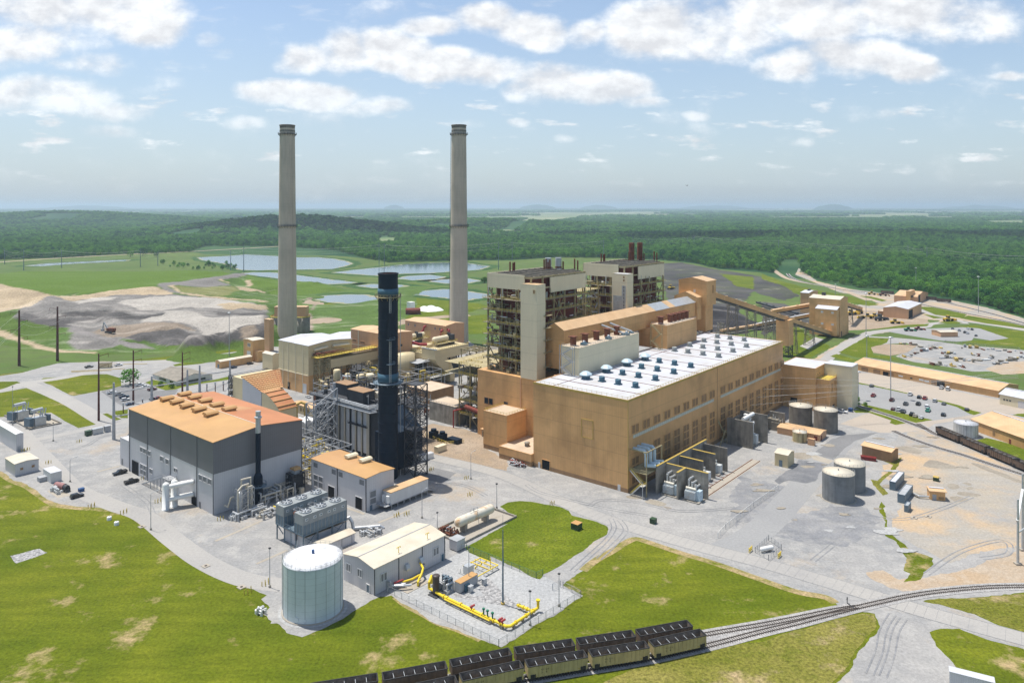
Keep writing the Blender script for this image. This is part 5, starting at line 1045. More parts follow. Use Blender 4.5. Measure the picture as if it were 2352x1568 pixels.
def pipe_cluster(name, label, a0, a1, b0, b1, h, n, seed, mats=('pipe_silver','steel_grey','roof_beige'), rack=None, rmax=.4):
    t = pt(name, label, 'pipework', (a0+a1)/2, (b0+b1)/2); rr = random.Random(seed); qs = {m: MB() for m in mats}
    for _ in range(n):
        m = rr.choice(mats); q = qs[m]; r_ = rr.uniform(.1,rmax); x, y, z = rr.uniform(a0,a1), rr.uniform(b0,b1), rr.uniform(.6,h)
        if rr.random() < .5: x2, y2 = min(a1,x+rr.uniform(2,9)), y
        else: x2, y2 = x, min(b1,y+rr.uniform(1.5,7))
        q.pipe([(x,y,0),(x,y,z),(x2,y2,z),(x2,y2,max(0,z-rr.uniform(.5,h)))], r_, 6)
        if rr.random() < .45: s_ = rr.uniform(.2,.8); q.box(x-s_,x+s_,y-s_,y+s_,0,rr.uniform(.6,h*.6))
        if rr.random() < .2: q.cyl((x2,y2,0),(x2,y2,rr.uniform(1,h*.7)),rr.uniform(.35,.9),n=10)
    for m, q in qs.items(): q.build('pipework', m, t)
    if rack:
        q = MB(); nx, ny, hh = rack
        for i in range(nx+1):
            for j in range(ny+1): x = a0+(a1-a0)*i/nx; y = b0+(b1-b0)*j/ny; q.beam((x,y,0),(x,y,hh),.3)
        for z in np.arange(3,hh+.1,3.2):
            for i in range(nx+1): x = a0+(a1-a0)*i/nx; q.beam((x,b0,z),(x,b1,z),.25)
            for j in range(ny+1): y = b0+(b1-b0)*j/ny; q.beam((a0,y,z),(a1,y,z),.25)
        q.build('frame','steel_grey',t)
    return t
t = pt('condenser_skid', 'silver vertical heat exchanger wrapped in pipes beside the thin stack', 'process skid', 152.5, 262.5)
q = MB(); q.lathe([(1.3,0),(1.3,7.4),(1.0,8.3),(.01,8.8)],14,(151.5,263.2)); q.build('vessel','pipe_silver',t)
q = MB()
for p_ in ([(150.2,262,0),(150.2,262,9.8),(152,262,11.2),(154.5,262,11.2),(154.5,264,9)],[(153.8,261,0),(153.8,261,10.4),(155.4,261,10.4),(155.4,261,2)],[(156.6,264,0),(156.6,264,12.6),(153,264.5,12.6),(153,265,8)],[(150,264.5,7),(148.6,264.5,7),(148.6,266.5,3),(148.6,269,3)]): q.pipe(p_,.33,8)
q.build('pipework','roof_beige',t)
q = MB(); q.lattice(150.2,156,260.4,265.4,0,10,4,.22,.12); q.build('frame','steel_grey',t)
pipe_cluster('pipe_bundle','tangle of low silver pipes and valves in front of the thin stack',145.5,160,257.5,262,2.6,34,5)
pipe_cluster('pipe_bundle','tangle of beige pipes between the thin stack and the grey pump building',161,180,262.5,268.5,5.2,40,6)
pipe_cluster('pipe_bundle','low row of pumps and pipes along the concrete strip by the cooling tower',153,164,251.5,256,2.2,26,8)
t = pt('chiller_skid', 'blue chiller skid with silver tank under a beige roof behind the cooling tower', 'process skid', 160, 246)
q = MB(); q.box(158.5,176,242.6,248.6,.3,3.0); q.build('body','blue_paint',t); q = MB(); q.box(160,177,243.5,247.5,3.05,3.35); q.build('roof','roof_beige',t)
q = MB(); q.cyl((160,250,4.6),(178,250,4.6),1.0,n=14); q.ball((160,250,4.6),1,12); q.ball((178,250,4.6),1,12); q.build('tank','pipe_silver',t)
q = MB(); q.pipe([(157.2,244,0),(157.2,244,5.2),(157.2,249,5.2)],.22); q.pipe([(157.2,241,0),(157.2,241,4.4),(157.2,244,4.9)],.22); q.build('pipework','pipe_yellow',t)
t = pt('dark_pump_frame', 'dark framed machine with tan exhaust hood against the grey building', 'process skid', 178, 266)
q = MB(); q.lattice(175.5,181,263.8,268.8,0,8,3,.3,.18); q.box(175.5,181,263.8,268.8,7.6,7.8); q.build('frame','steel_dark',t); q = MB(); q.box(176,180.6,264.2,268.4,2.5,7); q.build('casing','steel_dark',t); q = MB(); q.box(177.2,179.6,265.2,267.6,7.8,9.4); q.build('vent','galv',t); q = MB(); q.prism([(264.6,9.4),(268.2,9.4),(268,10.1),(265.4,10.3)],176.8,180.0,'x'); q.build('hood','roof_ochre',t)
t = pt('wall_pipe', 'long tan pipe along the foot of the two-tone grey gable wall', 'pipe', 172, 269.6); q = MB(); q.pipe([(164,269.4,4.2),(191,269.4,4.2)],.28); [q.beam((x,269.4,0),(x,269.4,4.2),.2) for x in (168,174,180,186)]; q.build('pipework','roof_beige',t)
# pump building and electrical trailer
T = pt('pump_building', 'light grey building with tan low pitched roof and two hooded vents beside the black stack', 'building', 183.9, 227.8)
shed(T, 183.9, 198, 227.8, 263, 0, 13, 13.55, 'b', 'siding_light', 'roof_ochre')
for b, z in ((258.7,10),(246.4,10),(242.0,10),(228.7,10)): win(T,'a',183.9,b,b+2.9,z,z+2.0,'louvre_grey','siding_light',False)
for b in (258.6,255.3): win(T,'a',183.9,b,b+2.8,4.9,6.9,'louvre_grey','siding_light',False); win(T,'a',183.9,b,b+2.8,2.3,4.5,'louvre_grey','siding_light',False)
win(T,'a',183.9,247.5,251.6,.05,4.7,'black_hole','siding_light',False,name='door'); win(T,'a',183.9,230,234.1,.05,4.7,'black_hole','siding_light',False,name='door')
win(T,'b',227.8,185.8,188.7,4.9,7.3,'louvre_grey','siding_light',False); win(T,'b',227.8,185.8,188.7,2.4,4.5,'louvre_grey','siding_light',False); win(T,'b',227.8,185.8,187,.05,2.1,'steel_blue',None,name='door')
q = MB(); q.box(183.7,183.9,245.4,245.8,0,12.9); q.box(183.7,184,227.6,227.85,0,12.9); q.build('downpipe','steel_dark',T)
for x, y in ((945,935),(1072,970)):
    a, b = AB(G(6,x,y,14)); t = pt('ridge_vent', 'hooded grey vent on the tan roof of the pump building', 'roof vent', a, b, 13.6, 'hooded vents on the pump building roof')
    q = MB(); q.box(a-2.4,a+2.4,b-.9,b+.9,13.5,14.4); q.build('base','siding_beige',t); q = MB(); q.prism([(b-1.4,14.3),(b+1.4,14.3),(b+1.4,14.6),(b+.8,15.2),(b-.8,15.2),(b-1.4,14.6)],a-2.7,a+2.7,'x'); q.build('hood','siding_cream',t)
t = pt('duct_elbow', 'shiny metal duct elbow on the end of the pump building', 'duct', 198.6, 232); q = MB(); q.pipe([(199.2,231,0),(199.2,231,4.4),(198.2,234.5,4.8)],.9,12); q.build('duct','galv',t)
T = pt('electrical_trailer', 'long white electrical house with tan roof raised on a steel frame', 'trailer', 192, 222.4)
q = MB(); q.box(192,211.8,222.6,227.2,1.9,6.3); q.build('body','siding_white',T); q = MB(); q.box(191.8,212,222.4,227.4,6.3,6.55); q.build('roof','roof_tan',T)
q = MB()
for a in np.arange(192.4,211.8,3.2):
    for b in (222.8,227): q.beam((a,b,0),(a,b,1.9),.3)
q.box(191,212.4,222.5,227.4,1.6,1.88); q.rail([(189.2,222.6,1.8),(189.2,228,1.8)],1.2,.1); q.box(189,192,222.4,228,1.6,1.75); q.build('frame','steel_grey',T)
for b in (223.2,225.4): q = MB(); q.box(191,192,b,b+1.5,2.2,5.0); q.build('air_conditioner','white_paint',T)
q = MB()
for k in range(7): q.beam((212.2+k*.5,222.7,1.8-.25*k),(212.2+k*.5,225,1.8-.25*k),.4,.1)
q.rail([(212.2,222.6,1.8),(216,222.6,0)],1.1,.1); q.rail([(212.2,225.1,1.8),(216,225.1,0)],1.1,.1); q.build('stairs','steel_grey',T)
# heat recovery boiler with the black stack
T = pt('black_stack', 'very tall banded black steel stack with ladder and round platforms', 'stack', 214, 250)
q = MB(); q.cyl((214,250,0),(214,250,88.7),4.25,n=40,caps=False)
q.build('shaft','navy',T)
q = MB(); q.lathe([(3.9,88.6),(3.9,80),(.01,80)],40,(214,250)); q.build('liner','rust',T)
q = MB()
for z in np.arange(4,80,4.05): q.lathe([(4.25,z-.12),(4.42,z-.12),(4.42,z+.12),(4.25,z+.12)],40,(214,250))
q.lathe([(4.2,88.3),(4.5,88.3),(4.5,88.8),(3.9,88.8)],40,(214,250)); q.build('stiffener_ring','navy',T)
q = MB(); q.lathe([(4.3,79.2),(4.5,79.2),(4.5,82.2),(4.3,82.2)],24,(214,250)); q.build('monitor_band','fan_blue',T)
for z, r_, m in ((78.6,5.6,'steel_olive'),(41.5,6.5,'steel_blue')):
    q = MB(); q.lathe([(4.2,z-.2),(r_,z-.2),(r_,z),(4.2,z)],32,(214,250)); pf = q.build('platform',m,T); q = MB()
    for hz in (.55,1.15): q.lathe([(r_,z+hz-.05),(r_+.06,z+hz),(r_,z+hz+.05)],32,(214,250))
    for i in range(24): a = i*math.pi/12; q.beam((214+r_*math.cos(a),250+r_*math.sin(a),z),(214+r_*math.cos(a),250+r_*math.sin(a),z+1.2),.1); q.beam((214+4.2*math.cos(a),250+4.2*math.sin(a),z-1.5),(214+r_*math.cos(a),250+r_*math.sin(a),z-.2),.15) if i % 2 else None
    q.build('railing',m,pf)
q = MB(); q.lathe([(4.3,42),(4.55,42),(4.55,45.5),(4.3,45.5)],24,(214,250)); q.build('insulation_band','fan_blue',T)
q = MB(); ca, sa = math.cos(-2.1), math.sin(-2.1)
for o in (-.35,.35):
    x, y = 214+4.9*ca-o*sa, 250+4.9*sa+o*ca; q.beam((x,y,42),(x,y,79),.14)
for i in range(46): z = 42.5+i*.8; q.beam((214+4.9*ca+.35*sa,250+4.9*sa-.35*ca,z),(214+4.9*ca-.35*sa,250+4.9*sa+.35*ca,z),.09)
q.build('ladder','rail_grey',T)
q = MB(); q.box(214+4.2*ca-1,214+4.2*ca+1.3,250+4.6*sa-.9,250+4.6*sa+.7,60,72); q.build('cable_box','navy',T)
for z in (60.5,50): q = MB(); q.box(214+5*ca-1.5,214+5*ca+1.6,250+5*sa-1.3,250+5*sa+.8,z,z+.15); q.rail([(214+5*ca-1.5,250+5*sa-1.3,z),(214+5*ca+1.6,250+5*sa-1.3,z),(214+5*ca+1.6,250+5*sa+.8,z)],1.2,.09); q.build('landing','steel_blue',T)
q = MB(); q.beam((218.8,247.5,0),(218.8,247.5,80),.22); q.build('conduit','rail_grey',T)
T = pt('heat_recovery_boiler', 'dark heat recovery boiler with white panels, roof piping and black penthouse boxes', 'boiler', 225, 275)
q = MB(); q.box(225,241,270,318,1,23.5); q.build('casing','steel_dark',T)
q = MB(); q.prism([(270,1),(270,23),(262,19),(256,14),(256,4)],226,240,'x'); q.build('outlet_duct','navy',T)
q = MB(); q.box(212.5,226,247,257,3,19); q.build('breeching','navy',T)
for b in (277.5,281.8,286.2,290.4,294.8): q = MB(); q.box(224.7,225.02,b,b+2.9,1.5,22.4); o = q.build('panel','siding_white',T); o['label'] = 'white insulation panel'
q = MB()
for b in (275.8,276.8,280.9,285.4,293.8,298.5,299.3): q.cyl((224.2,b,0),(224.2,b,23.2),.42,n=8)
q.build('downcomer','roof_beige',T)
q = MB()
for b in (275.2,281.2,285.7,290,294.3,298,304,311,317): q.beam((224.6,b,0),(224.6,b,24.5),.55)
q.box(222.8,225,276,290,14.2,14.4); q.rail([(222.9,276,14.4),(222.9,290,14.4)],1.1,.09); q.build('frame','steel_dark',T)
q = MB(); q.box(221.5,244,272,320,23.55,23.75); q.build('roof_deck','steel_dark',T)
q = MB(); q.rail([(221.6,272.2,23.8),(221.6,319,23.8)],1.2,.1); q.rail([(221.6,272.2,23.8),(243,272.2,23.8)],1.2,.1); q.build('handrail','rail_grey',T)
for a0_, b0_, a1_, b1_ in ((225.6,281.5,232.6,293.5),(230.0,299.5,236.8,309.5)):
    q = MB(); q.box(a0_,a1_,b0_,b1_,23.8,29.2); o = q.build('penthouse','steel_dark',T); q = MB(); q.box(a0_-.15,a1_+.15,b0_-.15,b1_+.15,29.2,29.45); q.build('roof','siding_brown',o)
q = MB(); q.cyl((234,283,26.4),(246,283,26.4),1.6,n=18); q.ball((246,283,26.4),1.6,14); q.cyl((237,291,26.2),(250,291,26.2),.9,n=14); q.cyl((235,275,26.2),(247,275,26.2),.8,n=14); q.build('steam_drum','roof_beige',T)
q = MB()
for k in range(6): q.pipe([(222.4-.5*k*.3,300,25-.55*k),(222.4-.5*k*.3,273.5-.4*k,25-.55*k),(232,271.6-.5*k,25-.55*k)],.27,6)
q.build('header_pipe','pipe_silver',T)
q = MB(); q2 = MB(); rr = random.Random(4)
for _ in range(95):
    x, y = rr.uniform(226,252), rr.uniform(272,322)
    if 225 < x < 233 and 281 < y < 294: continue
    z = rr.uniform(24.2,27.8); d = rr.uniform(1.5,7); tg = q if rr.random() < .55 else q2
    tg.cyl((x,y,z),(x+d,y,z) if rr.random() < .5 else (x,y+d*.8,z),rr.uniform(.12,.42),n=6); tg.cyl((x,y,23.8),(x,y,z+rr.uniform(0,2.5)),rr.uniform(.12,.3),n=6)
    if rr.random() < .3: s_ = rr.uniform(.4,1.0); tg.box(x-s_,x+s_,y-s_,y+s_,23.8,24.2+rr.uniform(.3,2))
q.build('roof_pipework','pipe_silver',T); q2.build('roof_pipework','steel_dark',T)
q = MB()
for x in np.arange(244,262,4.4):
    for y in (276,290,304,318): q.beam((x,y,0),(x,y,25),.35)
for z in (8,16,24):
    for y in (276,290,304,318): q.beam((244,y,z),(261,y,z),.3)
    for x in np.arange(244,262,4.4): q.beam((x,276,z),(x,318,z),.3)
q.box(244,261,276,318,20,20.2); q.build('rear_frame','steel_dark',T)
for a, b, h0, h1, r_, m in ((240,321,27,32.5,1.8,'siding_beige'),(252,338,22,26,1.4,'siding_beige'),(256,333,22,26,1.4,'siding_beige'),(259,327,22,25.6,1.4,'siding_beige'),(262,321,22,26.5,2.2,'siding_cream'),(257,322,22,27,1.5,'siding_beige')):
    t = pt('blowdown_silencer', 'beige vertical silencer drum standing highest on two pipes over the black boiler' if h1 > 30 else 'beige silencer drum in the row above the rear of the black boiler', 'silencer', a, b, 0, None if h1 > 30 else 'silencers behind the black boiler')
    q = MB(); q.lathe([(.01,h0),(r_,h0),(r_,h1-.3),(r_*.8,h1),(.01,h1)],18,(a,b)); q.build('drum',m,t); q = MB(); q.cyl((a,b,0),(a,b,h0),.55,n=10); q.cyl((a+1.1,b-.8,0),(a+1.1,b-.8,h0),.5,n=10); q.build('pipework','galv' if h1 > 30 else 'steel_dark',t)
t = pt('lattice_tower', 'grey steel bracing tower between the grey building and the white panelled boiler', 'steel tower', 209.5, 296.5)
q = MB(); q.lattice(209.5,221.8,296.4,304,0,24,4,.55,.3); q.lattice(212.5,218,298,302.5,0,24,5,.35,.2); q.beam((209.5,304,0),(221.8,296.4,24),.4); q.cyl((222.6,299.8,0),(222.6,299.8,32),.7,n=12); q.beam((221.8,296.4,24),(221.8,296.4,30),.5); q.beam((209.5,296.4,24),(221.8,296.4,30),.35); q.build('frame','steel_grey',t)
t = pt('stair_lattice', 'black open lattice tower with crossed bracing right of the black stack', 'steel tower', 221, 242)
q = MB(); q.lattice(220.4,227.4,239.6,246.6,0,40,8,.45,.2); q.build('frame','steel_dark',t); q = MB()
for i in range(8): q.box(221,226.8,240.2,246,i*5+4.9,i*5+5.05) if i % 2 else q.beam((221,241,i*5),(226.8,245.4,i*5+5),.6,.15)
q.build('landing','steel_dark',t)
pipe_cluster('pipe_rack','long rack of crowded pipes between the grey building and the pump building',186,207,266,325,12,120,12,('pipe_silver','steel_dark','roof_beige','pipe_yellow'),(3,8,13),.35)
# turbine inlet filter house with orange roof
T = pt('inlet_filter_house', 'air inlet filter house with slatted orange hood and stepped orange duct', 'filter house', 222, 350)
q = MB(); q.box(222.3,246,383.2,393.5,3,21.4); q.build('filter_casing','siding_beige',T)
hood = lambda lo: [(222.2,383,lo(22)),(246,383,lo(22)),(238,367,lo(16)),(224,367,lo(16))]
q = MB(); vs = [(222.2,383,22.2),(246,383,22.2),(246,383,4),(222.2,383,4),(224.2,367,16.2),(237.4,367,16.2),(237.4,367,5),(224.2,367,5)]
q.add(vs,[(0,3,7,4),(1,5,6,2),(3,2,6,7),(0,1,2,3)]); q.build('transition_side','siding_light',T)
q = MB(); q.add([(222.0,383.2,22.25),(246.2,383.2,22.25),(237.6,366.8,16.3),(224,366.8,16.3),(222.0,383.2,22.5),(246.2,383.2,22.5),(237.6,366.8,16.55),(224,366.8,16.55)],[(0,1,2,3),(4,5,6,7),(0,1,5,4),(1,2,6,5),(2,3,7,6),(3,0,4,7)]); q.build('hood_roof','roof_tan' if False else 'roof_rust',T)
q = MB()
for k in range(1,9):
    f = k/9; w0, w1 = 222+2*f, 246.2-8.6*f; y, z = 383.2-16.4*f, 22.5-5.95*f; q.beam((w0,y,z+.1),(w1,y,z+.1),.28,.3)
for k in range(1,10): f = k/10; q.beam((222+24.2*f,383.2,22.6),(224+13.6*f,366.8,16.65),.22,.28)
q.build('roof_rib','roof_ochre',T)
q = MB(); q.cyl((221.9,383.6,22.5),(246.3,383.6,22.5),.55,n=10); q.build('ridge_roll','roof_rust',T)
prof = [(366.8,5),(366.8,16.4),(362.5,16.2),(358.5,14.8),(354.5,12.8),(351,10.6),(349.4,9),(349.4,2),(358,2)]
q = MB(); q.prism(prof,224.3,234.6,'x'); q.build('duct','siding_beige',T)
q = MB(); q.add([p for y, z in prof[1:7] for p in ((223.9,y,z+.15),(235,y,z+.15))],[(2*i,2*i+1,2*i+3,2*i+2) for i in range(5)]); q.build('duct_roof','roof_rust',T)
q = MB()
for y, z in prof[2:7]: q.box(223.8,235.1,y-.25,y+.25,z,z+.6)
q.build('duct_flange','roof_ochre',T)
q = MB(); q.lattice(221.8,246.2,393.6,397,0,21.5,4,.35,.2); q.build('access_frame','steel_dark',T)
q = MB()
for k in range(5): q.prism([(397,3.2+3.4*k),(400.2,2.4+3.4*k),(400.2,3.2+3.4*k),(397,5.6+3.4*k)],222.5,245.5,'x')
q.build('weather_hood','galv',T)
q = MB()
for x in (223,230,237,245):
    for y in (384,392): q.beam((x,y,0),(x,y,4),.4)
q.build('leg','steel_dark',T)
t = pt('gas_turbine', 'row of white ribbed turbine enclosure drums beside the tan roofed control hut', 'turbine', 226, 330)
for k, a in enumerate((222,226,230)): q = MB(); q.cyl((a,326,6.5),(a,334,6.5),1.7,n=16); q.box(a-1.7,a+1.7,326.2,333.8,1,6.4); q.build('enclosure','white_paint',t)
t = pt('yellow_pipe_loop', 'tan looped pipe beside the stepped orange duct', 'pipe', 236, 352)
q = MB(); q.pipe([(236.5,352,0),(236.5,352,9.6),(238.2,350.6,10.6),(240,349.4,9.6),(240,349.4,0)],.6,10); q.build('pipework','trim_yellow',t)
t = pt('control_hut', 'small cream hut with tan roof behind the grey lattice tower', 'building', 247, 353)
shed(t, 247.2, 254, 353, 372, 0, 4.8, 5.4, 'b', 'siding_cream', 'roof_tan')
for b in (356,360,363,368): win(t,'a',247.2,b,b+1.5,1.6,3.6,'glass','siding_beige',True)
# cooling tower
T = pt('cooling_tower', 'grey two-bank cooling tower on steel legs with six open roof fans', 'cooling tower', 148.6, 217.6)
for (b0_, b1_) in ((217.6,222.6),(229,234.1)):
    q = MB(); q.box(148.6,167,b0_,b1_,9.1,12.5); q.build('casing','fan_grey',T)
    q = MB(); q.box(148.7,166.9,b0_+.1,b1_-.1,5.9,9.1); q.build('louvre','steel_blue',T)
    q = MB()
    for a in np.arange(148.6,167.1,1.53): q.box(a-.09,a+.09,b0_-.02,b0_+.12,5.9,9.1)
    for b in np.linspace(b0_,b1_,4): q.box(148.56,148.7,b-.08,b+.08,5.9,9.1)
    for a in (148.6,154.7,160.9,167): q.box(a-.06,a+.06,b0_-.06,b0_,5.9,12.5)
    q.build('mullion','fan_grey',T)
    for a in (151.5,157.6,163.9):
        bc = (b0_+b1_)/2+.3; q = MB(); q.lathe([(2.0,12.5),(2.1,12.5),(2.1,13.0),(2.0,13.0)],24,(a,bc)); fr_ = q.build('fan_ring','galv',T); q = MB(); q.lathe([(.01,12.54),(1.97,12.54),(1.97,12.56)],24,(a,bc)); q.build('fan_well','steel_dark',fr_)
        q = MB(); q.cyl((a,bc,12.6),(a,bc,13.1),.35,n=10)
        for k in range(7):
            an = k*2*math.pi/7; q.beam((a+.3*math.cos(an),bc+.3*math.sin(an),12.85),(a+1.9*math.cos(an),bc+1.9*math.sin(an),12.85),.42,.06)
        q.build('fan_blade','galv',fr_)
    for a in (150.1,153.4,155.9,159.3,161.6,165.3):
        q = MB(); q.box(a-.55,a+.55,b0_-.05,b0_-.01,10.4,11.25); sg = q.build('nameplate','white_paint',T)
        q = MB()
        for x in (-.38,-.08,.14): q.prism([(a+x,10.55),(a+x+.2,10.55),(a+x+.27,11.1),(a+x+.06,11.1)],b0_-.08,b0_-.05,'y')
        q.build('emblem','fan_blue',sg)
q = MB()
for a in (149,154.8,160.8,166.8):
    for b in (217.9,222.3,229.2,233.8): q.beam((a,b,0),(a,b,5.5),.35)
for b in (217.7,222.5,229.1,234): q.beam((148.6,b,5.6),(167,b,5.6),.3,.5)
for a in (148.7,154.8,160.8,166.9): q.beam((a,217.6,5.55),(a,234.1,5.55),.3,.45)
for a in (149,160.8): q.beam((a,217.9,1),(a+5.8,217.9,5.3),.18); q.beam((a+5.8,217.9,1),(a,217.9,5.3),.18)
q.beam((149,233.8,5),(149,230,2.8),.25); q.build('leg_frame','steel_blue',T)
q = MB(); q.box(148.6,167,222.6,229,5.7,5.85); q.rail([(148.6,222.6,5.85),(148.6,229,5.85)],1.2,.09); q.build('walkway','steel_blue',T)
q = MB(); q.pipe([(150.2,223.8,2),(150.2,223.8,10.6),(150.2,225,11.4)],.55,10); q.build('riser','rust',T)
q = MB()
for a in (152,158,164): q.lattice(a,a+2,223.2,228.4,5.9,11,2,.18,.12)
q.build('service_frame','steel_grey',T)
q = MB()
for b in (223,223.9): q.beam((147.8,b,0),(147.8,b,6.8),.12)
for k in range(9): q.beam((147.8,223,.6+.7*k),(147.8,223.9,.6+.7*k),.08)
q.build('ladder','steel_blue',T)
T = pt('chemical_building', 'grey concrete building standing under the cooling tower legs', 'building', 147.8, 219)
q = MB(); q.box(150.2,168,219,231.4,0,4); q.build('wall','siding_light',T); q = MB(); q.box(150,168.2,218.8,231.6,4,4.15); q.build('roof','roof_gravel',T); win(T,'a',150.2,223,224,.05,2.4,'white_paint',None,name='door')
T = pt('tank_shed', 'long grey shed with ribbed beige roof in front of the cooling tower', 'building', 150, 210.6)
shed(T, 151, 165, 210.6, 215.2, 0, 3.3, 3.9, 'a', 'siding_light', 'roof_beige'); win(T,'b',210.6,159.6,163.6,.05,2.9,'siding_light','steel_grey',False,name='door')
t = pt('water_pipe', 'thick silver pipe with elbow beside the cooling tower', 'pipe', 172, 216); q = MB(); q.pipe([(168.6,221,0),(168.6,221,4),(170,220,4.6),(170.5,219,3),(170.5,218.5,.9),(178,212.5,.9),(179,211.5,.1)],.6,10); q.build('pipework','pipe_silver',t)
pipe_cluster('pipe_bundle','few low pipes and pumps beside the thick silver pipe',169,176,208,214,1.6,16,15)
# grey metal building
T = pt('gas_yard_building', 'long light grey metal building with ribbed beige roof beside the gas yard', 'building', 146.2, 177.2)
shed(T, 146.2, 176.3, 177.2, 192.2, 0, 8.1, 9.4, 'a', 'siding_light', 'roof_beige', .3)
q = MB(); q.box(146,176.6,184.55,184.85,9.55,9.72); q.build('ridge_cap','steel_grey',T)
q = MB(); [q.box(a-.12,a+.12,177.05,177.2,0,8) for a in (146.3,156,166,176.2)]; q.build('downpipe','steel_dark',T)
for b, z in ((188.6,3.6),(183,3.6)): win(T,'a',146.2,b,b+1.9,z,z+2.2,'louvre_grey','siding_white',True)
for a in (148.8,171): win(T,'b',177.2,a,a+2.2,3.2,5.4,'louvre_grey','siding_white',True)
win(T,'a',146.2,179.4,180.6,.05,2.4,'steel_blue','siding_white',False,name='door'); win(T,'b',177.2,174.5,175.7,.05,2.4,'fan_blue','siding_white',False,name='door')
for a in (158.3,164.4): q = MB(); q.prism([(177.2,3.2),(177.2,4.9),(176.5,4.9),(175.9,3.8),(175.9,3.2)],a,a+1.5,'x'); q.build('vent_hood','galv',T)
for a in (151.2,165.8): q = MB(); q.pipe([(a,176.8,0),(a,176.8,2.6),(a,175.6,2.9),(a,175.4,1.8)],.28,8); q.build('vent_pipe','galv',T)
for a, b in ((157.3,178.7),(170,179)):
    q = MB(); z = 8.45; q.pipe([(a,b,z),(a,b,z+2.0)],.11,6); q.pipe([(a-.7,b,z+1.6),(a-.7,b,z+2),(a+.7,b,z+2),(a+.7,b,z+1.6)],.1,6); q.build('relief_vent','pipe_yellow',T)
# white tank
T = pt('white_tank', 'big pale riveted storage tank with domed top and roof railing on a gravel pad', 'tank', 129.8, 185)
defm('tank_panel', (.60,.665,.69), rough=.5, var=.05, scale=.3, bands=1.85, bandd=.7, streak=.05)
defm('tank_roof', (.72,.73,.74), rough=.5, var=.06, scale=.3, dirt=(.36,.36,.38), dirts=.55, dirtamt=.8)
q = MB(); q.lathe([(8.5,0),(8.5,15.2)],56,(129.8,185)); q.build('shell','tank_panel',T)
q = MB(); q.lathe([(8.55,15.15),(8.55,15.35),(6,15.9),(3,16.25),(.01,16.4)],56,(129.8,185)); q.build('dome','tank_roof',T)
q = MB(); q.lathe([(8.9,0),(8.9,.35),(8.5,.35)],56,(129.8,185)); q.build('base_ring','pad',T)
q = MB()
for i in range(18): a = i*math.pi/9; x, y = 129.8+8.53*math.cos(a), 185+8.53*math.sin(a); q.beam((x,y,0),(x,y,15.2),.07)
q.build('seam','steel_grey',T)
q = MB()
for h_ in (.55,1.1): q.lathe([(8.4,15.3+h_-.04),(8.46,15.3+h_),(8.4,15.3+h_+.04)],56,(129.8,185))
for i in range(36): a = i*math.pi/18; x, y = 129.8+8.43*math.cos(a), 185+8.43*math.sin(a); q.beam((x,y,15.3),(x,y,16.4),.06)
q.build('railing','rail_grey',T)
q = MB(); q.cyl((129.8,185,16.35),(129.8,185,17.4),.38,n=12); q.build('vent','blue_paint',T)
q = MB()
for o in (0,.6):
    an = 2.29+o*.07; q.beam((129.8+8.9*math.cos(an),185+8.9*math.sin(an),0),(129.8+8.9*math.cos(an),185+8.9*math.sin(an),16.4),.12)
for k in range(24): q.beam((129.8+8.9*math.cos(2.29),185+8.9*math.sin(2.29),.5+k*.65),(129.8+8.9*math.cos(2.33),185+8.9*math.sin(2.33),.5+k*.65),.07)
q.build('ladder','rail_grey',T)
q = MB(); an = -2.75; q.cyl((129.8+8.45*math.cos(an),185+8.45*math.sin(an),1.4),(129.8+8.65*math.cos(an),185+8.65*math.sin(an),1.4),.75,n=16); an = -2.45; q.cyl((129.8+8.45*math.cos(an),185+8.45*math.sin(an),1.3),(129.8+8.62*math.cos(an),185+8.62*math.sin(an),1.3),.55,n=4); q.build('manway','tank_panel',T)
pad = sheet('tank_pad', [W(129.8+9.9*math.cos(i*math.pi/20), 185+9.9*math.sin(i*math.pi/20)) for i in range(40)], 4, 'gravel_white', world=True)
pipe_cluster('pump_skid','small silver pump skid on a slab left of the white tank',117.5,119.5,193,195.5,1.8,10,18,('pipe_silver','white_paint'))
# horizontal rusty tank on its concrete berm
T = pt('horizontal_tank', 'white horizontal tank stained orange with rust on concrete saddles', 'tank', 195, 187.6)
defm('rust_streaked', (.66,.62,.52), rough=.4, var=.06, dirt=(.50,.26,.08), dirts=.3, dirtamt=1.)
q = MB(); A = (193.6,187.4,4.1); B = (209.6,186.6,4.1); q.cyl(A,B,1.75,n=24,caps=False); q.ball(A,1.75,24); q.ball(B,1.75,24); q.build('shell','rust_streaked',T)
for a in (195.8,207.4): q = MB(); q.box(a-.6,a+.6,185.8,188.6,0,3.1); q.build('saddle','concrete',T)
q = MB(); q.rail([(199,187,5.9),(203,186.8,5.9)],1.1,.09); q.pipe([(201,187,5.7),(201,187,7)],.15); q.beam((201.5,184.6,0),(201.5,185.6,6),.12); q.build('top_platform','steel_grey',T)
berm = sheet('slab', [W(187.6,180.2), W(217.6,180.8), W(217.6,195.4), W(188,195.8)], 4, 'pad', world=True)
t = pt('berm_wall', 'low concrete wall around the horizontal rusty tank', 'wall', 188, 180.2); q = MB(); q.box(187.6,217.6,180.2,180.6,0,.8); q.box(187.6,217.6,195.2,195.6,0,.8); q.box(217.2,217.6,180.6,195.2,0,.8); q.box(187.6,188,180.6,195.2,0,.8); q.build('wall','concrete',t)
pipe_cluster('pump_skid','rusty pumps beside the horizontal tank',189,192.5,187,193,2.4,18,21,('rust','steel_grey','roof_beige'))
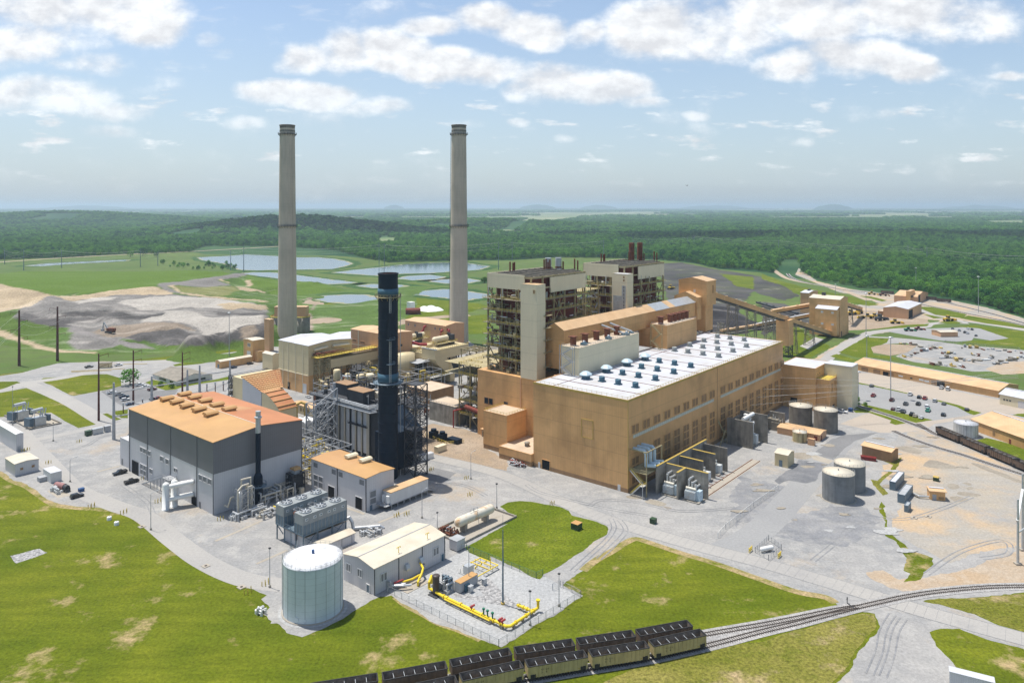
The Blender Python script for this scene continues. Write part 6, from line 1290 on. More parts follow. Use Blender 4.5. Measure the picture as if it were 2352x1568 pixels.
t = pt('grey_cabin', 'small grey equipment cabin by the corner of the gas yard', 'cabin', 184, 180); q = MB(); q.box(182.6,186.6,177.8,181.4,.3,3.6); q.build('body','siding_light',t); q = MB(); q.box(182.4,186.8,177.6,181.6,3.6,3.8); q.build('roof','steel_grey',t); q = MB(); q.rail([(182.2,177.4,0),(187,177.4,0)],2.2,.1); q.build('railing','steel_grey',t)
# gas metering yard: pipes, valves, fence
sheet('gravel_pad', [W(150.5,176.6), W(150.9,131), W(185.2,129), W(187,137), W(189,146), W(186,146), W(186,177)], 3, 'gravel_white', world=True, jit=.3)
sheet('stone_swale', [W(176,157),W(172,146),W(169,138),W(164,152),W(161,158),W(162,160),W(168,152),W(174,160)], 4, 'riprap', world=True, jit=.8)
t = pt('gas_pipeline', 'long yellow gas pipe run with valves along the near side of the gas yard', 'pipework', 158, 145)
q = MB(); q.pipe([(164.2,168.2,1),(161.5,168.2,1),(161.5,168.2,3),(158.4,166,3),(158.4,166,1.2),(157.8,160,1.2),(157.8,134.6,1.2),(158.6,133.7,1.2),(171,133.6,1.2),(171,133.6,3.4)],.42,12); q.cyl((171,133.6,3.2),(171,133.6,3.6),.62,n=14); q.pipe([(168.4,139.3,1.2),(168.6,134,1.2)],.42,10); q.pipe([(157,158,1.1),(157,140,1.1)],.22,8); q.build('pipe','pipe_yellow',t)
q = MB()
for b in (159,157.6,152,147,143.5,139,136.5): q.cyl((157.8,b-.18,1.2),(157.8,b+.18,1.2),.66,n=12)
for a in (161,165.5,169): q.cyl((a-.18,133.65,1.2),(a+.18,133.65,1.2),.62,n=12)
for b in (138.6,137,135.6): q.cyl((168.45,b-.15,1.2),(168.45,b+.15,1.2),.6,n=12)
q.build('flange','pipe_yellow',t)
q = MB()
for b in (156,150,145,140,136): q.box(157.3,158.3,b-.25,b+.25,0,.9)
for a in (160,164,168): q.box(a-.25,a+.25,133.2,134.2,0,.9)
q.build('support','concrete',t)
q = MB()
for b in (143,141.5,139.6): q.cyl((157.8,b,1.5),(157.8,b,2.9),.22,n=8); q.cyl((157.8,b,2.9),(157.8,b,3.3),.42,n=10)
q.build('valve_green','pipe_green',t)
q = MB()
for b in (147.6,136.9,135.9): q.cyl((157.8,b,1.6),(157.8,b,2.5),.25,n=8); q.cyl((157.2,b,2.2),(158.9,b,2.2),.32,n=10)
q.build('valve_red','pipe_red',t)
t = pt('gas_manifold', 'yellow and silver pipe manifold by the wall of the grey metal building', 'pipework', 159, 173)
q = MB(); q.pipe([(164.5,176.5,3.4),(163,173.6,3.2),(161.6,172.6,2.6),(160,172,1.6)],.36,10); q.pipe([(155.5,175,1.2),(158.5,173.6,1.5),(161.5,173.6,1.6)],.34,10); q.pipe([(158.4,171,.3),(158.4,171,1.4),(160.5,172.6,1.5)],.34,10); q.build('pipe','pipe_yellow',t)
q = MB(); q.pipe([(151.5,175.8,1.4),(154,172.8,1.5),(156,171.3,1.4)],.36,10); q.pipe([(153,175.8,.3),(153,175.8,1.3),(155.5,173.4,1.3)],.3,10); q.build('pipe','pipe_silver',t)
q = MB(); q.cyl((152.4,175.4,2.0),(155.4,174.4,2.2),.3,n=10); q.build('valve_red','pipe_red',t)
q = MB(); q.box(153.4,162.6,170.2,175.2,.02,.16); q.build('slab','pad',t)
t = pt('gas_filter', 'dark brown vertical gas filter vessel in the gas yard', 'vessel', 158.6, 163); defm('vessel_brown',(.07,.055,.05),rough=.4); q = MB(); q.lathe([(1.05,.3),(1.05,5.6),(1.2,5.6),(1.2,5.9),(.9,6.1),(.01,6.2)],18,(158.6,163.2)); q.build('shell','vessel_brown',t); q = MB(); q.box(156.8,160.6,161.4,165,.02,.28); q.build('base','steel_dark',t)
pipe_cluster('valve_rack','tangle of small grey pipes beside the brown gas filter',160,163.5,160.6,164.5,4.4,22,31,('steel_grey','steel_blue','pipe_silver'))
t = pt('heater_skid', 'grey gas heater skid with green bottles in the gas yard', 'process skid', 166, 160); q = MB(); q.box(163.6,171.4,157.8,160.2,.3,3.1); q.build('body','steel_grey',t); q = MB(); q.box(163.6,171.4,157.7,160.3,3.1,3.25); q.build('roof','roof_ochre',t); q = MB(); [q.cyl((165.4+.55*k,157.4,.1),(165.4+.55*k,157.4,2.2),.26,n=10) for k in range(4)]; q.build('bottle','fan_blue',t)
t = pt('meter_skid', 'square loop of yellow pipes on a concrete slab at the back of the gas yard', 'pipework', 178, 166)
q = MB(); q.box(172.6,183,158.8,167.4,.02,.2); q.build('slab','gravel_white',t)
q = MB(); q.pipe([(172.9,161,1.4),(172.9,159.2,1.4),(182.7,159.2,1.4),(182.7,167,1.4),(176,167,1.4),(175,167.6,1.4)],.17,8); q.pipe([(178,159.3,1.8),(178,167,1.8)],.14,6); q.pipe([(180,159.3,1.9),(180,167,1.9)],.14,6); q.pipe([(181,161,0),(181,161,3.6)],.14,6)
for k in range(6): q.cyl((176+k*1.1,163+.4*(k%2),1.4),(176+k*1.1,163+.4*(k%2),2.2),.2,n=8)
q.build('pipe','pipe_yellow',t); q = MB(); q.box(173,175.6,163.4,165.6,.2,2.9); q.build('cabinet','galv',t); q = MB(); [q.beam((a,b,.1),(a,b,1.4),.12) for a in (173,176,180,182.6) for b in (159.3,166.8)]; q.build('support','steel_grey',t)
for a, b in ((166.5,156.2),(172.5,156)):
    t = pt('metal_cabinet', 'small grey cabinet between the heater skid and the fence' if a < 170 else 'small white cabinet beside the green bottles', 'cabinet', a, b); q = MB(); q.box(a-.7,a+.7,b-.5,b+.5,.15,1.9); q.build('body','galv',t); q = MB(); q.box(a-.8,a+.8,b-.6,b+.6,1.9,2.0); q.build('lid','steel_grey',t)
mesh_m = bpy.data.materials.new('chain_link'); mesh_m.use_nodes = True; nt = mesh_m.node_tree; tb = nt.nodes.new('ShaderNodeBsdfTransparent'); mxs = nt.nodes.new('ShaderNodeMixShader'); mxs.inputs[0].default_value = .16; nt.links.new(tb.outputs[0],mxs.inputs[1]); nt.links.new(nt.nodes['Principled BSDF'].outputs[0],mxs.inputs[2]); nt.links.new(mxs.outputs[0],nt.nodes['Material Output'].inputs[0]); nt.nodes['Principled BSDF'].inputs['Base Color'].default_value = (.3,.32,.32,1); MT['chain_link'] = mesh_m
def fence(label, pts, h=2.1, step=3.2, m='steel_grey', name='chain_link_fence'):
    t = pt(name, label, 'fence', *pts[0]); f = MB(); p = MB()
    for (a0,b0),(a1,b1) in zip(pts[:-1],pts[1:]):
        L_ = math.hypot(a1-a0,b1-b0); n = max(1,round(L_/step)); p.beam((a0,b0,h),(a1,b1,h),.06)
        for i in range(n+1): x, y = a0+(a1-a0)*i/n, b0+(b1-b0)*i/n; p.beam((x,y,0),(x,y,h+.05),.09 if i not in (0,n) else .14)
        f.add([(a0,b0,.05),(a1,b1,.05),(a1,b1,h),(a0,b0,h)],[(0,1,2,3)])
    f.build('mesh_panel','chain_link',t); p.build('post_rail',m,t); return t
fence('chain link fence along the near edges of the gas yard', [(150,175.5),(150.6,131),(185.6,128.6),(186.6,136)])
fence('green chain link fence between the gas yard and the lawn', [(185.4,176),(185.9,146),(188.6,145.4)], m='pipe_green')
fence('open chain link gate at the gas yard entrance', [(186.6,137),(183.4,137.6)], name='gate')
fence('chain link fence beside the asphalt road corner', [AB(G(13,2030,270)),AB(G(13,2100,190)),AB(G(13,2350,-10)),AB(G(8,150,1230))], m='white_paint')
def lamp(label, a, b, h, arm=1.6, m='steel_grey', group=None, base=True):
    t = pt('street_lamp', label, 'street lamp', a, b, 0, group); q = MB(); q.cyl((a,b,0),(a,b,h),.14,.08,n=8); q.build('pole',m,t)
    q = MB()
    if arm: q.pipe([(a,b,h),(a+arm*.3,b,h+.5),(a+arm,b,h+.7)],.07,6); q.box(a+arm-.2,a+arm+.6,b-.18,b+.18,h+.6,h+.78)
    else: q.box(a-.3,a+.3,b-.3,b+.3,h,h+.35)
    q.build('lamp_head','galv' if arm else 'steel_dark',t)
    if base: q = MB(); q.cyl((a,b,0),(a,b,.7),.38,n=12); q.build('base','concrete',t)
    return t
for i, (k, x, y, h, arm, lab) in enumerate([(5,628,1160,9.5,2.4,'curved arm lamp post beside the white ribbed container'),(5,477,795,9,0,'thin lamp post in the gravel near the left transformers'),(11,1352,195,13,2.2,'lamp post at the lawn edge left of the silencers'),(12,215,710,12,0,'lamp post left of the white tank'),(6,2018,1135,11,2.4,'curved arm lamp post on the road beside the brown building'),
    (6,1580,1485,10,2.2,'lamp post in front of the electrical trailer'),(6,2250,1400,9.5,0,'dark green lamp post at the corner of the near lawn'),(12,1717,190,6,0,'dark lamp post behind the grey metal building'),(12,2000,700,12,0,'thin lamp post inside the gas yard by the stone swale'),(13,605,880,9.5,0,'lamp post by the near gas yard gate'),(13,345,1050,9.5,0,'lamp post at the near corner of the yellow gas pipe'),(5,113,650,20.5,0,'tall slim mast beside the left transformers'),(7,47,1400,9.6,0,'lamp post beside the berm wall of the rusty tank')]):
    a, b = AB(G(k,x,y)); lamp(lab, a, b, h, arm)
a, b = AB(G(12,2305,860)); t = pt('lightning_mast', 'tall slender steel mast standing in the gas yard', 'mast', a, b); q = MB(); q.cyl((a,b,0),(a,b,22),.3,.14,n=10); q.cyl((a,b,22),(a,b,26.5),.05,n=6); q.build('shaft','steel_blue',t); q = MB(); q.cyl((a,b,0),(a,b,.5),.6,n=12); q.build('base','trim_yellow',t)
# ------------------------------------------------------------------ flue gas buildings and silos behind the black stack
T = pt('scrubber_building', 'tall beige building with white gabled roof and brown base behind the inlet filter house', 'building', 275.2, 397)
q = MB(); q.prism([(275.2,11.8),(308.7,11.8),(308.7,30.4),(292,31.9),(275.2,30.4)],397,430,'y'); q.build('wall','siding_beige',T)
q = MB(); q.box(275.25,308.6,397.05,429.9,0,11.8); q.build('base_wall','siding_tan',T)
q = MB(); q.prism([(274.8,30.4),(292,31.95),(309.1,30.4),(309.1,30.65),(292,32.2),(274.8,30.65)],396.6,430.4,'y'); q.build('roof','roof_white',T)
q = MB(); [q.box(275.0,275.2,b-.2,b+.2,2 if b > 400 else 12,30.3) for b in (403,411,419,425)]; q.box(274.9,275.3,397,430,11.6,12.1); q.build('downpipe','siding_cream',T)
win(T,'a',275.2,398.8,403.4,.05,6.5,'siding_white','siding_tan',False,name='door'); win(T,'a',275.2,417,419.6,.05,5,'black_hole','siding_tan',False,name='door')
q = MB(); q.cyl((279,396.3,27.2),(289,396.3,28),.9,n=10); q.cyl((293,396.3,28),(306,396.3,27.4),.9,n=10); q.build('duct','siding_cream',T)
q = MB(); q.box(277,326,390,396.9,23.3,23.5); q.rail([(277,390,23.5),(326,390,23.5)],1.2,.12); q.rail([(277,393,23.5),(326,393,23.5)],1.2,.12); q.rail([(277,396,22.2),(309,396,22.2)],1.2,.12); q.build('walkway','rail_yellow',T)
t = pt('steel_tower', 'open braced steel tower against the right side of the beige building', 'steel tower', 279, 391); q = MB(); q.lattice(279,286.5,390.5,396.5,0,23,5,.45,.25); q.build('frame','steel_olive',t); pp = MB(); rr = random.Random(8); [pp.pipe([(rr.uniform(277,288),396,rr.uniform(23.6,26)),(rr.uniform(277,308),392,rr.uniform(23.6,26))],.25,6) for _ in range(16)]; pp.build('pipework','rust',t)
T = pt('elevated_duct', 'long beige elevated duct between the beige building and the round silo', 'duct', 289, 390)
q = MB(); q.box(287,328,390.2,396.6,15.6,21); q.build('duct','siding_beige',T); q = MB(); [q.lattice(a,a+4,391,396,0,15.6,3,.35,.2) for a in (292,304,316)]; q.build('support','steel',T); q = MB(); q.box(286,330,396.7,412,.3,9); q.build('lower_duct','steel_dark',T)
T = pt('silo_house', 'pinkish tan gabled house standing on top of the round beige silos', 'building', 325, 378, 16.8)
shed(T,325,345,378,419,16.9,32.5,33.6,'b','siding_tan_pink','roof_tan')
q = MB(); q.box(324.85,325,378,419,22.3,22.7); q.box(324.8,325,410.3,411,17,32.4); q.build('trim','siding_cream',T)
win(T,'a',325,413,417,24.4,25.8,'louvre','siding_tan_pink',False); win(T,'a',325,404,408.5,24,25.4,'louvre','siding_tan_pink',False); win(T,'a',325,391,399,16.95,20.8,'black_hole',None,False,name='opening'); win(T,'b',378,334,336,24,25.5,'steel_dark',None,False)
for a, b, z0_, lab in ((334,403.5,0,'round beige silo below the pinkish house left of the black stack'),(331,372,6,'round beige silo on braced legs right of the black stack')):
    t = pt('silo',lab,'silo',a,b); q = MB(); q.lathe([(7.7,z0_),(7.9,z0_),(7.9,16.8 if z0_ == 0 else 20.5),(.01,17.3 if z0_ == 0 else 21.2)],32,(a,b)); q.build('shell','siding_beige',t)
    if z0_: q = MB(); q.lattice(a-5.5,a+5.5,b-5.5,b+5.5,0,6,1,.5,.3); q.lathe([(7.7,6),(2,1.5),(.01,1.5)],20,(a,b)); q.build('legs','steel',t)
T = pt('precipitator_house', 'pinkish tan gabled house with windows and red vent pipes beside the chimney with a ladder', 'building', 391, 392.4)
shed(T,391,411,392.4,436.6,14.5,29,30.3,'b','siding_tan_pink','roof_tan'); q = MB(); q.lathe([(8,0),(8.2,0),(8.2,14.5),(.01,14.6)],28,(401,402)); q.lathe([(8,0),(8.2,0),(8.2,14.5),(.01,14.6)],28,(401,424)); q.build('silo_base','siding_beige',T)
for b in (432,424.5,402.5,397.5): win(T,'a',391,b,b+1.5,25.3,27.2,'louvre_grey','siding_tan_pink',False)
q = MB(); q.pipe([(391.2,413.5,27),(389.4,413.5,26.6),(388.6,413.8,24),(387,414.6,22.5)],.8,8); q.pipe([(391.2,395.5,26),(389.6,395.5,25.4),(389.4,395.5,22)],.8,8); q.pipe([(393,392.2,26.5),(393,390.6,26),(393.4,390.4,20),(391.6,390.2,18.6)],.8,8); q.build('vent_pipe','pipe_red',T)
T = pt('flue_duct_deck', 'beige duct deck crowded with cream drums and yellow platforms behind the black stack', 'ductwork', 342, 366)
q = MB(); q.box(343,388,366,392,13,19.5); q.prism([(378,13),(386,13),(386,19.5),(378,21.5)],343,380,'x'); q.build('duct','siding_beige',T)
q = MB(); q.cyl((362,400,24.2),(376,400,24.2),1.9,n=16); q.ball((362,400,24.2),1.9,14); q.cyl((366,378,24),(378,378,24),2.1,n=16); q.ball((366,378,24),2.1,14); q.cyl((366,378,19),(366,378,24),1.9,n=14); q.cyl((346,386,21),(356,376,19.8),1.4,n=12); q.build('drum','siding_cream',T)
q = MB(); q.pipe([(345.2,382,29.5),(344.6,380.5,28),(344.8,379,25.2),(349,375,23.6),(353,372,23.4)],1.0,10); q.build('vent_pipe','pipe_red',T)
q = MB()
for a, b in ((368,397),(380,376)): q.box(a,a+4,b,b+3,19.5,26); q.box(a-.6,a,b,b+3.2,19.5,27.5)
q.build('fan_casing','steel_dark',T)
f = MB(); r = MB()
for (a0_,a1_,b0_,b1_,z) in ((360,378,396,404,22),(364,384,373,384,21.6),(345,388,366,367.6,19.6),(343,350,366,392,19.6)): f.box(a0_,a1_,b0_,b1_,z-.1,z); r.rail([(a0_,b1_,z),(a0_,b0_,z),(a1_,b0_,z),(a1_,b1_,z)],1.2,.12)
for k in range(5): r.rail([(374,397,20+k*1.4),(380,397,20+k*1.4)],1.0,.1); r.rail([(378,384,20+k*1.4),(384,384,20+k*1.4)],1.0,.1)
f.build('platform','steel_olive',T); r.build('handrail','rail_yellow',T)
q = MB()
for a in range(344,390,9):
    for b in (368,379,390): q.beam((a,b,0),(a,b,13),.5)
    q.beam((a,368,0),(a,390,13),.25) if a % 2 else q.beam((a,390,0),(a,368,13),.25)
for b in (368,390): [q.beam((a,b,0),(a+9,b,13),.25) for a in range(344,380,9)]
q.box(346,386,372,390,.2,7); q.build('support','steel_dark',T)
T = pt('inclined_duct', 'large beige duct sloping down to the ground in front of the boiler house', 'duct', 342, 352)
q = MB(); q.prism([(341.5,23.2),(344,23.6),(356,13.8),(359.5,6),(359.5,.5),(355,.5),(355,5),(343,14.5),(341.5,17)],352,365,'y'); q.build('duct','siding_beige',T)
q = MB(); q.box(341.3,343,351.9,365.1,23.5,24); q.build('trim','galv',T)
f = MB(); r = MB()
r.rail([(341.5,352,23.7),(341.5,365,23.7)],1.2,.12); f.box(353,357,351,366,14.2,14.4); r.rail([(353,351,14.4),(353,366,14.4)],1.2,.12); r.rail([(354.6,351.4,4),(354.6,351.4,13)],1,.1)
for k in range(10): r.beam((353.4,351.6,2+k*1.2),(355.2,351.6,2+k*1.2),.14)
f.box(330,354,346,350,7.6,7.8); r.rail([(330,346,7.8),(354,346,7.8)],1.2,.14); r.rail([(330,350,7.8),(354,350,7.8)],1.2,.14); f.beam((331,346,0),(331,346,7.6),.5); f.beam((344,346,0),(344,346,7.6),.5); f.beam((336,358,0),(336,358,16),.5); f.beam((336,366,0),(336,366,16),.5); f.beam((336,358,16),(342,358,17),.5); f.box(330,342,357,368,15.6,16)
for i in range(3): f.beam((331+i*4,350,0),(336+i*4,358,15),.3)
f.build('support','steel_grey',T); r.build('handrail','rail_yellow',T)
pipe_cluster('pipe_rack','tangle of tan ducts and racks between the black boiler and the round silo',264,284,338,376,15,80,51,('siding_beige','steel_olive','rust','steel'),(3,4,15),.8)
pipe_cluster('pipe_rack','dark tangle of pipes and frames under the beige duct deck',300,340,345,388,13,90,52,('steel','steel_olive','siding_beige','rail_yellow'),(4,4,13),.7)
pipe_cluster('pipe_rack','mixed pipes and machinery on the ground between silos and concrete block house',272,300,302,336,7,60,53,('steel','rust','steel_olive','pipe_silver'),(3,3,9),.6)
# dust collector left of the boiler house
T = pt('dust_collector', 'grey many-sided hopper tank with open roof frame beside the boiler house', 'tank', 349, 322)
q = MB(); q.lathe([(6.6,15),(6.6,24.5),(5.4,25.8),(.01,26)],8,(347,321),smooth=False); q.build('shell','concrete',T); q = MB()
for a in (341,347,353):
    for b in (315,321,328): q.beam((a,b,0),(a,b,27.5),.5)
for b in (315,318,321,325,328): q.beam((340,b,27.5),(355,b,27.5),.4,.7)
for a in (341,347,353): q.beam((a,314,27.6),(a,329,27.6),.4,.7)
q.box(340,354,313.5,329,14.5,14.9); q.build('frame','steel_olive',T)
t = pt('equipment_platform', 'tangled steel platform of yellow rails and pipes at the foot of the open boiler frame', 'steel frame', 300, 272)
f = MB(); r = MB(); p = MB(); rr = random.Random(14)
for z in (7,14,21,28,33.4):
    f.box(288,330,262.5,280 if z < 25 else 290,z-.12,z); r.rail([(288,262.6,z),(288,279,z),(330,279,z)],1.2,.12); r.rail([(296,270,z),(296,279,z)],1.2,.12)
for a in (288.5,298,308,318,329):
    for b in (263.5,271,279): f.beam((a,b,0),(a,b,34),.55)
f.beam((288.5,263.5,0),(288.5,279,14),.35); f.beam((288.5,279,14),(288.5,263.5,28),.35)
for _ in range(120):
    x, y, z = rr.uniform(287,328), rr.uniform(262,279), rr.choice((0,7,14,21,28)); p.cyl((x,y,z+rr.uniform(.4,5)),(x+rr.choice((0,5)),y+rr.choice((.01,4)),z+rr.uniform(.4,5)),rr.uniform(.15,.6),n=6)
    if rr.random() < .3: s_ = rr.uniform(.5,1.4); p.box(x-s_,x+s_,y-s_,y+s_,z,z+rr.uniform(.8,3))
f.build('frame','steel_olive',t); r.build('handrail','rail_yellow',t); p.build('pipework','steel',t)
q = MB(); q.pipe([(286,272,12),(286,258,10.5),(284,250,10)],1.2,12); q.build('duct','rust_red',t)
T = pt('concrete_bunker', 'weathered concrete block house with gravel roof below the boiler platforms', 'building', 286.5, 279.6)
flat(T,286.5,300,280,300,0,10,'concrete','roof_gravel'); q = MB(); q.rail([(286.6,299,10.2),(286.6,280.2,10.2),(300,280.2,10.2)],1.1,.1); q.build('railing','rail_grey',T); q = MB(); q.pipe([(284,279,0),(284,279,9),(290,277,9.4)],.35); q.build('red_pipe','pipe_red',T)
T = pt('brown_shed', 'flat brown block house behind the concrete block house', 'building', 300, 318); flat(T,303,322,316,336,0,9.5,'siding_brown','roof_gravel')
T = pt('garage_lean_to', 'small tan lean-to with two open dark bays beside the brown box building', 'building', 288, 246); q = MB(); q.prism([(0,0),(3.4,0),(3.9,0)],0,0,'x') if False else q.box(283,287,245,258,0,3.6); q.build('wall','siding_tan_pink',T); q = MB(); q.box(282.4,287.2,244.6,258.4,3.6,3.9); q.build('roof','roof_tan',T); [win(T,'a',283,b,b+3.6,.1,2.9,'black_hole','siding_cream',False,name='opening') for b in (247,253.4)]
T = pt('white_roof_shed', 'wide shed with clean white low gabled roof behind the beige building', 'building', 345, 432)
shed(T,336,372,441,470,0,19.5,21,'b','siding_beige','roof_white')
T = pt('rear_grey_shed', 'brown shed with grey ribbed roof left of the open boiler frame', 'building', 415, 355); shed(T,412,440,352,380,0,8,11,'b','siding_brown','steel',.5)
# ash silos and their tower behind the chimney without ladder
x0, y0, la, lb, z1 = block(2,(212,1388),165,252,1105); T = thing('silo_stair_tower','tall narrow brown tower beside the grey ash silos','tower',(x0,y0)); q = MB(); q.box(0,la,0,lb,0,z1); q.build('wall','siding_tan_pink',T); q = MB(); q.box(-.1,la+.1,-.1,lb+.1,z1,z1+.3); q.build('roof','roof_tan',T)
for xc, lab in ((300,'dark grey ash silo left of the chimney without a ladder'),(502,'dark grey ash silo right of the chimney without a ladder')):
    u = R(2,xc,0)[0]; d = 697; x = (u-CX)*d/F; t = thing('ash_silo',lab,'silo',(x,d)); q = MB(); q.lathe([(7.5,0),(7.5,14.5),(.01,15)],28); q.build('shell','steel',t); q = MB(); q.lathe([(7.6,14.4),(7.9,14.5),(7.9,15.7),(7.8,15.7)],28); q.build('railing','rail_yellow',t)
T = thing('silo_top_house','brown house on top of the grey ash silos behind the chimney','building',((R(2,256,0)[0]-CX)*692/F,692,14.6),0); q = MB(); q.box(0,29.5,0,9,.4,9.5); q.build('wall','siding_tan_pink',T); q = MB(); q.box(-.3,29.8,-.3,9.3,9.5,9.8); q.build('roof','roof_tan',T)
def px_shed(name, label, k, near, left, right, top, wall, roof, rise=1.0, axis='b', cat='building', z0=0., opens=()):
    x, y, la, lb, z1 = block(k, near, left, right, top, z0); T = thing(name, label, cat, (x,y,z0)); h = z1-z0
    if rise: shed(T,0,la,0,lb,0,h,h+rise,axis,wall,roof,.25,.18)
    else: flat(T,0,la,0,lb,0,h,wall,roof,.15)
    for o in opens: win(T,*o)
    return T, la, lb, h
px_shed('brown_workshop','two storey tan workshop with white edged roof left of the beige building',2,(62,1480),-20,168,1292,'siding_tan','roof_beige',.5,'a',opens=[('a',0,3,7,11,13.5,'louvre_grey','siding_cream',True,.08),('a',0,3,8,3,7.5,'siding_white',None,False,.08,)])
px_shed('brown_annex','lower tan block in front of the two storey tan workshop',2,(105,1485),65,168,1392,'siding_tan','roof_tan',0)
px_shed('tan_store','long low tan store shed by the road at the upper left',5,(1975,147),1932,2260,85,'siding_tan','roof_beige',.8,'a',opens=[('a',0,1.5,4,0.05,3,'steel_blue',None,False,.08)])
px_shed('office_building','low white office with wide brown hipped roof behind the staff parking','building' and 5,(1580,302),1370,1903,262,'siding_white','steel',3.2,'b',opens=[('a',0,4,9,1,2.4,'glass',None,False,.08),('a',0,14,24,1,2.4,'glass',None,False,.08),('b',0,3,20,1,2.4,'glass',None,False,.08)])
px_shed('scaffold_duct_house','cream duct house wrapped in yellow platforms at the left foot of the beige building',2,(240,1565),150,300,1420,'siding_beige','roof_beige',1,'b')
for args in (('guard_shed','tall white shed with flat roof at the left edge of the picture',5,(145,890),-60,210,737,'siding_light','siding_white',.4,'b'),('white_shed','small white gabled shed with two square vents beside the lawn',5,(133,1112),47,347,1003,'siding_light','roof_beige',.5,'b')):
    T, la, lb, h = px_shed(*args)
    if 'white_shed' == args[0]: [win(T,'b',0,a,a+1.2,2.2,3.3,'louvre','siding_light',False) for a in (2,6.4)]
    else: win(T,'b',0,-0 or .6,1.9,.05,2.4,'steel_grey',None,False,name='door')
# ------------------------------------------------------------------ coal conveyors and transfer towers
def tube(name, label, p0, p1, w=4.2, h=3.4, legs=(), wall='siding_tan', roof=True, cat='conveyor'):
    p0, p1 = Vector((*W(*p0[:2]),p0[2])), Vector((*W(*p1[:2]),p1[2])); d = p1-p0; L_ = Vector((d.x,d.y)).length; rz = math.atan2(d.y,d.x); t = thing(name,label,cat,(p0.x,p0.y,0),rz)
    sl_ = d.z/L_; z = lambda x, o: p0.z+sl_*x+o
    def slab(o0, o1, w0, w1): return [(x,y,z(x,o)) for x in (0,L_) for y, o in ((w0,o0),(w1,o0),(w1,o1),(w0,o1))]
    fs = [(0,1,2,3),(7,6,5,4),(0,4,5,1),(1,5,6,2),(2,6,7,3),(3,7,4,0)]
    q = MB(); q.add(slab(.5,h,-w/2,w/2),fs); q.build('gallery',wall,t)
    q = MB(); q.add(slab(-.6,.5,-w/2+.3,w/2-.3),fs); q.build('truss','steel_dark',t)
    q = MB(); q.add(slab(h,h+.15,-w/2-.15,w/2+.15),fs)
    for k in range(int(L_/16)): x = 8+16*k; q.box(x-.9,x+.9,-.8,.8,z(x,h),z(x,h)+.9)
    q.build('roof','roof_tan' if roof is True else roof,t)
    q = MB()
    for x in legs:
        for yy in (-w*.75,w*.75):
            for xx in (x-2,x+2): q.beam((xx,yy*1.25,0),(xx*.5+x*.5,yy*.8,z(x,-.6)),.42)
        for f0, f1 in ((0,.35),(.35,.7),(.7,1)):
            zz0, zz1 = z(x,-.6)*f0, z(x,-.6)*f1
            for xx in (x-1.7,x+1.7): q.beam((xx,-w*.85,zz0),(xx,w*.85,zz1),.22); q.beam((xx,w*.85,zz0),(xx,-w*.85,zz1),.22)
            for yy in (-w*.85,w*.85): q.beam((x-1.7,yy,zz0),(x+1.7,yy,zz1),.2); q.beam((x-1.9,yy,zz1),(x+1.9,yy,zz1),.2)
            q.beam((x-1.7,-w*.85,zz1),(x-1.7,w*.85,zz1),.22)
    if legs: q.build('trestle','steel',t)
    return t
tube('coal_conveyor','long tan enclosed conveyor sloping from the head house down to the transfer tower', (455,213,58.5), (698,212.5,1.5), 4.6, 3.6, (34,66,102,148,190))
T = pt('conveyor_head_house','tall tan gabled head house where the sloping conveyor meets the coal gallery','building',442,210,38)
shed(T,442,455.5,209.5,229,54.5,70,72,'a','siding_tan','roof_tan'); q = MB(); q.box(443.5,454,211,226,38,54.6); q.build('lower_wall','siding_tan',T); q = MB(); q.lattice(444,454,211.5,226,0,38,5,.6,.35); q.build('legs','steel_dark',T); q = MB(); q.prism([(213,46),(229,46),(229,60),(221,63),(213,60)],436,441.9,'x'); q.build('porch','siding_tan',T); q = MB(); q.prism([(212.7,60),(221,63.1),(229.3,60),(229.3,60.2),(221,63.4),(212.7,60.2)],435.7,441.9,'x'); q.build('porch_roof','roof_tan',T)
win(T,'a',442,217,218.6,62.5,64.5,'siding_white','siding_tan',False); win(T,'b',209.5,450,452,62,67,'louvre','siding_tan',True)
T = pt('transfer_tower','tall tan transfer tower with smaller white roofed tower in front at the conveyor foot','tower',696,205); shed(T,703.2,727,205,232,0,33.5,35.5,'b','siding_tan','roof_beige'); q = MB(); q.box(695.5,703.1,205.5,224,2,25); q.build('front_tower','siding_tan',T); q = MB(); q.prism([(695.2,25),(703.1,27.3),(703.1,27.6),(695.2,25.3)],205.2,224.3,'y'); q.build('front_roof','roof_white',T); q = MB(); q.box(727.1,733,206,232,0,18); q.build('side_wall','siding_tan',T)
for b in (208,217): [win(T,'a',695.5,b,b+2.2,z,z+2,'siding_white','siding_tan',False) for z in (11,21.5)]
q = MB(); q.box(713,716,221,224,35,38); q.build('roof_vent','steel_dark',T); win(T,'b',205,706,709,.1,5,'steel_dark','siding_tan',False,name='door')
x, y, la, lb, z1 = block(4,(420,1045),345,502,865); T = thing('crusher_tower','tan transfer tower with pale roof further back by the coal yard','tower',(x,y)); shed(T,0,la,0,lb,0,z1,z1+1.5,'b','siding_tan','roof_white'); q = MB(); q.box(la*.4,la*.6,lb*.4,lb*.6,z1,z1+3); q.build('roof_vent','steel_dark',T)
def bz(k,x_,y_,z): return (*AB(G(k,x_,y_,z)),z)
tube('coal_conveyor','tan conveyor running level between the two transfer towers', bz(4,500,975,22), bz(4,90,1045,17), 4, 3.2, (60,110))
tube('coal_conveyor','tan conveyor with pale roof rising to the front of the big transfer tower', bz(4,548,1055,17), bz(4,-60,1170,2), 4, 3.2, (50,100), roof='roof_white')
tube('coal_conveyor','short tan conveyor sloping down from the right side of the big transfer tower', bz(4,745,980,20), bz(4,885,1020,6), 4, 3.4, (20,))
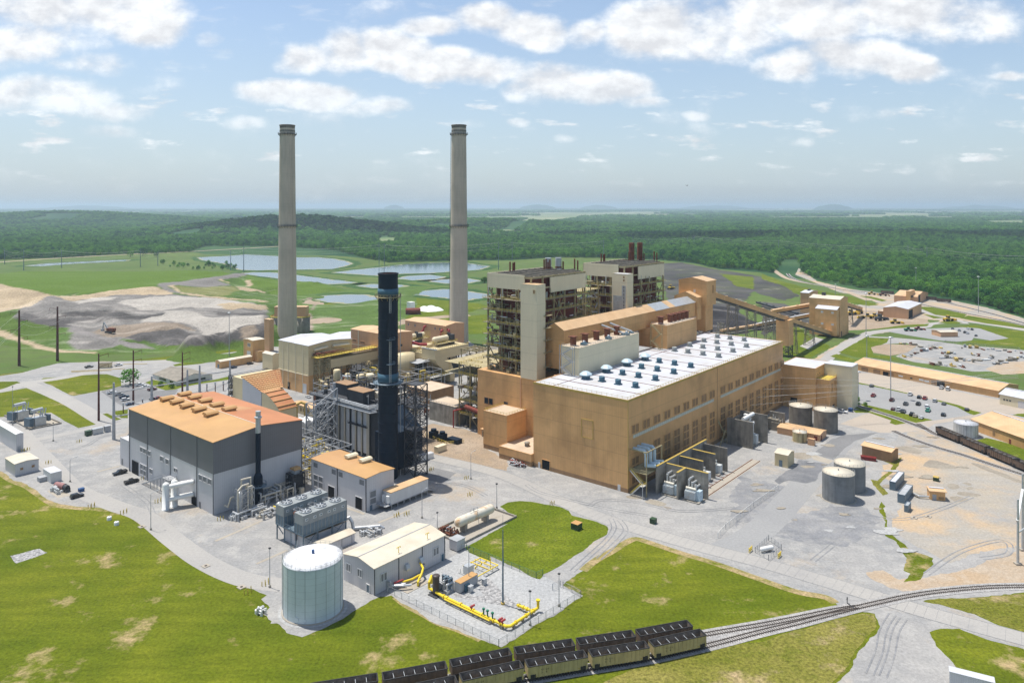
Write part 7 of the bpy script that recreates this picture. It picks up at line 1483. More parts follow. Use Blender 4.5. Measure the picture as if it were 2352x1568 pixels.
tube('reclaim_conveyor','low dark ground conveyor along the foot of the coal pile', bz(3,2380,950,3), bz(4,320,1050,3), 3.5, 1.2, (), 'steel_dark', 'steel_dark')
tube('reclaim_conveyor','long low tan covered conveyor below the trestles', bz(3,2060,1215,3), bz(4,330,1105,3), 3.5, 2.2, (), 'siding_tan_pink')
T = pt('hopper_box','tan hopper house hanging below the sloping conveyor on steel legs','building',580,208,0); q = MB(); q.box(582,592,207.5,217.5,9,29); q.build('wall','siding_tan',T); q = MB(); q.lattice(582.5,591.5,208,217,0,9,2,.5,.3); q.build('legs','steel_dark',T)
# ------------------------------------------------------------------ annex at the far end of the hall
T = pt('switchgear_annex','brown annex with white roof and tall cream corner block beyond the turbine hall','building',440.3,141.8)
flat(T,440.2,466,141.8,162,0,24.4,'siding_tan','roof_white'); q = MB(); q.box(456,468,126.3,141.7,0,24.9); q.build('corner_block','siding_cream',T); q = MB(); q.box(455.9,468.1,126.2,141.75,24.9,25.2); q.build('corner_roof','roof_white',T)
q = MB(); q.box(442.5,455.9,134.6,141.7,0,18.4); q.build('terrace_wall','siding_tan',T); q = MB(); q.box(442.9,455.5,135,141.6,18.4,18.5); q.rail([(442.7,141.5,18.5),(442.7,134.8,18.5),(455.7,134.8,18.5)],1.1,.1); q.build('terrace','rail_yellow',T)
win(T,'b',134.6,446,447.8,11,16,'louvre','siding_tan',True); win(T,'b',134.6,451,452.8,12,17,'louvre','siding_tan',True); win(T,'b',134.6,447,451,.05,3.6,'black_hole','siding_tan',False,name='door'); win(T,'a',456,137,138.5,.05,3,'black_hole',None,False,name='door'); win(T,'a',440.2,152,156,.05,6,'black_hole','siding_tan',False,name='door'); win(T,'b',141.8,444,445,20.4,21,'glass'); win(T,'b',141.8,447.5,448.5,20.4,21,'glass')
# ------------------------------------------------------------------ transformers and blast walls along the hall
T = pt('blast_wall','stained concrete blast walls forming bays along the turbine hall','wall',272.7,150.9)
q = MB(); q.box(272.7,318.4,150.9,151.7,0,11.2); q.build('long_wall','concrete',T)
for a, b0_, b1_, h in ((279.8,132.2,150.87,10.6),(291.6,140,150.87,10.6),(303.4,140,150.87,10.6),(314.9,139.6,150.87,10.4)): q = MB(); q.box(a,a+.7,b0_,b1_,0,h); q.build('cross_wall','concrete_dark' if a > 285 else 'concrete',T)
q = MB(); q.box(272.5,279.77,141.5,142.2,0,10.8); q.build('cross_wall','concrete',T)
q = MB(); q.box(272.6,318.5,150.8,151.8,11.2,11.4); q.box(279.7,280.6,132.1,150.8,10.6,10.78); q.box(272.4,279.7,141.4,142.3,10.8,10.98); [q.box(a-.1,a+.8,140,150.8,10.6,10.78) for a in (291.6,303.4)]; q.build('coping','trim_yellow',T)
defm('transformer_grey',(.55,.60,.62),rough=.45,var=.08,dirt=(.4,.25,.12),dirts=.6,dirtamt=.4)
def transformer(label, a, b, ducts=True, s=1.):
    t = pt('transformer',label,'transformer',a,b)
    q = MB(); q.box(a,a+3.4*s,b,b+4.6*s,.5,4.3*s); q.build('tank','transformer_grey',t)
    q = MB()
    for k in range(9): q.box(a-1.1,a-.02,b+.15+k*.5*s,b+.4+k*.5*s,.9,4.0*s)
    q.build('radiator','transformer_grey',t)
    q = MB(); q.box(a+.4,a+3,b-1.6,b-.05,.4,4.4*s); q.build('control_cabinet','light_blue' if ducts else 'transformer_grey',t)
    q = MB()
    for k in range(3): q.cyl((a+1.6,b+.9+k*1.4*s,4.3*s),(a+1.6,b+.9+k*1.4*s,6.4*s+k*.7),.48,n=12)
    if ducts:
        for k in range(3): q.cyl((a+1.6,b+.9+k*1.4*s,5.2+k*1.35),(a+6,b+.9+k*1.4*s,5.2+k*1.35),.48,n=12)
    q.build('bus_duct','galv',t)
    q = MB(); q.cyl((a+.5,b+.2,4.8*s),(a+.5,b+4.4*s,4.8*s),.5,n=12); q.build('conservator','rust_streaked',t)
    q = MB(); q.box(a-1.6,a+4.4,b-2,b+5,.05,.45); q.build('plinth','concrete',t); return t
transformer('pale transformer with rusty top in the left blast wall bay',274.4,144.4); transformer('pale transformer with a blue cabinet in the front blast wall bay',274.6,134.8)
for a, lab in ((286,'transformer in the second bay between dark blast walls'),(297.5,'transformer in the third bay between dark blast walls'),(309,'transformer in the last bay between dark blast walls')): transformer(lab,a,142,False,.9)
T = pt('blast_wall','dark tall concrete blast walls around the far transformer group','wall',352,142)
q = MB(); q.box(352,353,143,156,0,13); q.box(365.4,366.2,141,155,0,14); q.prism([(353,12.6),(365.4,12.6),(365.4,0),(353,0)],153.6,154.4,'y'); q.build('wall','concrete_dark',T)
transformer('white transformer with black fan grid and tall white ducts by the dark blast wall',358.5,145.5,False,1.15); q = MB()
for k in range(3): q.cyl((360.3,146.5+k*1.7,5),(360.3,146.5+k*1.7,10+1.6*k),.75,n=12); q.box(359.4,361.2,145.7+k*1.7,147.3+k*1.7,10+1.6*k,11+1.6*k)
q.cyl((352.5,148,13.6),(365,148,13.6),.9,n=12); o = q.build('bus_duct','white_paint',T)
t = pt('switch_yard_gear','dark crowded transformer gear behind the far blast wall','transformer',385,148); rr = random.Random(6); q = MB(); q2 = MB()
for _ in range(16): x, y = rr.uniform(374,400), rr.uniform(143,153); s_ = rr.uniform(.8,2); q.box(x-s_,x+s_,y-s_,y+s_,.2,rr.uniform(2,6)); q2.cyl((x,y,2),(x,y,rr.uniform(5,8.5)),.3,n=8)
q.build('tank','steel',t); q2.build('bushing','galv',t); q = MB(); q.box(392,393,142,150,0,9); q.build('wall','concrete_dark',t)
t = pt('bus_duct_frame','pale blue pipe loops on a platform against the long tan hall wall','duct',270,154)
q = MB()
for k in range(3): a = 269.6+k*3.4; q.pipe([(a,160.3,17.4),(a,155.4,17.4),(a,154.4,16.4),(a,154.4,11.6),(a+3,151.9,11.2)],.75,12)
q.build('duct','light_blue',t); q = MB(); q.box(265.8,280,152,160.2,9.2,9.5); [q.beam((a,b,0),(a,b,18),.35) for a in (266.4,279) for b in (152.4,)]; q.beam((266.4,152.4,18),(279,152.4,18),.35); q.beam((266.4,152.4,18),(266.4,160.2,18),.35); q.rail([(266,160,9.5),(266,152.2,9.5)],1.1,.12); q.build('frame','steel_olive',t)
t = pt('steel_stairs','yellow railed steel stairs at the near corner of the turbine hall','stairs',264,156); q = MB(); r = MB()
for (b0_,b1_,z0_,z1_,o) in ((154,159.5,5,9.6,265.4),(154,158.5,4.8,.1,263.6)):
    for w_ in (0,1.3): q.beam((o+w_,b0_,z0_),(o+w_,b1_,z1_),.16,.35); r.beam((o+w_,b0_,z0_+1.1),(o+w_,b1_,z1_+1.1),.12); r.beam((o+w_,b0_,z0_+.6),(o+w_,b1_,z1_+.6),.1)
    for k in range(12): f = (k+.5)/12; q.beam((o,b0_+(b1_-b0_)*f,z0_+(z1_-z0_)*f),(o+1.3,b0_+(b1_-b0_)*f,z0_+(z1_-z0_)*f),.32,.07)
q.box(263.4,266.8,152.4,154.1,4.8,5); [q.beam((a,152.5,0),(a,152.5,5),.2) for a in (263.5,266.6)]; r.rail([(263.4,154,5),(263.4,152.4,5),(266.8,152.4,5),(266.8,154,5)],1.1,.12); q.build('treads','rail_grey',t); r.build('handrail','rail_yellow',t)
t = pt('steel_stairs','brown steel stairs on the hall wall beside the dark blast wall','stairs',349,157); q = MB(); q.beam((346,158,12),(352,158,6),.3,.5); q.beam((352,157,6),(346,157,.2),.3,.5); q.rail([(346,158,12),(352,158,6)],1.1,.1); q.rail([(352,157,6),(346,157,.2)],1.1,.1); q.box(352,354,156,159,5.8,6); q.lattice(352,354,156,158,0,6,2,.15,.1); q.build('treads','steel_olive',t)
t = thing('crane_rail','pair of brown rails on concrete strips in front of the blast wall bays','rail track',(*W(283,135.5),.06)); OFFS[t.name] = (283,135.5,.06)
q = MB(); q.box(281.5,338,133.7,133.95,.06,.22); q.box(281.5,338,137.3,137.55,.06,.22); [q.box(a,a+.25,137.5,141,.06,.2) for a in (284,288,296,300,307,311)]; q.build('rail','rust',t); q = MB(); q.box(281.3,338.2,133.2,138,.01,.05); q.build('strip','pad',t)
# ------------------------------------------------------------------ tanks
def tank_px(name, label, k, xl, xr, yf, ytop, wall, roof, ribs=0, rail=True, rise=.6, pad=True):
    fu, fv = R(k,(xl+xr)/2,yf); fx, fy = P(fu,fv); w = (R(k,xr,0)[0]-R(k,xl,0)[0])/2; d = fy
    r = w*d/F; r = w*(d+r*.95)/F; n_ = math.hypot(fx,fy); cx_, cy_ = fx+fx/n_*r, fy+fy/n_*r; z1 = height_at(R(k,0,ytop)[1],fy)
    t = thing(name,label,'tank',(cx_,cy_)); q = MB(); q.lathe([(r,0),(r,z1)],40); q.build('shell',wall,t); q = MB(); q.lathe([(r+.05,z1-.02),(r+.05,z1+.1),(.01,z1+rise)],40); q.build('roof',roof,t)
    q = MB(); q.cyl((0,0,z1+rise-.05),(0,0,z1+rise+.7),.25,n=8); q.build('vent','steel_grey',t)
    if rail:
        q = MB()
        for h_ in (.6,1.15): q.lathe([(r-.04,z1+h_-.04),(r+.02,z1+h_),(r-.04,z1+h_+.04)],40)
        for i in range(24): a = i*math.pi/12; q.beam(((r-.03)*math.cos(a),(r-.03)*math.sin(a),z1),((r-.03)*math.cos(a),(r-.03)*math.sin(a),z1+1.15),.07)
        for o in (0,.09): q.beam(((r+.4)*math.cos(o-.35),(r+.4)*math.sin(o-.35),0),((r+.4)*math.cos(o-.35),(r+.4)*math.sin(o-.35),z1+1),.1)
        q.build('railing','rail_grey',t)
    if pad: q = MB(); q.lathe([(r+.7,0),(r+.7,.15),(r,.15)],40); q.build('base_ring','concrete',t)
    return t
tank_px('storage_tank','dark streaked concrete-grey tank, left of the pair behind the tan pump house',8,249,447,672,498,'concrete_dark','roof_beige')
tank_px('storage_tank','dark streaked concrete-grey tank, right of the pair behind the tan pump house',8,470,673,733,535,'concrete_dark','roof_beige')
defm('tank_grey',(.25,.26,.265),var=.18,scale=.15,bands=2.4,bandd=.82,dirt=(.12,.125,.13),dirts=.14,dirtamt=.7,streak=.35,rough=.7)
tank_px('storage_tank','dark grey patched tank half hidden behind the nearest grey tank',8,656,917,1267,1030,'tank_grey','roof_beige')
tank_px('storage_tank','nearest dark grey patched tank with pale roof beside the asphalt road',8,551,822,1360,1115,'tank_grey','roof_beige')
defm('tank_white',(.62,.61,.58),ribs=1.1,ribd=.6,ribw=.1,streak=.35,dirt=(.35,.3,.25),dirts=.2,dirtamt=.5)
tank_px('storage_tank','white streaked tank with yellow ladders beside the coal cars',8,1732,1925,768,655,'tank_white','roof_white')
defm('tank_yellow',(.55,.46,.25),ribs=.8,ribd=.5,ribw=.12,streak=.3,dirt=(.3,.17,.07),dirts=.3,dirtamt=.5)
tank_px('storage_tank','small yellow rust-streaked tank in front of the tan pump house',8,279,400,813,727,'tank_yellow','rust_streaked')
def long_shed(name, label, k, A, B, depth, top_at_A, rise, wall, roof, ext=0., opens=()):
    a = Vector(G(k,*A)); b = Vector(G(k,*B)); d = (b-a).normalized(); L_ = (b-a).length+ext; rz = math.atan2(d.y,d.x)
    h = height_at(R(k,0,top_at_A)[1],a.y); T = thing(name,label,'building',(a.x,a.y),rz)
    y0_, y1_ = (0,depth) if (-d.y*a.x+d.x*a.y) > 0 else (-depth,0)
    shed(T,0,L_,y0_,y1_,0,h,h+rise,'a',wall,roof,.5)
    q = MB(); ym = (y0_+y1_)/2; q.box(0,L_,ym-.5,ym+.5,h+rise+.05,h+rise+.45); q.build('ridge_vent','roof_white',T)
    for (x, w_, z0_, z1_, m) in opens: q = MB(); q.box(x,x+w_,y0_-.1,y0_+.02,z0_,z1_); q.build('door' if z0_ < .5 else 'window',m,T)
    return T
# ------------------------------------------------------------------ small buildings on the right
px_shed('pump_house','long low tan pump house with ridge strip in front of the two dark tanks',8,(518,800),138,578,742,'siding_tan_pink','roof_tan',.7,'b',opens=[('a',0,1.2,2.8,.05,2.4,'rust_red',None,False,.08),('a',0,6,8,1.3,2.4,'glass',None,True,.08),('b',0,2,3.4,.05,2.4,'rust_red',None,False,.08)])
px_shed('tool_shed','little tan shed beside the yellow rust-streaked tank',8,(468,840),410,480,785,'siding_tan_pink','roof_tan',0)
px_shed('compressor_shed','small beige shed with curved grey roof on the asphalt edge',8,(232,1038),115,290,925,'siding_beige','roof_beige',.9,'b',opens=[('a',0,2.4,3.9,.05,3,'steel_blue',None,False,.08)])
long_shed('corrugated_shed','brown corrugated shed with low tan roof behind the red container',8,(897,925),(1158,990),8,832,.9,'siding_brown','roof_tan')
px_shed('instrument_hut','grey hut with white flat roof in the gravel yard',8,(1198,1242),1143,1278,1168,'steel_blue','roof_white',0)
px_shed('instrument_hut','grey hut joined by a pale pipe to the tan hut',8,(1282,1358),1215,1355,1285,'steel_blue','steel_grey',0)
px_shed('instrument_hut','smallest grey box hut in front of the other grey huts',8,(1312,1437),1275,1338,1380,'steel_blue','galv',0)
long_shed('chlorine_hut','small tan hut with orange roof and grey door in the gravel yard',8,(1510,1320),(1645,1332),4.5,1240,.4,'siding_tan','roof_tan',0,[(.8,1.4,.05,2.3,'steel_grey'),(3,2,.6,1.5,'louvre')])
t = thing('pale_pipe','pale bent pipe joining the grey hut to the tan hut','pipe',G(8,1360,1290)); p1 = Vector(G(8,1360,1290)); q = MB(); pts_ = [(*(Vector(G(8,*p))-p1),1.0) for p in ((1360,1285),(1410,1308),(1500,1312))]; q.pipe([(x,y,z) for x, y, z in pts_],.35,8); o = q.build('pipe','pipe_silver',t); t.rotation_euler.z = 0
Tw = long_shed('warehouse','very long low warehouse with orange-tan roof and many bay doors',8,(822,153),(2120,407),27,100,2.6,'siding_tan','roof_tan',0,[(6,5,.05,3,'siding_brown'),(15,5,.05,3,'siding_brown'),(22,4,.05,2.8,'black_hole'),(26,3.5,.05,3,'siding_brown'),(33,3,1.4,2.4,'white_paint'),(41,1.5,1.3,2.2,'glass'),(47,3,1.4,2.6,'white_paint'),(50.5,3,1.2,2.4,'white_paint'),(55,3,.05,3,'siding_brown'),(58.5,5,.05,3.4,'black_hole')])
long_shed('warehouse','big tan warehouse with orange-tan roof at the right edge behind the coal cars',8,(1877,690),(2350,868),27,600,3.4,'siding_tan','roof_tan',40,[(14,1.5,1.2,3.6,'louvre'),(24,1.2,.05,2.4,'rust_red')])
long_shed('white_workshop','cream workshop with pale roof and roller door at the right edge',8,(2132,462),(2480,535),16,372,2.4,'siding_cream','roof_white',0,[(2,1,2.8,3.6,'glass'),(3.6,1,2.8,3.6,'glass'),(5.2,1,2.8,3.6,'glass'),(10,5,.05,4,'siding_light')])
px_shed('loco_shed','tan gabled engine shed with wide dark doorway beside the wood',4,(1392,960),1185,1490,900,'siding_tan_pink','roof_tan',4,'b',opens=[('b',0,6,16,.05,10,'black_hole','siding_tan_pink',False,.08),('a',0,4,7,7,9.5,'glass',None,False,.08)])
px_shed('shed_porch','narrow tan stair tower with yellow stairs beside the engine shed',4,(1330,960),1293,1372,850,'siding_tan','roof_tan',0,'b')
px_shed('vehicle_shed','wide tan vehicle shed with white roof and big open bay',4,(1310,1098),1088,1432,1010,'siding_tan_pink','roof_white',2,'a',opens=[('b',0,3,21,.05,8.5,'black_hole','siding_tan',False,.08)])
px_shed('vehicle_shed_office','low brown office building beside the vehicle shed',4,(1150,1068),1040,1182,1035,'siding_brown','roof_gravel',0)
long_shed('tan_store','small tan hut among parked trucks in the far gravel lot',4,(1603,1258),(1757,1256),13,1215,.8,'siding_tan_pink','roof_beige')
# ------------------------------------------------------------------ railway, wagons
def track(label, pts, gauge=1.5, bal=4.6, lv=8):
    w = smooth_line(pts, seg=14); vs, fs = ribbon_mesh(w, bal, 0); q = MB(); q.add(vs, fs); o = q.build('ballast_bed', MT['ballast']); o.location.z = lev(lv); o['kind'] = 'structure'
    t = thing('railway_track', label, 'rail track', (*w[0],0), 0); off = np.array(w[0]); ww = [tuple(np.array(p)-off) for p in w]
    for s in (-gauge/2, gauge/2):
        q = MB()
        va, _ = ribbon_mesh(ww, .14, .30, s); vb, _ = ribbon_mesh(ww, .14, .1, s); n = len(va)//2
        q.add(va+vb, [(2*i,2*i+1,2*i+3,2*i+2) for i in range(n-1)]+[(2*i,2*i+2,2*n+2*i+2,2*n+2*i) for i in range(n-1)]+[(2*i+1,2*n+2*i+1,2*n+2*i+3,2*i+3) for i in range(n-1)]); q.build('rail','rust_dark',t)
    q = MB(); acc = 0; last = None
    for i in range(len(ww)-1):
        a = Vector(ww[i]); b = Vector(ww[i+1]); L_ = (b-a).length; d = (b-a)/max(L_,1e-6); nn = Vector((-d.y,d.x)); x = -acc
        while x < L_:
            if x >= 0: p = a+d*x; q.beam((*(p-nn*1.25),.13),(*(p+nn*1.25),.13),.24,.12)
            x += .75
        acc = L_-(x-.75)
    o = q.build('sleeper','sleeper',t); o['kind'] = 'stuff'; return w
defm('rust_dark',(.05,.038,.032),rough=.6); defm('sleeper',(.12,.10,.085),var=.3,rough=.9)
front = [G(13,*p) for p in [(-1500,1900),(-700,1765),(100,1580),(700,1470),(1340,1365),(1912,1240)]]+[G(14,*p) for p in [(0,1108),(300,1037),(600,957),(850,893),(1000,858),(1300,793),(1600,748),(2000,712),(2350,703),(2700,708)]]
back = [G(13,*p) for p in [(-1500,1740),(-700,1605),(100,1440),(700,1345),(1340,1245),(1912,1136)]]+[G(14,*p) for p in [(0,1047),(300,990),(600,928),(850,886)]]
wf = track('railway track curving under the front row of coal wagons and over the road', front); wb = track('railway track under the back row of coal wagons, joining at the switch', back, lv=9)
east = [G(8,*p) for p in [(1180,705),(1330,770),(1560,850),(1800,920),(2100,1020),(2350,1100),(2700,1215)]]; track('empty railway track beside the brown coal cars on the right', east)
east2 = [G(8,*p) for p in [(1400,640),(1480,690),(1560,735),(1800,825),(2060,935),(2330,1050),(2700,1210)]]; we = track('railway track under the brown coal cars on the right', east2)
track('railway track crossing the grass strip by the car park', [G(8,*p) for p in [(830,460),(900,490),(1150,570),(1330,635),(1470,690)]])
far = [G(4,*p) for p in [(230,690),(260,720),(340,755),(520,795),(760,840),(1000,862),(1250,880),(1560,930),(1800,985),(2100,1060),(2400,1150)]]; wfar = track('far railway track along the edge of the wood', far, bal=6)
track('second far railway track past the engine shed', [G(4,*p) for p in [(1380,958),(1600,1000),(1900,1060),(2200,1120),(2500,1190)]], bal=5)
t = pt('switch_stand','small black switch stand at the railway junction','switch stand',*AB(G(14,765,855))); q = MB(); a, b, _ = OFFS[t.name]; q.cyl((a,b,0),(a,b,1.5),.12,n=8); q.box(a-.3,a+.3,b-.1,b+.1,1.3,1.9); q.build('post','steel_dark',t); q = MB(); q.beam((a,b,.25),(*AB(G(14,830,905)),.25),.2); q.build('rod','steel_dark',t)
defm('wagon_tan',(.54,.44,.22),rough=.5,var=.15,scale=.5,streak=.25); defm('wagon_inside',(.19,.165,.14),var=.5,scale=.7,rough=.8,dirt=(.26,.19,.12),dirts=.5,dirtamt=.8); defm('wagon_black',(.028,.027,.027),var=.3,rough=.7); defm('wagon_brown',(.17,.12,.09),var=.2,streak=.3,rough=.7)
def text(t, s, x, y, z, size, m, rz=0.):
    c = bpy.data.curves.new('lettering','FONT'); c.body = s; c.size = size; c.extrude = .01; o = bpy.data.objects.new('lettering',c); COL.objects.link(o); o.parent = t; o.location = (x,y,z); o.rotation_euler = (math.pi/2,0,rz); c.materials.append(MT[m]); return o
def wagon(label, side, group, marks=None, num='2603'):
    L_, W_, h0, h1 = 15.6, 3.1, 1.15, 3.95; t = thing('coal_wagon',label,'coal wagon',(0,0,0),0,group)
    q = MB(); l2, w2 = L_/2, W_/2
    for s in (-1,1): q.box(-l2,l2,s*w2-.06,s*w2+.06,h0,h1); q.box(s*l2-.06 if s > 0 else -l2-.06,s*l2+.06 if s > 0 else -l2+.06,-w2,w2,h0+.3,h1)
    for s in (-1,1):
        for k in range(14): x = -l2+.4+k*(L_-.8)/13; q.box(x-.08,x+.08,s*(w2+.12)-.07,s*(w2+.12)+.07,h0,h1-.1)
    q.build('body',side,t)
    q = MB()
    for s in (-1,1):
        q.box(-l2,l2,s*(w2+.04)-.14,s*(w2+.04)+.14,h1-.02,h1+.12)
        q.box(s*l2-.15,s*l2+.15,-w2,w2,h1-.02,h1+.12)
        q.box(s*(l2-1.2)-.7,s*(l2-1.2)+.7,-w2-.2,w2+.2,h0-.05,h0+.85)
    q.build('top_chord','wagon_black',t)
    q = MB(); q.box(-l2+.07,l2-.07,-w2+.07,w2-.07,h0+.1,h0+.25)
    for s in (-1,1): q.box(-l2+.07,l2-.07,s*(w2-.085)-.02,s*(w2-.085)+.02,h0+.2,h1); q.box(s*(l2-.09)-.02,s*(l2-.09)+.02,-w2+.1,w2-.1,h0+.2,h1)
    q.build('hopper_lining','wagon_inside',t)
    q = MB()
    for k in range(5): x = -l2+2.6+k*(L_-5.2)/4; q.beam((x,-w2+.1,h1-.5),(x,w2-.1,h1-.5),.12); (q.beam((x,-w2+.1,h1-.5),(x+.9,w2-.1,h0+1.2),.1) if k % 2 else None)
    q.build('cross_brace','galv',t)
    q = MB(); q.box(-l2-.5,l2+.5,-.35,.35,.8,1.15); q.box(-l2+1.5,l2-1.5,-1.1,1.1,.75,1.2); [q.box(s*(l2+.3)-.3,s*(l2+.3)+.3,-.15,.15,.75,1.05) for s in (-1,1)]; q.build('underframe','wagon_black',t)
    for s in (-1,1):
        q = MB(); q.box(s*(l2-2)-1.5,s*(l2-2)+1.5,-1.1,-.95,.35,.8); q.box(s*(l2-2)-1.5,s*(l2-2)+1.5,.95,1.1,.35,.8); tr = q.build('bogie','wagon_black',t)
        q = MB()
        for dx in (-.9,.9):
            for y in (-.75,.75): q.cyl((s*(l2-2)+dx,y-.07,.72),(s*(l2-2)+dx,y+.07,.72),.45,n=14)
        q.build('wheels','rust_dark',tr)
    if marks:
        text(t,marks[:2],-l2+3.3,-w2-.08,h0+1.55,.6,'wagon_black'); text(t,marks[2:],-l2+4.5,-w2-.08,h0+1.55,.6,'wagon_black'); text(t,num[:2],-l2+3.3,-w2-.08,h0+.85,.6,'wagon_black'); text(t,num[2:],-l2+4.5,-w2-.08,h0+.85,.6,'wagon_black')
        q = MB(); q.box(-l2+1.6,-l2+2.1,-w2-.1,-w2-.05,h0+.15,h0+.4); [q.box(-l2+5.9+k*2.1,-l2+6.4+k*2.1,-w2-.1,-w2-.05,h0+.1,h0+.25) for k in range(3)]; q.box(l2-2.6,l2-2.1,-w2-.1,-w2-.05,h0+.3,h0+.55); q.build('reflector','trim_yellow',t)
    return t
def along(w, u_end, pitch, n):         # points on a line, counted back from the place whose bearing is u_end
    cum = [0.]
    for a, b in zip(w[:-1],w[1:]): cum.append(cum[-1]+math.hypot(b[0]-a[0],b[1]-a[1]))
    us = [CX+F*p[0]/p[1] for p in w]; i = min(range(len(w)), key=lambda j: abs(us[j]-u_end)); s0 = cum[i]; res = []
    for k in range(n):
        s = s0-pitch*.5-k*pitch; x = np.interp(s,cum,[p[0] for p in w]); y = np.interp(s,cum,[p[1] for p in w]); x2 = np.interp(s+4,cum,[p[0] for p in w]); y2 = np.interp(s+4,cum,[p[1] for p in w]); x1 = np.interp(s-4,cum,[p[0] for p in w]); y1 = np.interp(s-4,cum,[p[1] for p in w]); res.append((x,y,math.atan2(y2-y1,x2-x1)))
    return res
gf = 'open coal wagons in the front row'; gb = 'open coal wagons in the back row'
ORD = ['first','second','third','fourth','fifth','sixth','seventh']
nums = ['2586','7602','2603','2485','2617']
for k, (x, y, r) in enumerate(along(wf, R(13,1908,0)[0], 16.9, 5)):
    t = wagon('tan open coal wagon in the front row, %s from the right end' % ORD[k],'wagon_tan',gf,'GRDX',nums[k]); t.location = (x,y,.1); t.rotation_euler.z = r
tb = wagon('dark open coal wagon in the back row, first from the right end','wagon_brown',gb)
for k, (x, y, r) in enumerate(along(wb, R(13,1790,0)[0], 16.9, 6)):
    (dup(tb, loc=(x,y,.1), rz=r, label='dark open coal wagon in the back row, %s from the right end' % ORD[k]) if k else (setattr(tb,'location',(x,y,.1)), setattr(tb,'rotation_euler',(0,0,r))))
for k, (x, y) in enumerate([G(8,*p) for p in ((1680,775),(1912,872),(2165,982),(2400,1085))]):
    nx = G(8,2165,982); px_ = G(8,1680,775); r = math.atan2(nx[1]-px_[1],nx[0]-px_[0]); dup(tb, loc=(x,y,.1), rz=r, label='brown loaded coal car by the white streaked tank, %s in its row' % ORD[k], group='brown coal cars on the right')
for k, (x_, y_, lab) in enumerate(((1125,872,'black coal car left of the far engine shed'),(1505,925,'black coal car half hidden behind the far engine shed'),(1632,945,'black coal car right of the far engine shed'))):
    x, y = G(4,x_,y_); dup(tb, loc=(x,y,.1), rz=rad(-38), label=lab, group='far coal cars by the wood')
# ------------------------------------------------------------------ cars and trucks
COLS = {'white':(.72,.72,.72),'black':(.012,.012,.014),'grey':(.10,.105,.11),'silver':(.42,.43,.44),'red':(.30,.02,.025),'maroon':(.10,.012,.015),'blue':(.03,.06,.12),'green':(.02,.30,.19),'tan':(.38,.32,.22)}
for c, v in COLS.items(): MT['car_'+c] = mat('car_paint_'+c, v, rough=.25, spec=.6, var=.02)
def vehicle(kind):
    t = thing('parked_'+kind,'','car',(0,0,0),0); L_ = {'pickup':5.8,'suv':4.9,'sedan':4.7,'van':5.4}[kind]; w = 1.95; h = L_/2
    prof = {'pickup':[(-h,.45),(h,.45),(h,.95),(h-.1,1.05),(1.25,1.15),(.55,1.2),(-1.0,1.2),(-1.05,1.15),(-h,1.1)],'suv':[(-h,.4),(h,.4),(h,.85),(h-.2,1.0),(1.0,1.08),(-h+.05,1.1)],'sedan':[(-h,.35),(h,.35),(h,.7),(h-.3,.85),(.9,.95),(-1.5,.98),(-h,.92)],'van':[(-h,.4),(h,.4),(h,1.0),(h-.5,1.15),(-h,1.2)]}[kind]
    cab = {'pickup':[(-1.05,1.15),(1.25,1.15),(.55,1.85),(-.9,1.88)],'suv':[(-h+.08,1.05),(1.05,1.05),(.35,1.72),(-h+.35,1.74)],'sedan':[(-1.75,.9),(1.0,.92),(.25,1.42),(-.95,1.42)],'van':[(-h+.02,1.15),(h-.5,1.12),(h-1.2,2.05),(-h+.08,2.1)]}[kind]
    q = MB(); q.prism([(x,z) for x, z in prof],-w/2,w/2,'y')
    if kind == 'pickup': q.box(-h,-1.1,-w/2,-w/2+.1,1.1,1.38); q.box(-h,-1.1,w/2-.1,w/2,1.1,1.38); q.box(-h,-h+.1,-w/2+.1,w/2-.1,1.1,1.36)
    rf = max(z for x, z in cab); xs = sorted(x for x, z in cab if z > rf-.1); q.box(xs[0]+.02,xs[-1]-.02,-w/2+.16,w/2-.16,rf-.03,rf+.05); q.build('body','car_white',t)
    q = MB(); q.prism(cab,-w/2+.1,w/2-.1,'y'); q.build('cabin_glass','glass',t)
    if kind == 'pickup': q = MB(); q.box(-h+.12,-1.1,-w/2+.12,w/2-.12,1.12,1.14); q.build('bed','steel_dark',t)
    for sx in (-1,1):
        for sy in (-1,1): q = MB(); x = sx*L_*.31; q.cyl((x,sy*(w/2-.22),.37),(x,sy*(w/2+.01),.37),.37,n=14); q.build('wheel','tyre',t)
    q = MB(); [q.box(h-.02,h+.02,s*.62-.18,s*.62+.18,.7,.85) for s in (-1,1)]; q.build('headlights','galv',t); return t
PROTO = {}
def car(k, x, y, kind, colour, label, ang=50):
    px_, py_ = G(k,x,y)
    if kind not in PROTO: PROTO[kind] = o = vehicle(kind); o['label'] = label; o.location = (px_,py_,.07); o.rotation_euler.z = rad(ang)
    else: o = dup(PROTO[kind], loc=(px_,py_,.07), rz=rad(ang), label=label)
    o['category'] = {'pickup':'pickup truck','suv':'car','sedan':'car','van':'van'}[kind]
    for ch in o.children:
        if ch.name.startswith('body'): ch.material_slots[0].link = 'OBJECT'; ch.material_slots[0].material = MT['car_'+colour]
car(5,1180,1170,'pickup','black','black pickup truck parked nearest the two-tone grey building door'); car(5,1075,1090,'pickup','black','smaller black open truck beside the dark doorway of the grey building',230); car(5,690,1300,'suv','black','black van-like car parked next to the pink tank and blue bin')
car(5,798,138,'pickup','grey','dark grey pickup at the guard booth on the road'); car(5,1062,122,'pickup','white','white service truck to the right of the guard booth'); car(5,2095,142,'suv','blue','dark blue car at the end of the long low tan store'); car(5,2243,108,'suv','black','black car beside the long side of the tan store')
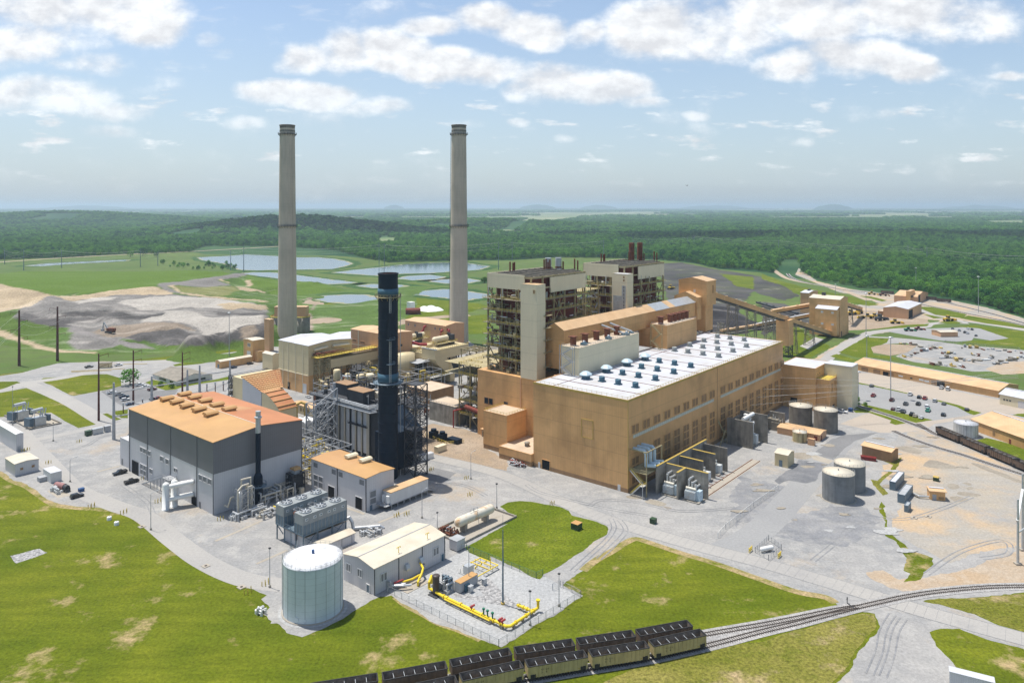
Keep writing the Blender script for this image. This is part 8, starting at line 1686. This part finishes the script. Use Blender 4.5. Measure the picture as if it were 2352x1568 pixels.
for x, y, kd, c, lab in ((1000,370,'pickup','white','white pickup nearest the lawn in the staff car park'),(1065,385,'pickup','silver','silver pickup second in the left row of the staff car park'),(1112,408,'pickup','blue','dark navy pickup in the left row of the staff car park'),(1125,432,'suv','white','white SUV in front of the navy pickup'),(1165,472,'sedan','blue','dark blue car at the roof corner of the grey building'),(1250,300,'pickup','white','long white van by the round tree'),(1305,312,'sedan','white','white car beside the long white van'),(1365,340,'pickup','maroon','maroon pickup in front of the low office'),(1375,425,'sedan','black','black car behind the roof edge of the grey building'),(1420,415,'sedan','red','red car peeping over the rusty roof edge')): car(5,x,y,kd,c,lab)
car(6,560,405,'sedan','white','white car parked beside the beige building and the tan roofed hut',130)
for x, y, kd, c, lab in ((985,308,'suv','grey','dark grey SUV alone at the top of the right car park'),(833,352,'sedan','white','white car half hidden behind the cream corner block'),(1000,395,'pickup','red','bright red pickup left of the tall light mast'),(1166,435,'pickup','maroon','dark red pickup at the foot of the tall light mast'),(1330,385,'pickup','white','white pickup by the upper grass strip'),(1412,410,'suv','black','dark SUV between the white and the red pickup'),(1462,420,'pickup','red','red pickup on the right by the upper grass strip'),(1552,443,'suv','silver','silver SUV right of the red pickup'),(1632,468,'sedan','grey','dark sedan furthest right in the upper row'),(1290,470,'pickup','grey','dark grey pickup in the middle of the right car park'),(1403,470,'pickup','black','black pickup in the middle of the right car park'),(1482,495,'suv','white','white SUV above the green truck'),(1490,530,'pickup','green','bright turquoise green pickup'),(1628,568,'suv','black','black and white patrol car near the car park exit'),(1838,520,'sedan','black','black sedan near the gate at the right'),(1178,515,'sedan','maroon','dark maroon car first in the front row'),(1225,520,'pickup','white','white pickup in the front row of the right car park'),(1268,538,'pickup','grey','dark grey pickup in the front row'),(1345,565,'pickup','black','black pickup in the front row by the grass'),(1375,578,'sedan','tan','tan car in the front row'),(1428,592,'sedan','white','white sedan at the end of the front row'),(1610,325,'pickup','white','white truck at the long warehouse wall'),(1668,338,'van','white','white van at the long warehouse wall'),(720,540,'pickup','white','white pickup in front of the cream corner block')): car(8,x,y,kd,c,lab, 50 if x != 720 else -40)
for x, y, kd, c, lab in ((1035,1055,'suv','white','white car at the vehicle shed office'),(1710,1192,'pickup','grey','dark pickup behind the far small tan hut'),(1770,1205,'pickup','silver','silver pickup right of the far small tan hut'),(1820,1222,'pickup','black','black pickup in the far gravel lot'),(1848,1190,'suv','white','white car at the top of the far gravel lot'),(1885,1195,'suv','black','black SUV at the top right of the far gravel lot'),(1920,1250,'sedan','black','lone black car in the far gravel lot'),(1845,1230,'pickup','white','white pickup in front of the black pickup far right')): car(4,x,y,kd,c,lab)
def loader(k, x, y, ang, label, m='yellow_machine', s=1.):
    t = thing('wheel_loader',label,'loader',G(k,x,y),rad(ang)); q = MB(); q.prism([(-4*s,1.2*s),(1*s,1.2*s),(1*s,2.2*s),(-1*s,2.6*s),(-4*s,2.4*s)],-1.2*s,1.2*s,'y'); q.box(1*s,4*s,-.9*s,.9*s,1.1*s,1.9*s); q.build('body',m,t)
    q = MB(); q.box(-1.2*s,.8*s,-.9*s,.9*s,2.3*s,4*s); q.build('cab','glass',t); q = MB(); q.box(-1.3*s,.9*s,-1*s,1*s,4*s,4.15*s); q.build('cab_roof',m,t)
    q = MB(); q.beam((2.5*s,.8*s,2*s),(6*s,.8*s,.9*s),.4*s); q.beam((2.5*s,-.8*s,2*s),(6*s,-.8*s,.9*s),.4*s); q.prism([(5.6*s,.2*s),(7.2*s,.2*s),(6*s,1.8*s),(5.6*s,1.6*s)],-1.8*s,1.8*s,'y'); q.build('bucket',m,t)
    for xx in (-2.4*s,2.6*s):
        for yy in (-1,1): q = MB(); q.cyl((xx,yy*1.0*s,.95*s),(xx,yy*1.7*s,.95*s),.95*s,n=14); q.build('wheel','tyre',t)
for args in ((4,800,1060,20,'yellow loader nearest the big transfer tower',"yellow_machine",1.5),(4,860,1050,200,'yellow loader just right of the first one by the transfer tower','yellow_machine',1.5),(4,945,1092,160,'yellow loader in the middle of the brown machine yard','yellow_machine',1.4),(4,1060,1110,30,'dark grey dump machine in the brown machine yard','steel_dark',1.6),(4,1010,1085,10,'yellow loader behind the dark dump machine','yellow_machine',1.2),(4,1195,1138,0,'yellow dozer at the right end of the machine yard','yellow_machine',1.2),(4,1670,1115,20,'yellow grader alone on the far grass','yellow_machine',1.4),(4,1315,1205,0,'green tractor in the far gravel lot','pipe_green',1.),(4,1405,1195,0,'red tractor in the far gravel lot','red_paint',.9),(4,985,880,-20,'yellow machine by the far railway','yellow_machine',1.2),(4,1085,890,-20,'brown machine beside the far black coal car','rust',1.2),(3,1605,830,60,'yellow dozer working on the coal pile','yellow_machine',1.6)): loader(*args)
t = thing('excavator','rust red excavator with raised arm in the ash landfill','excavator',(*G(1,985,1222,6),6.3),rad(160)); q = MB(); q.box(-5,2,-2,2,1.6,4.2); q.build('body','rust',t); q = MB(); q.box(-4,3.5,-2.4,-1.5,0,1.5); q.box(-4,3.5,1.5,2.4,0,1.5); q.build('track','steel_dark',t); q = MB(); q.beam((2,0,3),(7,0,9),.8); q.beam((7,0,9),(8.5,0,2),.7); q.box(7.2,9.6,-1,1,1,2.8); q.build('arm','steel_grey',t)
# ------------------------------------------------------------------ poles, masts, wires
def pole(k, x, yb, yt, label, r=.5, m='steel_blue', arms=0, name='power_pole', al=5., z0=0.):
    w = G(k,x,yb,z0); h = height_at(R(k,0,yt)[1],w[1])-z0; t = thing(name,label,'pole' if name != 'light_mast' else 'light mast',(*w,z0),TH)
    q = MB(); q.cyl((0,0,0),(0,0,h),r,r*.55,n=10); q.build('shaft',m,t)
    if arms:
        q = MB()
        for i in range(abs(arms)): zz = h-1.5-i*h*.16; q.beam((0,0,zz),(al if arms > 0 else al*(1 if i % 2 else -1),0,zz+.8),.25); q.beam((al if arms > 0 else al*(1 if i % 2 else -1),0,zz+.8),(al if arms > 0 else al*(1 if i % 2 else -1),0,zz-1.2),.14)
        q.build('arm',m,t)
    if name == 'light_mast': q = MB(); q.lathe([(.01,h),(1.5,h+.1),(1.5,h+.5),(.01,h+.9)],10); q.build('lamp_ring','galv',t)
    return (w[0],w[1],z0+h)
pole(5,885,612,10,'brown steel pole nearest the left transformers, with thin side arms',.62,'wood_pole',2); pole(5,1195,455,-20,'brown steel pole standing in the staff car park',.6,'wood_pole',2); pole(5,1635,355,-5,'brown steel pole rising in front of the low office',.6,'wood_pole',2)
big = [pole(1,172,1515,1018,'tall dark brown power pole, left of two on the grass below the landfill',1.0,'wood_pole',-4,al=5.5), pole(1,515,1472,985,'tall dark brown power pole, right of two on the grass below the landfill',1.0,'wood_pole',-4,al=5.5)]
for k, x, yb, yt, lab in ((5,1020,780,270,'thick grey steel pole at the left corner of the grey building'),(5,1360,435,213,'grey steel pole rising behind the orange roof, left of the pair with a beam'),(5,1680,362,155,'grey steel pole in front of the low office roof'),(5,1790,355,115,'grey steel pole right of the low office with a side beam'),(5,2062,255,70,'grey steel pole beside the inlet filter house')): pole(k,x,yb,yt,lab,.85,'steel_grey')
for (p0, p1, lab) in (((1020,365),(1360,305),'long grey beam from the thick pole to the middle pole'),((1360,305),(1680,258),'long grey beam above the staff car park'),((1790,205),(2062,165),'tan beam between the two right grey poles'),((1025,575),(1145,555),'short grey beam at the corner of the grey building')):
    bases = {1020:(1020,780),1360:(1360,435),1680:(1680,362),1790:(1790,355),2062:(2062,255),1025:(1020,780),1145:(1150,740)}
    A = Vector(G(5,*bases[p0[0]])); B = Vector(G(5,*bases[p1[0]])); t = thing('bus_beam',lab,'beam',(A.x,A.y,0),0); q = MB(); q.cyl((0,0,height_at(R(5,0,p0[1])[1],A.y)),(B.x-A.x,B.y-A.y,height_at(R(5,0,p1[1])[1],B.y)),.35,n=10); q.build('beam','steel_grey',t)
    q = MB(); q.box(-.5,.5,-.5,.5,height_at(R(5,0,p0[1])[1],A.y)-.5,height_at(R(5,0,p0[1])[1],A.y)+.5); q.build('clamp','steel_grey',t)
for x, yb, yt in ((1105,545,450),(1192,470,435),(1278,450,415),(1855,350,280),(1930,360,265),(2002,345,255)):
    w = G(5,x,yb); t = thing('arrester_post','short post with pale insulator head near the grey poles','insulator',w,TH,'insulator posts along the grey beams'); h = height_at(R(5,0,yt)[1],w[1]); q = MB(); q.cyl((0,0,0),(0,0,h*.7),.3,n=8); q.build('post','wood_pole',t); q = MB(); q.cyl((0,0,h*.7),(0,0,h),.5,n=10); q.build('insulator','galv',t)
for k, x, yb, yt, lab in ((1,2055,1440,1045,'slim light mast near the long low tan store'),(4,934,1265,870,'tall dark mast beside the road behind the transfer tower'),(4,941,1445,1250,'dark mast at the left end of the long warehouse'),(8,1155,410,-130,'very tall light mast in the right car park'),(4,1381,835,640,'light mast in front of the wood behind the engine shed'),(4,1941,1040,720,'light mast at the right by the far railway'),(4,660,882,790,'light mast behind the big transfer tower'),(8,864,425,180,'thin flag-like mast beside the cream corner block')): pole(k,x,yb,yt,lab,.32,'steel_grey',0,'light_mast')
lines = []
for L_ in ([(1,42,605,465),(1,213,660,470),(1,552,638,470),(1,1258,630,468),(1,1415,620,490)],[(1,2068,662,478),(1,2185,675,445),(2,1195,612,420),(2,1242,612,420),(2,2265,655,400),(3,185,575,400),(3,1005,560,385)],[(3,1268,560,360),(3,1760,455,355),(3,1815,455,345),(4,150,500,385),(4,1310,560,435),(4,1480,595,445),(4,2500,650,520)]):
    tops = []
    for k, x, yb, yt in L_:
        tops.append(pole(k,x,yb,yt,'slender pale transmission pole %s' % {1:'in the meadow beyond the landfill',2:'between the ponds and the wood',3:'rising above the boiler house roofs',4:'above the wood on the right'}[k],.7,'steel_blue',-3,al=3.5)); 
    lines.append(tops)
    for o in bpy.data.objects:
        if o.name.startswith('power_pole') and 'transmission' in o.get('label',''): o['group'] = 'transmission poles in the distance'
def wires(name, label, tops, offs, sag=3., r=.06):
    t = thing(name,label,'power line',tops[0],0); q = MB(); o0 = Vector(tops[0])
    for a, b in zip(tops[:-1],tops[1:]):
        for dz, dx in offs:
            pts_ = []
            for i in range(9): f = i/8; p = Vector(a).lerp(Vector(b),f)-o0; p.z += dz-sag*4*f*(1-f); p.x += dx; pts_.append(p)
            for p0, p1 in zip(pts_[:-1],pts_[1:]): q.cyl(p0,p1,r,n=4,caps=False)
    q.build('cable','rail_grey',t)
for i, tp in enumerate(lines): wires('power_line',['power line strung across the meadow beyond the landfill','power line strung between ponds and wood','power line strung over the wood on the right'][i],tp,[(-3,-3),(-3,3),(-8,-3),(-13,3)],5,.09)
wires('power_line','power lines leaving the two dark brown poles towards the lower left',[(-330,420,30),big[0],big[1],(-210,700,45)],[(-4,-3),(-10,3),(-16,-3)],4,.05)
wr = [(*W(366+a,150),z) for a, z in ((2,17),(10,19.5),(18,22),(26,17),(34,21),(42,24))]
for j, w0 in enumerate(wr): wires('power_line','thin parallel wire strung from the hall wall to the frame at the right edge',[w0,(*G(8,2300,420+j*45,0),19+j*1.2)],[(0,0)],1.5,.045)
for o in bpy.data.objects:
    if o.get('label','').startswith('thin parallel wire'): o['group'] = 'parallel wires over the gravel yard'
A = Vector(G(14,2295,505)); B = Vector(G(14,2338,378)); t = thing('dead_end_frame','tall pale steel frame of two posts and a sloping pipe at the right edge','steel frame',(A.x,A.y),0); d = B-A; h = height_at(R(8,0,1090)[1],B.y); q = MB(); q.cyl((0,0,0),(0,0,h*.82),.42,.3,n=12); q.cyl((d.x,d.y,0),(d.x,d.y,h),.42,.3,n=12); q.build('post','galv',t); q = MB(); q.beam((-.3,-.2,h*.55),(d.x,d.y,h*.8),.7); q.beam((0,0,h*.4),(d.x+3,d.y,h*.35),.4); q.build('beam','galv',t); q = MB(); q.box(-1,1,-.8,.8,0,.6); q.box(d.x-1,d.x+1,d.y-.8,d.y+.8,0,.6); q.build('footing','pad',t)
# ------------------------------------------------------------------ things standing about
def boxes(name, label, cat, k, x, y, sx, sy, h, m, top=None, ang=50, group=None, z=.05):
    t = thing(name,label,cat,(*G(k,x,y),z),rad(ang),group); q = MB(); q.box(-sx/2,sx/2,-sy/2,sy/2,0,h); q.build('body',m,t); q = MB(); q.box(-sx/2-.08,sx/2+.08,-sy/2-.08,sy/2+.08,h,h+.12); q.build('lid',top or m,t); return t
boxes('pad_transformer','dark green cabinet with tan lid on the near lawn','cabinet',13,762,185,3,3,2.2,'green_box','roof_ochre'); boxes('pad_transformer','green cabinet on a slab with yellow posts beside the road','cabinet',7,1450,1530,2,2,1.7,'green_box'); boxes('pad_transformer','olive green box ringed by yellow posts in the gravel yard','cabinet',8,1562,1150,2.2,2,1.6,'green_box','trim_yellow'); boxes('pad_transformer','dark green cabinet, left of the three cabinets by the thick pole','cabinet',5,790,745,2.6,2.4,2.4,'green_box'); boxes('switch_cabinet','long pale cabinet, middle of the three by the thick pole','cabinet',5,872,728,5,2.2,2.8,'galv'); boxes('switch_cabinet','grey cabinet, right of the three by the thick pole','cabinet',5,962,710,2.8,2.2,3,'steel_grey')
boxes('shipping_container','white container cut by the lower right edge of the picture','container',14,1880,1590,9.5,2.5,2.7,'siding_white','roof_white',-28); boxes('shipping_container','beige container on the dirt behind the electrical trailer','container',6,1745,885,6,2.5,2.7,'siding_cream'); boxes('box_trailer','white flat trailer beside the black lattice tower','trailer',6,1615,955,7,2.6,2.4,'white_paint','roof_white',40); boxes('dumpster','long dark red open container beside the corrugated shed','container',8,955,965,6.5,2.4,1.5,'red_paint','red_paint',-25); boxes('waste_bin','blue waste bin by the pink tank','bin',5,728,1245,2,1.6,1.2,'blue_paint'); boxes('waste_bin','blue waste bin by the cream corner block','bin',8,795,530,2.4,2,1.8,'blue_paint')
t = boxes('chiller_container','pale blue ribbed container with white roof beside the lawn','container',5,470,1140,4.2,9,4.2,'siding_white','roof_white'); t = boxes('fan_cooler','grey cooler unit left of the pale blue container','cooler',5,385,1150,3.5,3,1.8,'steel_grey')
t = thing('pump_tank','dusty pink horizontal tank with dark engine on a slab beside the lawn','tank',G(5,555,1240),rad(-25)); q = MB(); q.cyl((-3.2,0,2),(1.8,0,2),1.25,n=18); q.ball((-3.2,0,2),1.25,14); defm('pink_paint',(.30,.15,.14),rough=.5); q.build('shell','pink_paint',t); q = MB(); q.cyl((1.8,0,2),(3.6,0,1.8),1.1,n=12); q.box(2,4,-1,1,.2,1.6); q.build('engine','steel_dark',t); q = MB(); q.box(-4,4,-1.3,1.3,.02,.25); q.build('base','pad',t)
a, b = AB(G(5,500,1250)); pipe_cluster('pipe_skid','pale pipe skid in front of the pink tank',a-1,a+2,b-4,b+2,2.4,18,41,('galv','white_paint'))
sheet('slab',[W(a-2,b-8),W(a+9,b-10),W(a+9,b+3),W(a-2,b+4)],4,'pad',world=True)
# transformers on their pad at the left
sheet('slab',[G(5,*p) for p in ((40,572),(265,695),(550,640),(330,545))],4,'pad',world=True)
t = thing('pad_kerb','low concrete wall around the left transformer pad','wall',G(5,265,695),0); o0 = Vector(G(5,265,695)); q = MB(); ps = [Vector(G(5,*p))-o0 for p in ((40,572),(265,695),(550,640),(330,545))]; [q.beam((*a_,.4),(*b_,.4),.35,.8) for a_, b_ in zip(ps,ps[1:]+ps[:1])]; q.build('wall','concrete',t)
for (x, y, lab) in ((190,605,'big grey power transformer, left of the two on the pad'),(345,660,'big grey power transformer, right of the two on the pad')):
    t = thing('power_transformer',lab,'transformer',(*G(5,x,y),.05),rad(65)); q = MB(); q.box(-3,3,-2,2,.6,5); q.build('tank','galv',t); q = MB(); [q.box(-6.2+.25*k,-6.05+.25*k,-2.4,2.4,1.2,5.6) for k in range(9)]; q.build('radiator','steel_blue',t); q = MB(); [q.box(4.2+.25*k,4.35+.25*k,-1.8,1.8,1.8,5.2) for k in range(6)]; q.build('radiator','steel_blue',t); q = MB(); q.cyl((-4,0,8.8),(2,0,8.8),.9,n=16); q.build('conservator','galv',t); q = MB(); [q.beam((xx,yy,5),(xx*.7,0,8),.25) for xx in (-3,1.5) for yy in (-1.5,1.5)]; [q.cyl((xx,1,5),(xx+1,1.6,8.4),.28,n=8) for xx in (1.5,2.8,4.1)]; q.build('bushing','galv',t); q = MB(); q.box(-3.4,3.4,-2.3,2.3,.02,.6); q.build('plinth','concrete',t)
t = thing('guard_booth','small tan guard booth on the yellow edged road island','booth',G(5,945,135),rad(10)); q = MB(); q.box(-4,4,-2,2,.2,3.4); q.build('wall','siding_beige',t); q = MB(); q.box(-4.4,4.4,-2.4,2.4,3.4,3.7); q.build('roof','steel',t)
t = thing('traffic_island','long yellow edged traffic island with guard booth','kerb',G(5,900,155),0); o0 = Vector(G(5,900,155)); q = MB(); [q.beam((*(Vector(G(5,*p0))-o0),.15),(*(Vector(G(5,*p1))-o0),.15),.6,.3) for p0, p1 in (((640,170),(1120,148)),((1040,110),(1320,103)),((640,178),(1000,163)))]; q.build('kerb','trim_yellow',t)
def bollards(k, x, y, n, lab, gap=1.2):
    w = G(k,x,y)
    for i in range(n):
        p = (w[0]+(i % 2)*gap*.9+(i//2)*gap*.5, w[1]+(i//2)*gap); 
        if bol[0] is None: bol[0] = t = thing('bollard',lab,'bollard',p,0,lab); q = MB(); q.cyl((0,0,0),(0,0,1.35),.14,n=8); q.build('post','rail_yellow',t); q = MB(); q.ball((0,0,1.35),.14,8); q.build('cap','rail_yellow',t)
        else: dup(bol[0],loc=p,label=lab,group=lab)
bol = [None]
for k, x, y, n, lab in ((5,690,810,4,'yellow bollards in the gravel in front of the thick pole'),(5,195,890,6,'yellow bollards beside the tall white shed'),(5,410,1000,4,'yellow bollards between the small white shed and container'),(5,790,1395,5,'yellow bollards at the lawn edge below the black car'),(5,1080,1450,5,'yellow bollards at the lawn edge near the silencers'),(5,1390,1350,5,'yellow bollards in front of the white silencers'),(5,1265,1140,2,'yellow bollards at the grey building wall'),(12,2185,770,5,'yellow bollards around the hydrant on the lawn'),(12,145,700,5,'yellow bollards by the lamp post left of the white tank') ,(6,1330,1480,5,'yellow bollards in front of the electrical trailer'),(6,1420,1465,4,'yellow bollards right of the electrical trailer front'),(6,1960,1140,4,'yellow bollards at the curved lamp post'),(6,1990,1290,4,'yellow bollards in the middle of the gravel loop'),(6,1630,1070,6,'yellow bollards beside the black lattice tower'),(7,525,1370,4,'yellow bollards at the top of the near lawn'),(5,1950,1510,4,'yellow bollards at the grey building corner')): bollards(k,x,y,n,lab) if (k,x) != (12,2185) else bollards(11,2190,775,n,lab)
for x, y, lab in ((980,1500,'left white concrete drum on the lawn'),(1045,1545,'right white concrete drum on the lawn')): t = thing('lawn_drum',lab,'drum',G(5,x,y),0); q = MB(); q.lathe([(.85,0),(.85,1.1),(.75,1.25),(.01,1.3)],16); q.build('drum','white_paint',t); q = MB(); q.cyl((0,0,1.28),(0,0,1.36),.3,n=10); q.build('cap','galv',t)
for k, x, y, lab in ((11,1272,168,'square concrete manhole slab at the lawn edge by the lamp post'),(11,1845,520,'square concrete manhole slab on the lawn beside the road'),(11,2165,710,'square concrete manhole slab near the yellow bollards on the lawn'),(14,1365,88,'left tan concrete hatch in the gravel yard'),(14,1490,76,'right tan concrete hatch in the gravel yard')): t = thing('manhole_slab',lab,'manhole',(*G(k,x,y),.03),TH); q = MB(); q.box(-1.1,1.1,-1.1,1.1,0,.2); q.build('slab','pad',t); q = MB(); q.cyl((0,0,.2),(0,0,.26),.45,n=12); q.build('cover','rust_dark',t)
sheet('rock_drain',[G(11,*p) for p in ((95,425),(300,375),(350,365),(420,400),(330,440),(140,495))],3,'riprap',world=True,jit=.5)
t = thing('propane_tank','small white propane tank inside a wire cage near the road','tank',G(14,45,390),rad(20)); q = MB(); q.cyl((-2,0,1.2),(2,0,1.2),.75,n=16); q.ball((-2,0,1.2),.75,12); q.ball((2,0,1.2),.75,12); q.build('shell','white_paint',t); q = MB(); q.box(-1.4,-1,-.6,.6,0,.6); q.box(1,1.4,-.6,.6,0,.6); q.build('saddle','concrete',t)
fence('wire cage fence around the small propane tank',[AB(G(14,*p)) for p in ((-60,400),(60,290),(175,375),(60,470),(-60,400))],2,2)
for k, x, y, lab in ((13,2322,390,'yellow pipe barrier left of the propane cage'),(14,158,440,'yellow pipe barrier right of the propane cage')): t = thing('pipe_barrier',lab,'barrier',G(k,x,y),rad(50)); q = MB(); [q.cyl((xx,0,0),(xx,0,1.7),.16,n=8) for xx in (-1.2,0,1.2)]; q.build('post','pipe_yellow',t); q = MB(); [q.cyl((-1.2,0,z),(1.2,0,z),.13,n=8) for z in (.8,1.4)]; q.build('rail','pipe_yellow',t)
t = thing('red_tank','dark red horizontal tank beside white gypsum heaps behind the plant','tank',G(2,1500,1055),rad(10)); q = MB(); q.cyl((-8,0,3.6),(8,0,3.6),3.4,n=18); q.build('shell','rust_red',t); q = MB(); q.box(-7,-5,-2,2,0,1.2); q.box(5,7,-2,2,0,1.2); q.build('saddle','concrete',t); boxes('white_silo_box','white box by the dark red tank','container',2,1480,1008,7,6,8,'white_paint')
for x, y, s, lab in ((1600,1015,7,'white gypsum heap, left of three'),(1660,1020,9,'white gypsum heap, middle and largest'),(1715,1018,6,'white gypsum heap, right of three')): t = thing('gypsum_heap',lab,'heap',G(2,x,y),0); q = MB(); q.lathe([(s*1.3,0),(s*.8,s*.35),(s*.3,s*.6),(.01,s*.66)],14); q.build('heap','white_paint',t)
t = pt('chiller_units','dark fan units in a yellow railed pen on the dirt behind the electrical trailer','cooler',270,262); ps = [AB(G(6,x,y)) for x, y in ((1685,765),(1762,790),(1865,805))]; q = MB(); [q.box(a-2,a+2,b-1.6,b+1.6,.1,3.4) for a, b in ps[:2]]; [q.cyl((a,b,3.4),(a,b,4.6),1.5,n=12) for a, b in ps[:2]]; q.box(ps[2][0]-2,ps[2][0]+2,ps[2][1]-4,ps[2][1]+3,.1,2.2); q.build('fan_unit','navy',t); q = MB(); q.rail([(*AB(G(6,1610,750)),0),(*AB(G(6,1800,830)),0),(*AB(G(6,1955,810)),0)],1.6,.16); q.build('railing','rail_yellow',t)
t = pt('valve_stock','row of dark red and silver pump parts laid by the tan annex wall','pump parts',*AB(G(7,230,1010))); a, b, _ = OFFS[t.name]; rr = random.Random(2); q = MB(); q2 = MB(); [(q if rr.random() < .6 else q2).cyl((a+rr.uniform(-2,2),b+rr.uniform(-5,5),.1),(a+rr.uniform(-2,2),b+rr.uniform(-5,5),1.6),.3,n=7) for _ in range(26)]; q.build('red_parts','rust_red',t); q2.build('silver_parts','steel_grey',t)
rr = random.Random(11); stockm = ['rust','steel','galv','steel_grey','white_paint','concrete','rust','trim_yellow']
for i, (x0_, y0_, x1_, y1_, n) in enumerate([(1260,1440,1620,1350,12),(1600,1410,1740,1400,5),(1600,1445,1900,1480,9),(1860,1420,1950,1425,3),(1920,1480,2080,1450,6),(2080,1510,2350,1440,12),(1760,1350,2340,1400,12),(1500,1500,1830,1530,8),(1220,1310,1440,1345,5)]):
    for j in range(n):
        f = (j+.5)/n; x, y = x0_+(x1_-x0_)*f+rr.uniform(-12,12), y0_+(y1_-y0_)*f+rr.uniform(-10,10); m = rr.choice(stockm); t = thing('stock_pile','stacked %s stock in the laydown yard' % {'rust':'rusty steel','steel':'brown steel','galv':'silver metal','steel_grey':'grey metal','white_paint':'white boxed','concrete':'concrete','trim_yellow':'yellow steel'}[m],'stock pile',G(4,x,y),rr.uniform(0,3),'stacked %s stock in the laydown yard' % m.replace('_',' ')); q = MB(); L_ = rr.uniform(1.5,6)
        for s in range(rr.randint(2,5)): z = .5*s; q.box(-L_/2+rr.uniform(-.4,.4),L_/2,-1.2+rr.uniform(0,.5),1.2-rr.uniform(0,.5),z,z+.42) if rr.random() < .6 else q.cyl((-L_/2,rr.uniform(-.8,.8),z+.3),(L_/2,rr.uniform(-.8,.8),z+.3),.32,n=8)
        q.build('stock',m,t)
fence('wire fence around the laydown yard',[AB(G(4,*p)) for p in ((1230,1440),(1440,1375),(1650,1310),(2300,1375),(2350,1420))],2.4,6)
tree('round_tree',*G(5,1165,290),1.0,'round green tree beside the staff car park'); bpy.data.objects['round_tree'].scale = (1.25,1.25,1.0)
for k, x, y, s, lab, c in ((8,845,460,.7,'dark bush against the cream corner block','b'),(8,930,480,.35,'low flower bed bush by the car park grass','b'),(1,1170,540,1.6,'dark tree, left of the pair beyond the green plateau','t'),(1,1280,530,1.8,'dark tree, right of the pair beyond the green plateau','t'),(1,1400,540,1.2,'round dark tree right of the pair beyond the plateau','t'),(2,2140,775,1.4,'bright bush at the pond left of the boiler house','b'),(1,230,1190,1.3,'leafy bush clump at the left foot of the landfill','b'),(5,1440,305,.45,'small bush by the office wall','b'),(5,1540,320,.5,'second bush by the office wall','b')):
    tree('bush' if c == 'b' else 'broadleaf_tree',*G(k,x,y),s,lab,None,CROWN_B if c == 'b' else CROWN,cat='bush' if c == 'b' else 'tree')
for i in range(26): x = rng.uniform(1450,2130); y = rng.uniform(598,655) if x > 1600 else rng.uniform(590,625); tree('bush',*G(1,x,y+14),rng.uniform(.5,1.1),'dark green bush along the pond edge beyond the plateau','bushes along the pond edge',CROWN)
for i in range(60): x = rng.uniform(1650,2350); y0_ = np.interp(x,[1650,1900,2050,2200,2350],[880,930,985,1040,1085]); tree('bush',*G(4,x,rng.uniform(y0_-70,y0_-8)),rng.uniform(.45,1.0),'bright green bush in the scrub at the foot of the wood','bushes at the foot of the wood',CROWN_B)
for i, (x, y, s) in enumerate([(555,178,1.0),(1710,215,1.4)]): t = boxes('far_house','white house on the wooded hill far behind the left chimney' if i == 0 else 'pale shed far off right in the woods','house',2,x,y+8,26*s,16*s,6,'white_paint','roof_white',20,z=46 if i == 0 else 10)
for i in range(34): u = rng.uniform(1150,2340); v = rng.uniform(477.5,487); t = thing('far_house','pale far off farm building near the horizon','building',(*P(u,v),.5),rng.uniform(0,3),'farm buildings near the horizon'); q = MB(); s = rng.uniform(15,50); q.box(-s,s,-s*.5,s*.5,0,11); q.build('wall','white_paint',t)
t = thing('bird','small dark bird gliding in the sky above the wood','bird',((1578-CX)*120/F,120,height_at(427,120)),.4); q = MB(); q.add([(-.28,0,0),(0,.1,.02),(.06,0,.05),(0,-.1,.02)],[(0,1,2),(0,2,3)]); q.ball((0,0,0),.05,8); q.build('body','steel_dark',t); q = MB(); q.add([(.08,0,.02),(-.06,0,.02),(-.1,.34,.14),(0,.36,.15)],[(0,1,2,3)]); q.add([(.08,0,.02),(-.06,0,.02),(-.1,-.34,.14),(0,-.36,.15)],[(0,1,2,3)]); q.build('wing','steel_dark',t)
HAZE = 7.2e-5
# ------------------------------------------------------------------ haze
hb = MB(); hb.box(-72000, 72000, -72000, 72000, -3, 195)
hm = bpy.data.materials.new('haze'); hm.use_nodes = True; nt = hm.node_tree
nt.nodes.remove(nt.nodes['Principled BSDF']); pv = nt.nodes.new('ShaderNodeVolumePrincipled'); pv.inputs['Density'].default_value = HAZE; pv.inputs['Color'].default_value = (.70,.88,1.0,1); pv.inputs['Anisotropy'].default_value = .2
nt.links.new(pv.outputs[0], nt.nodes['Material Output'].inputs['Volume'])
hb.build('haze', hm, kind='stuff')
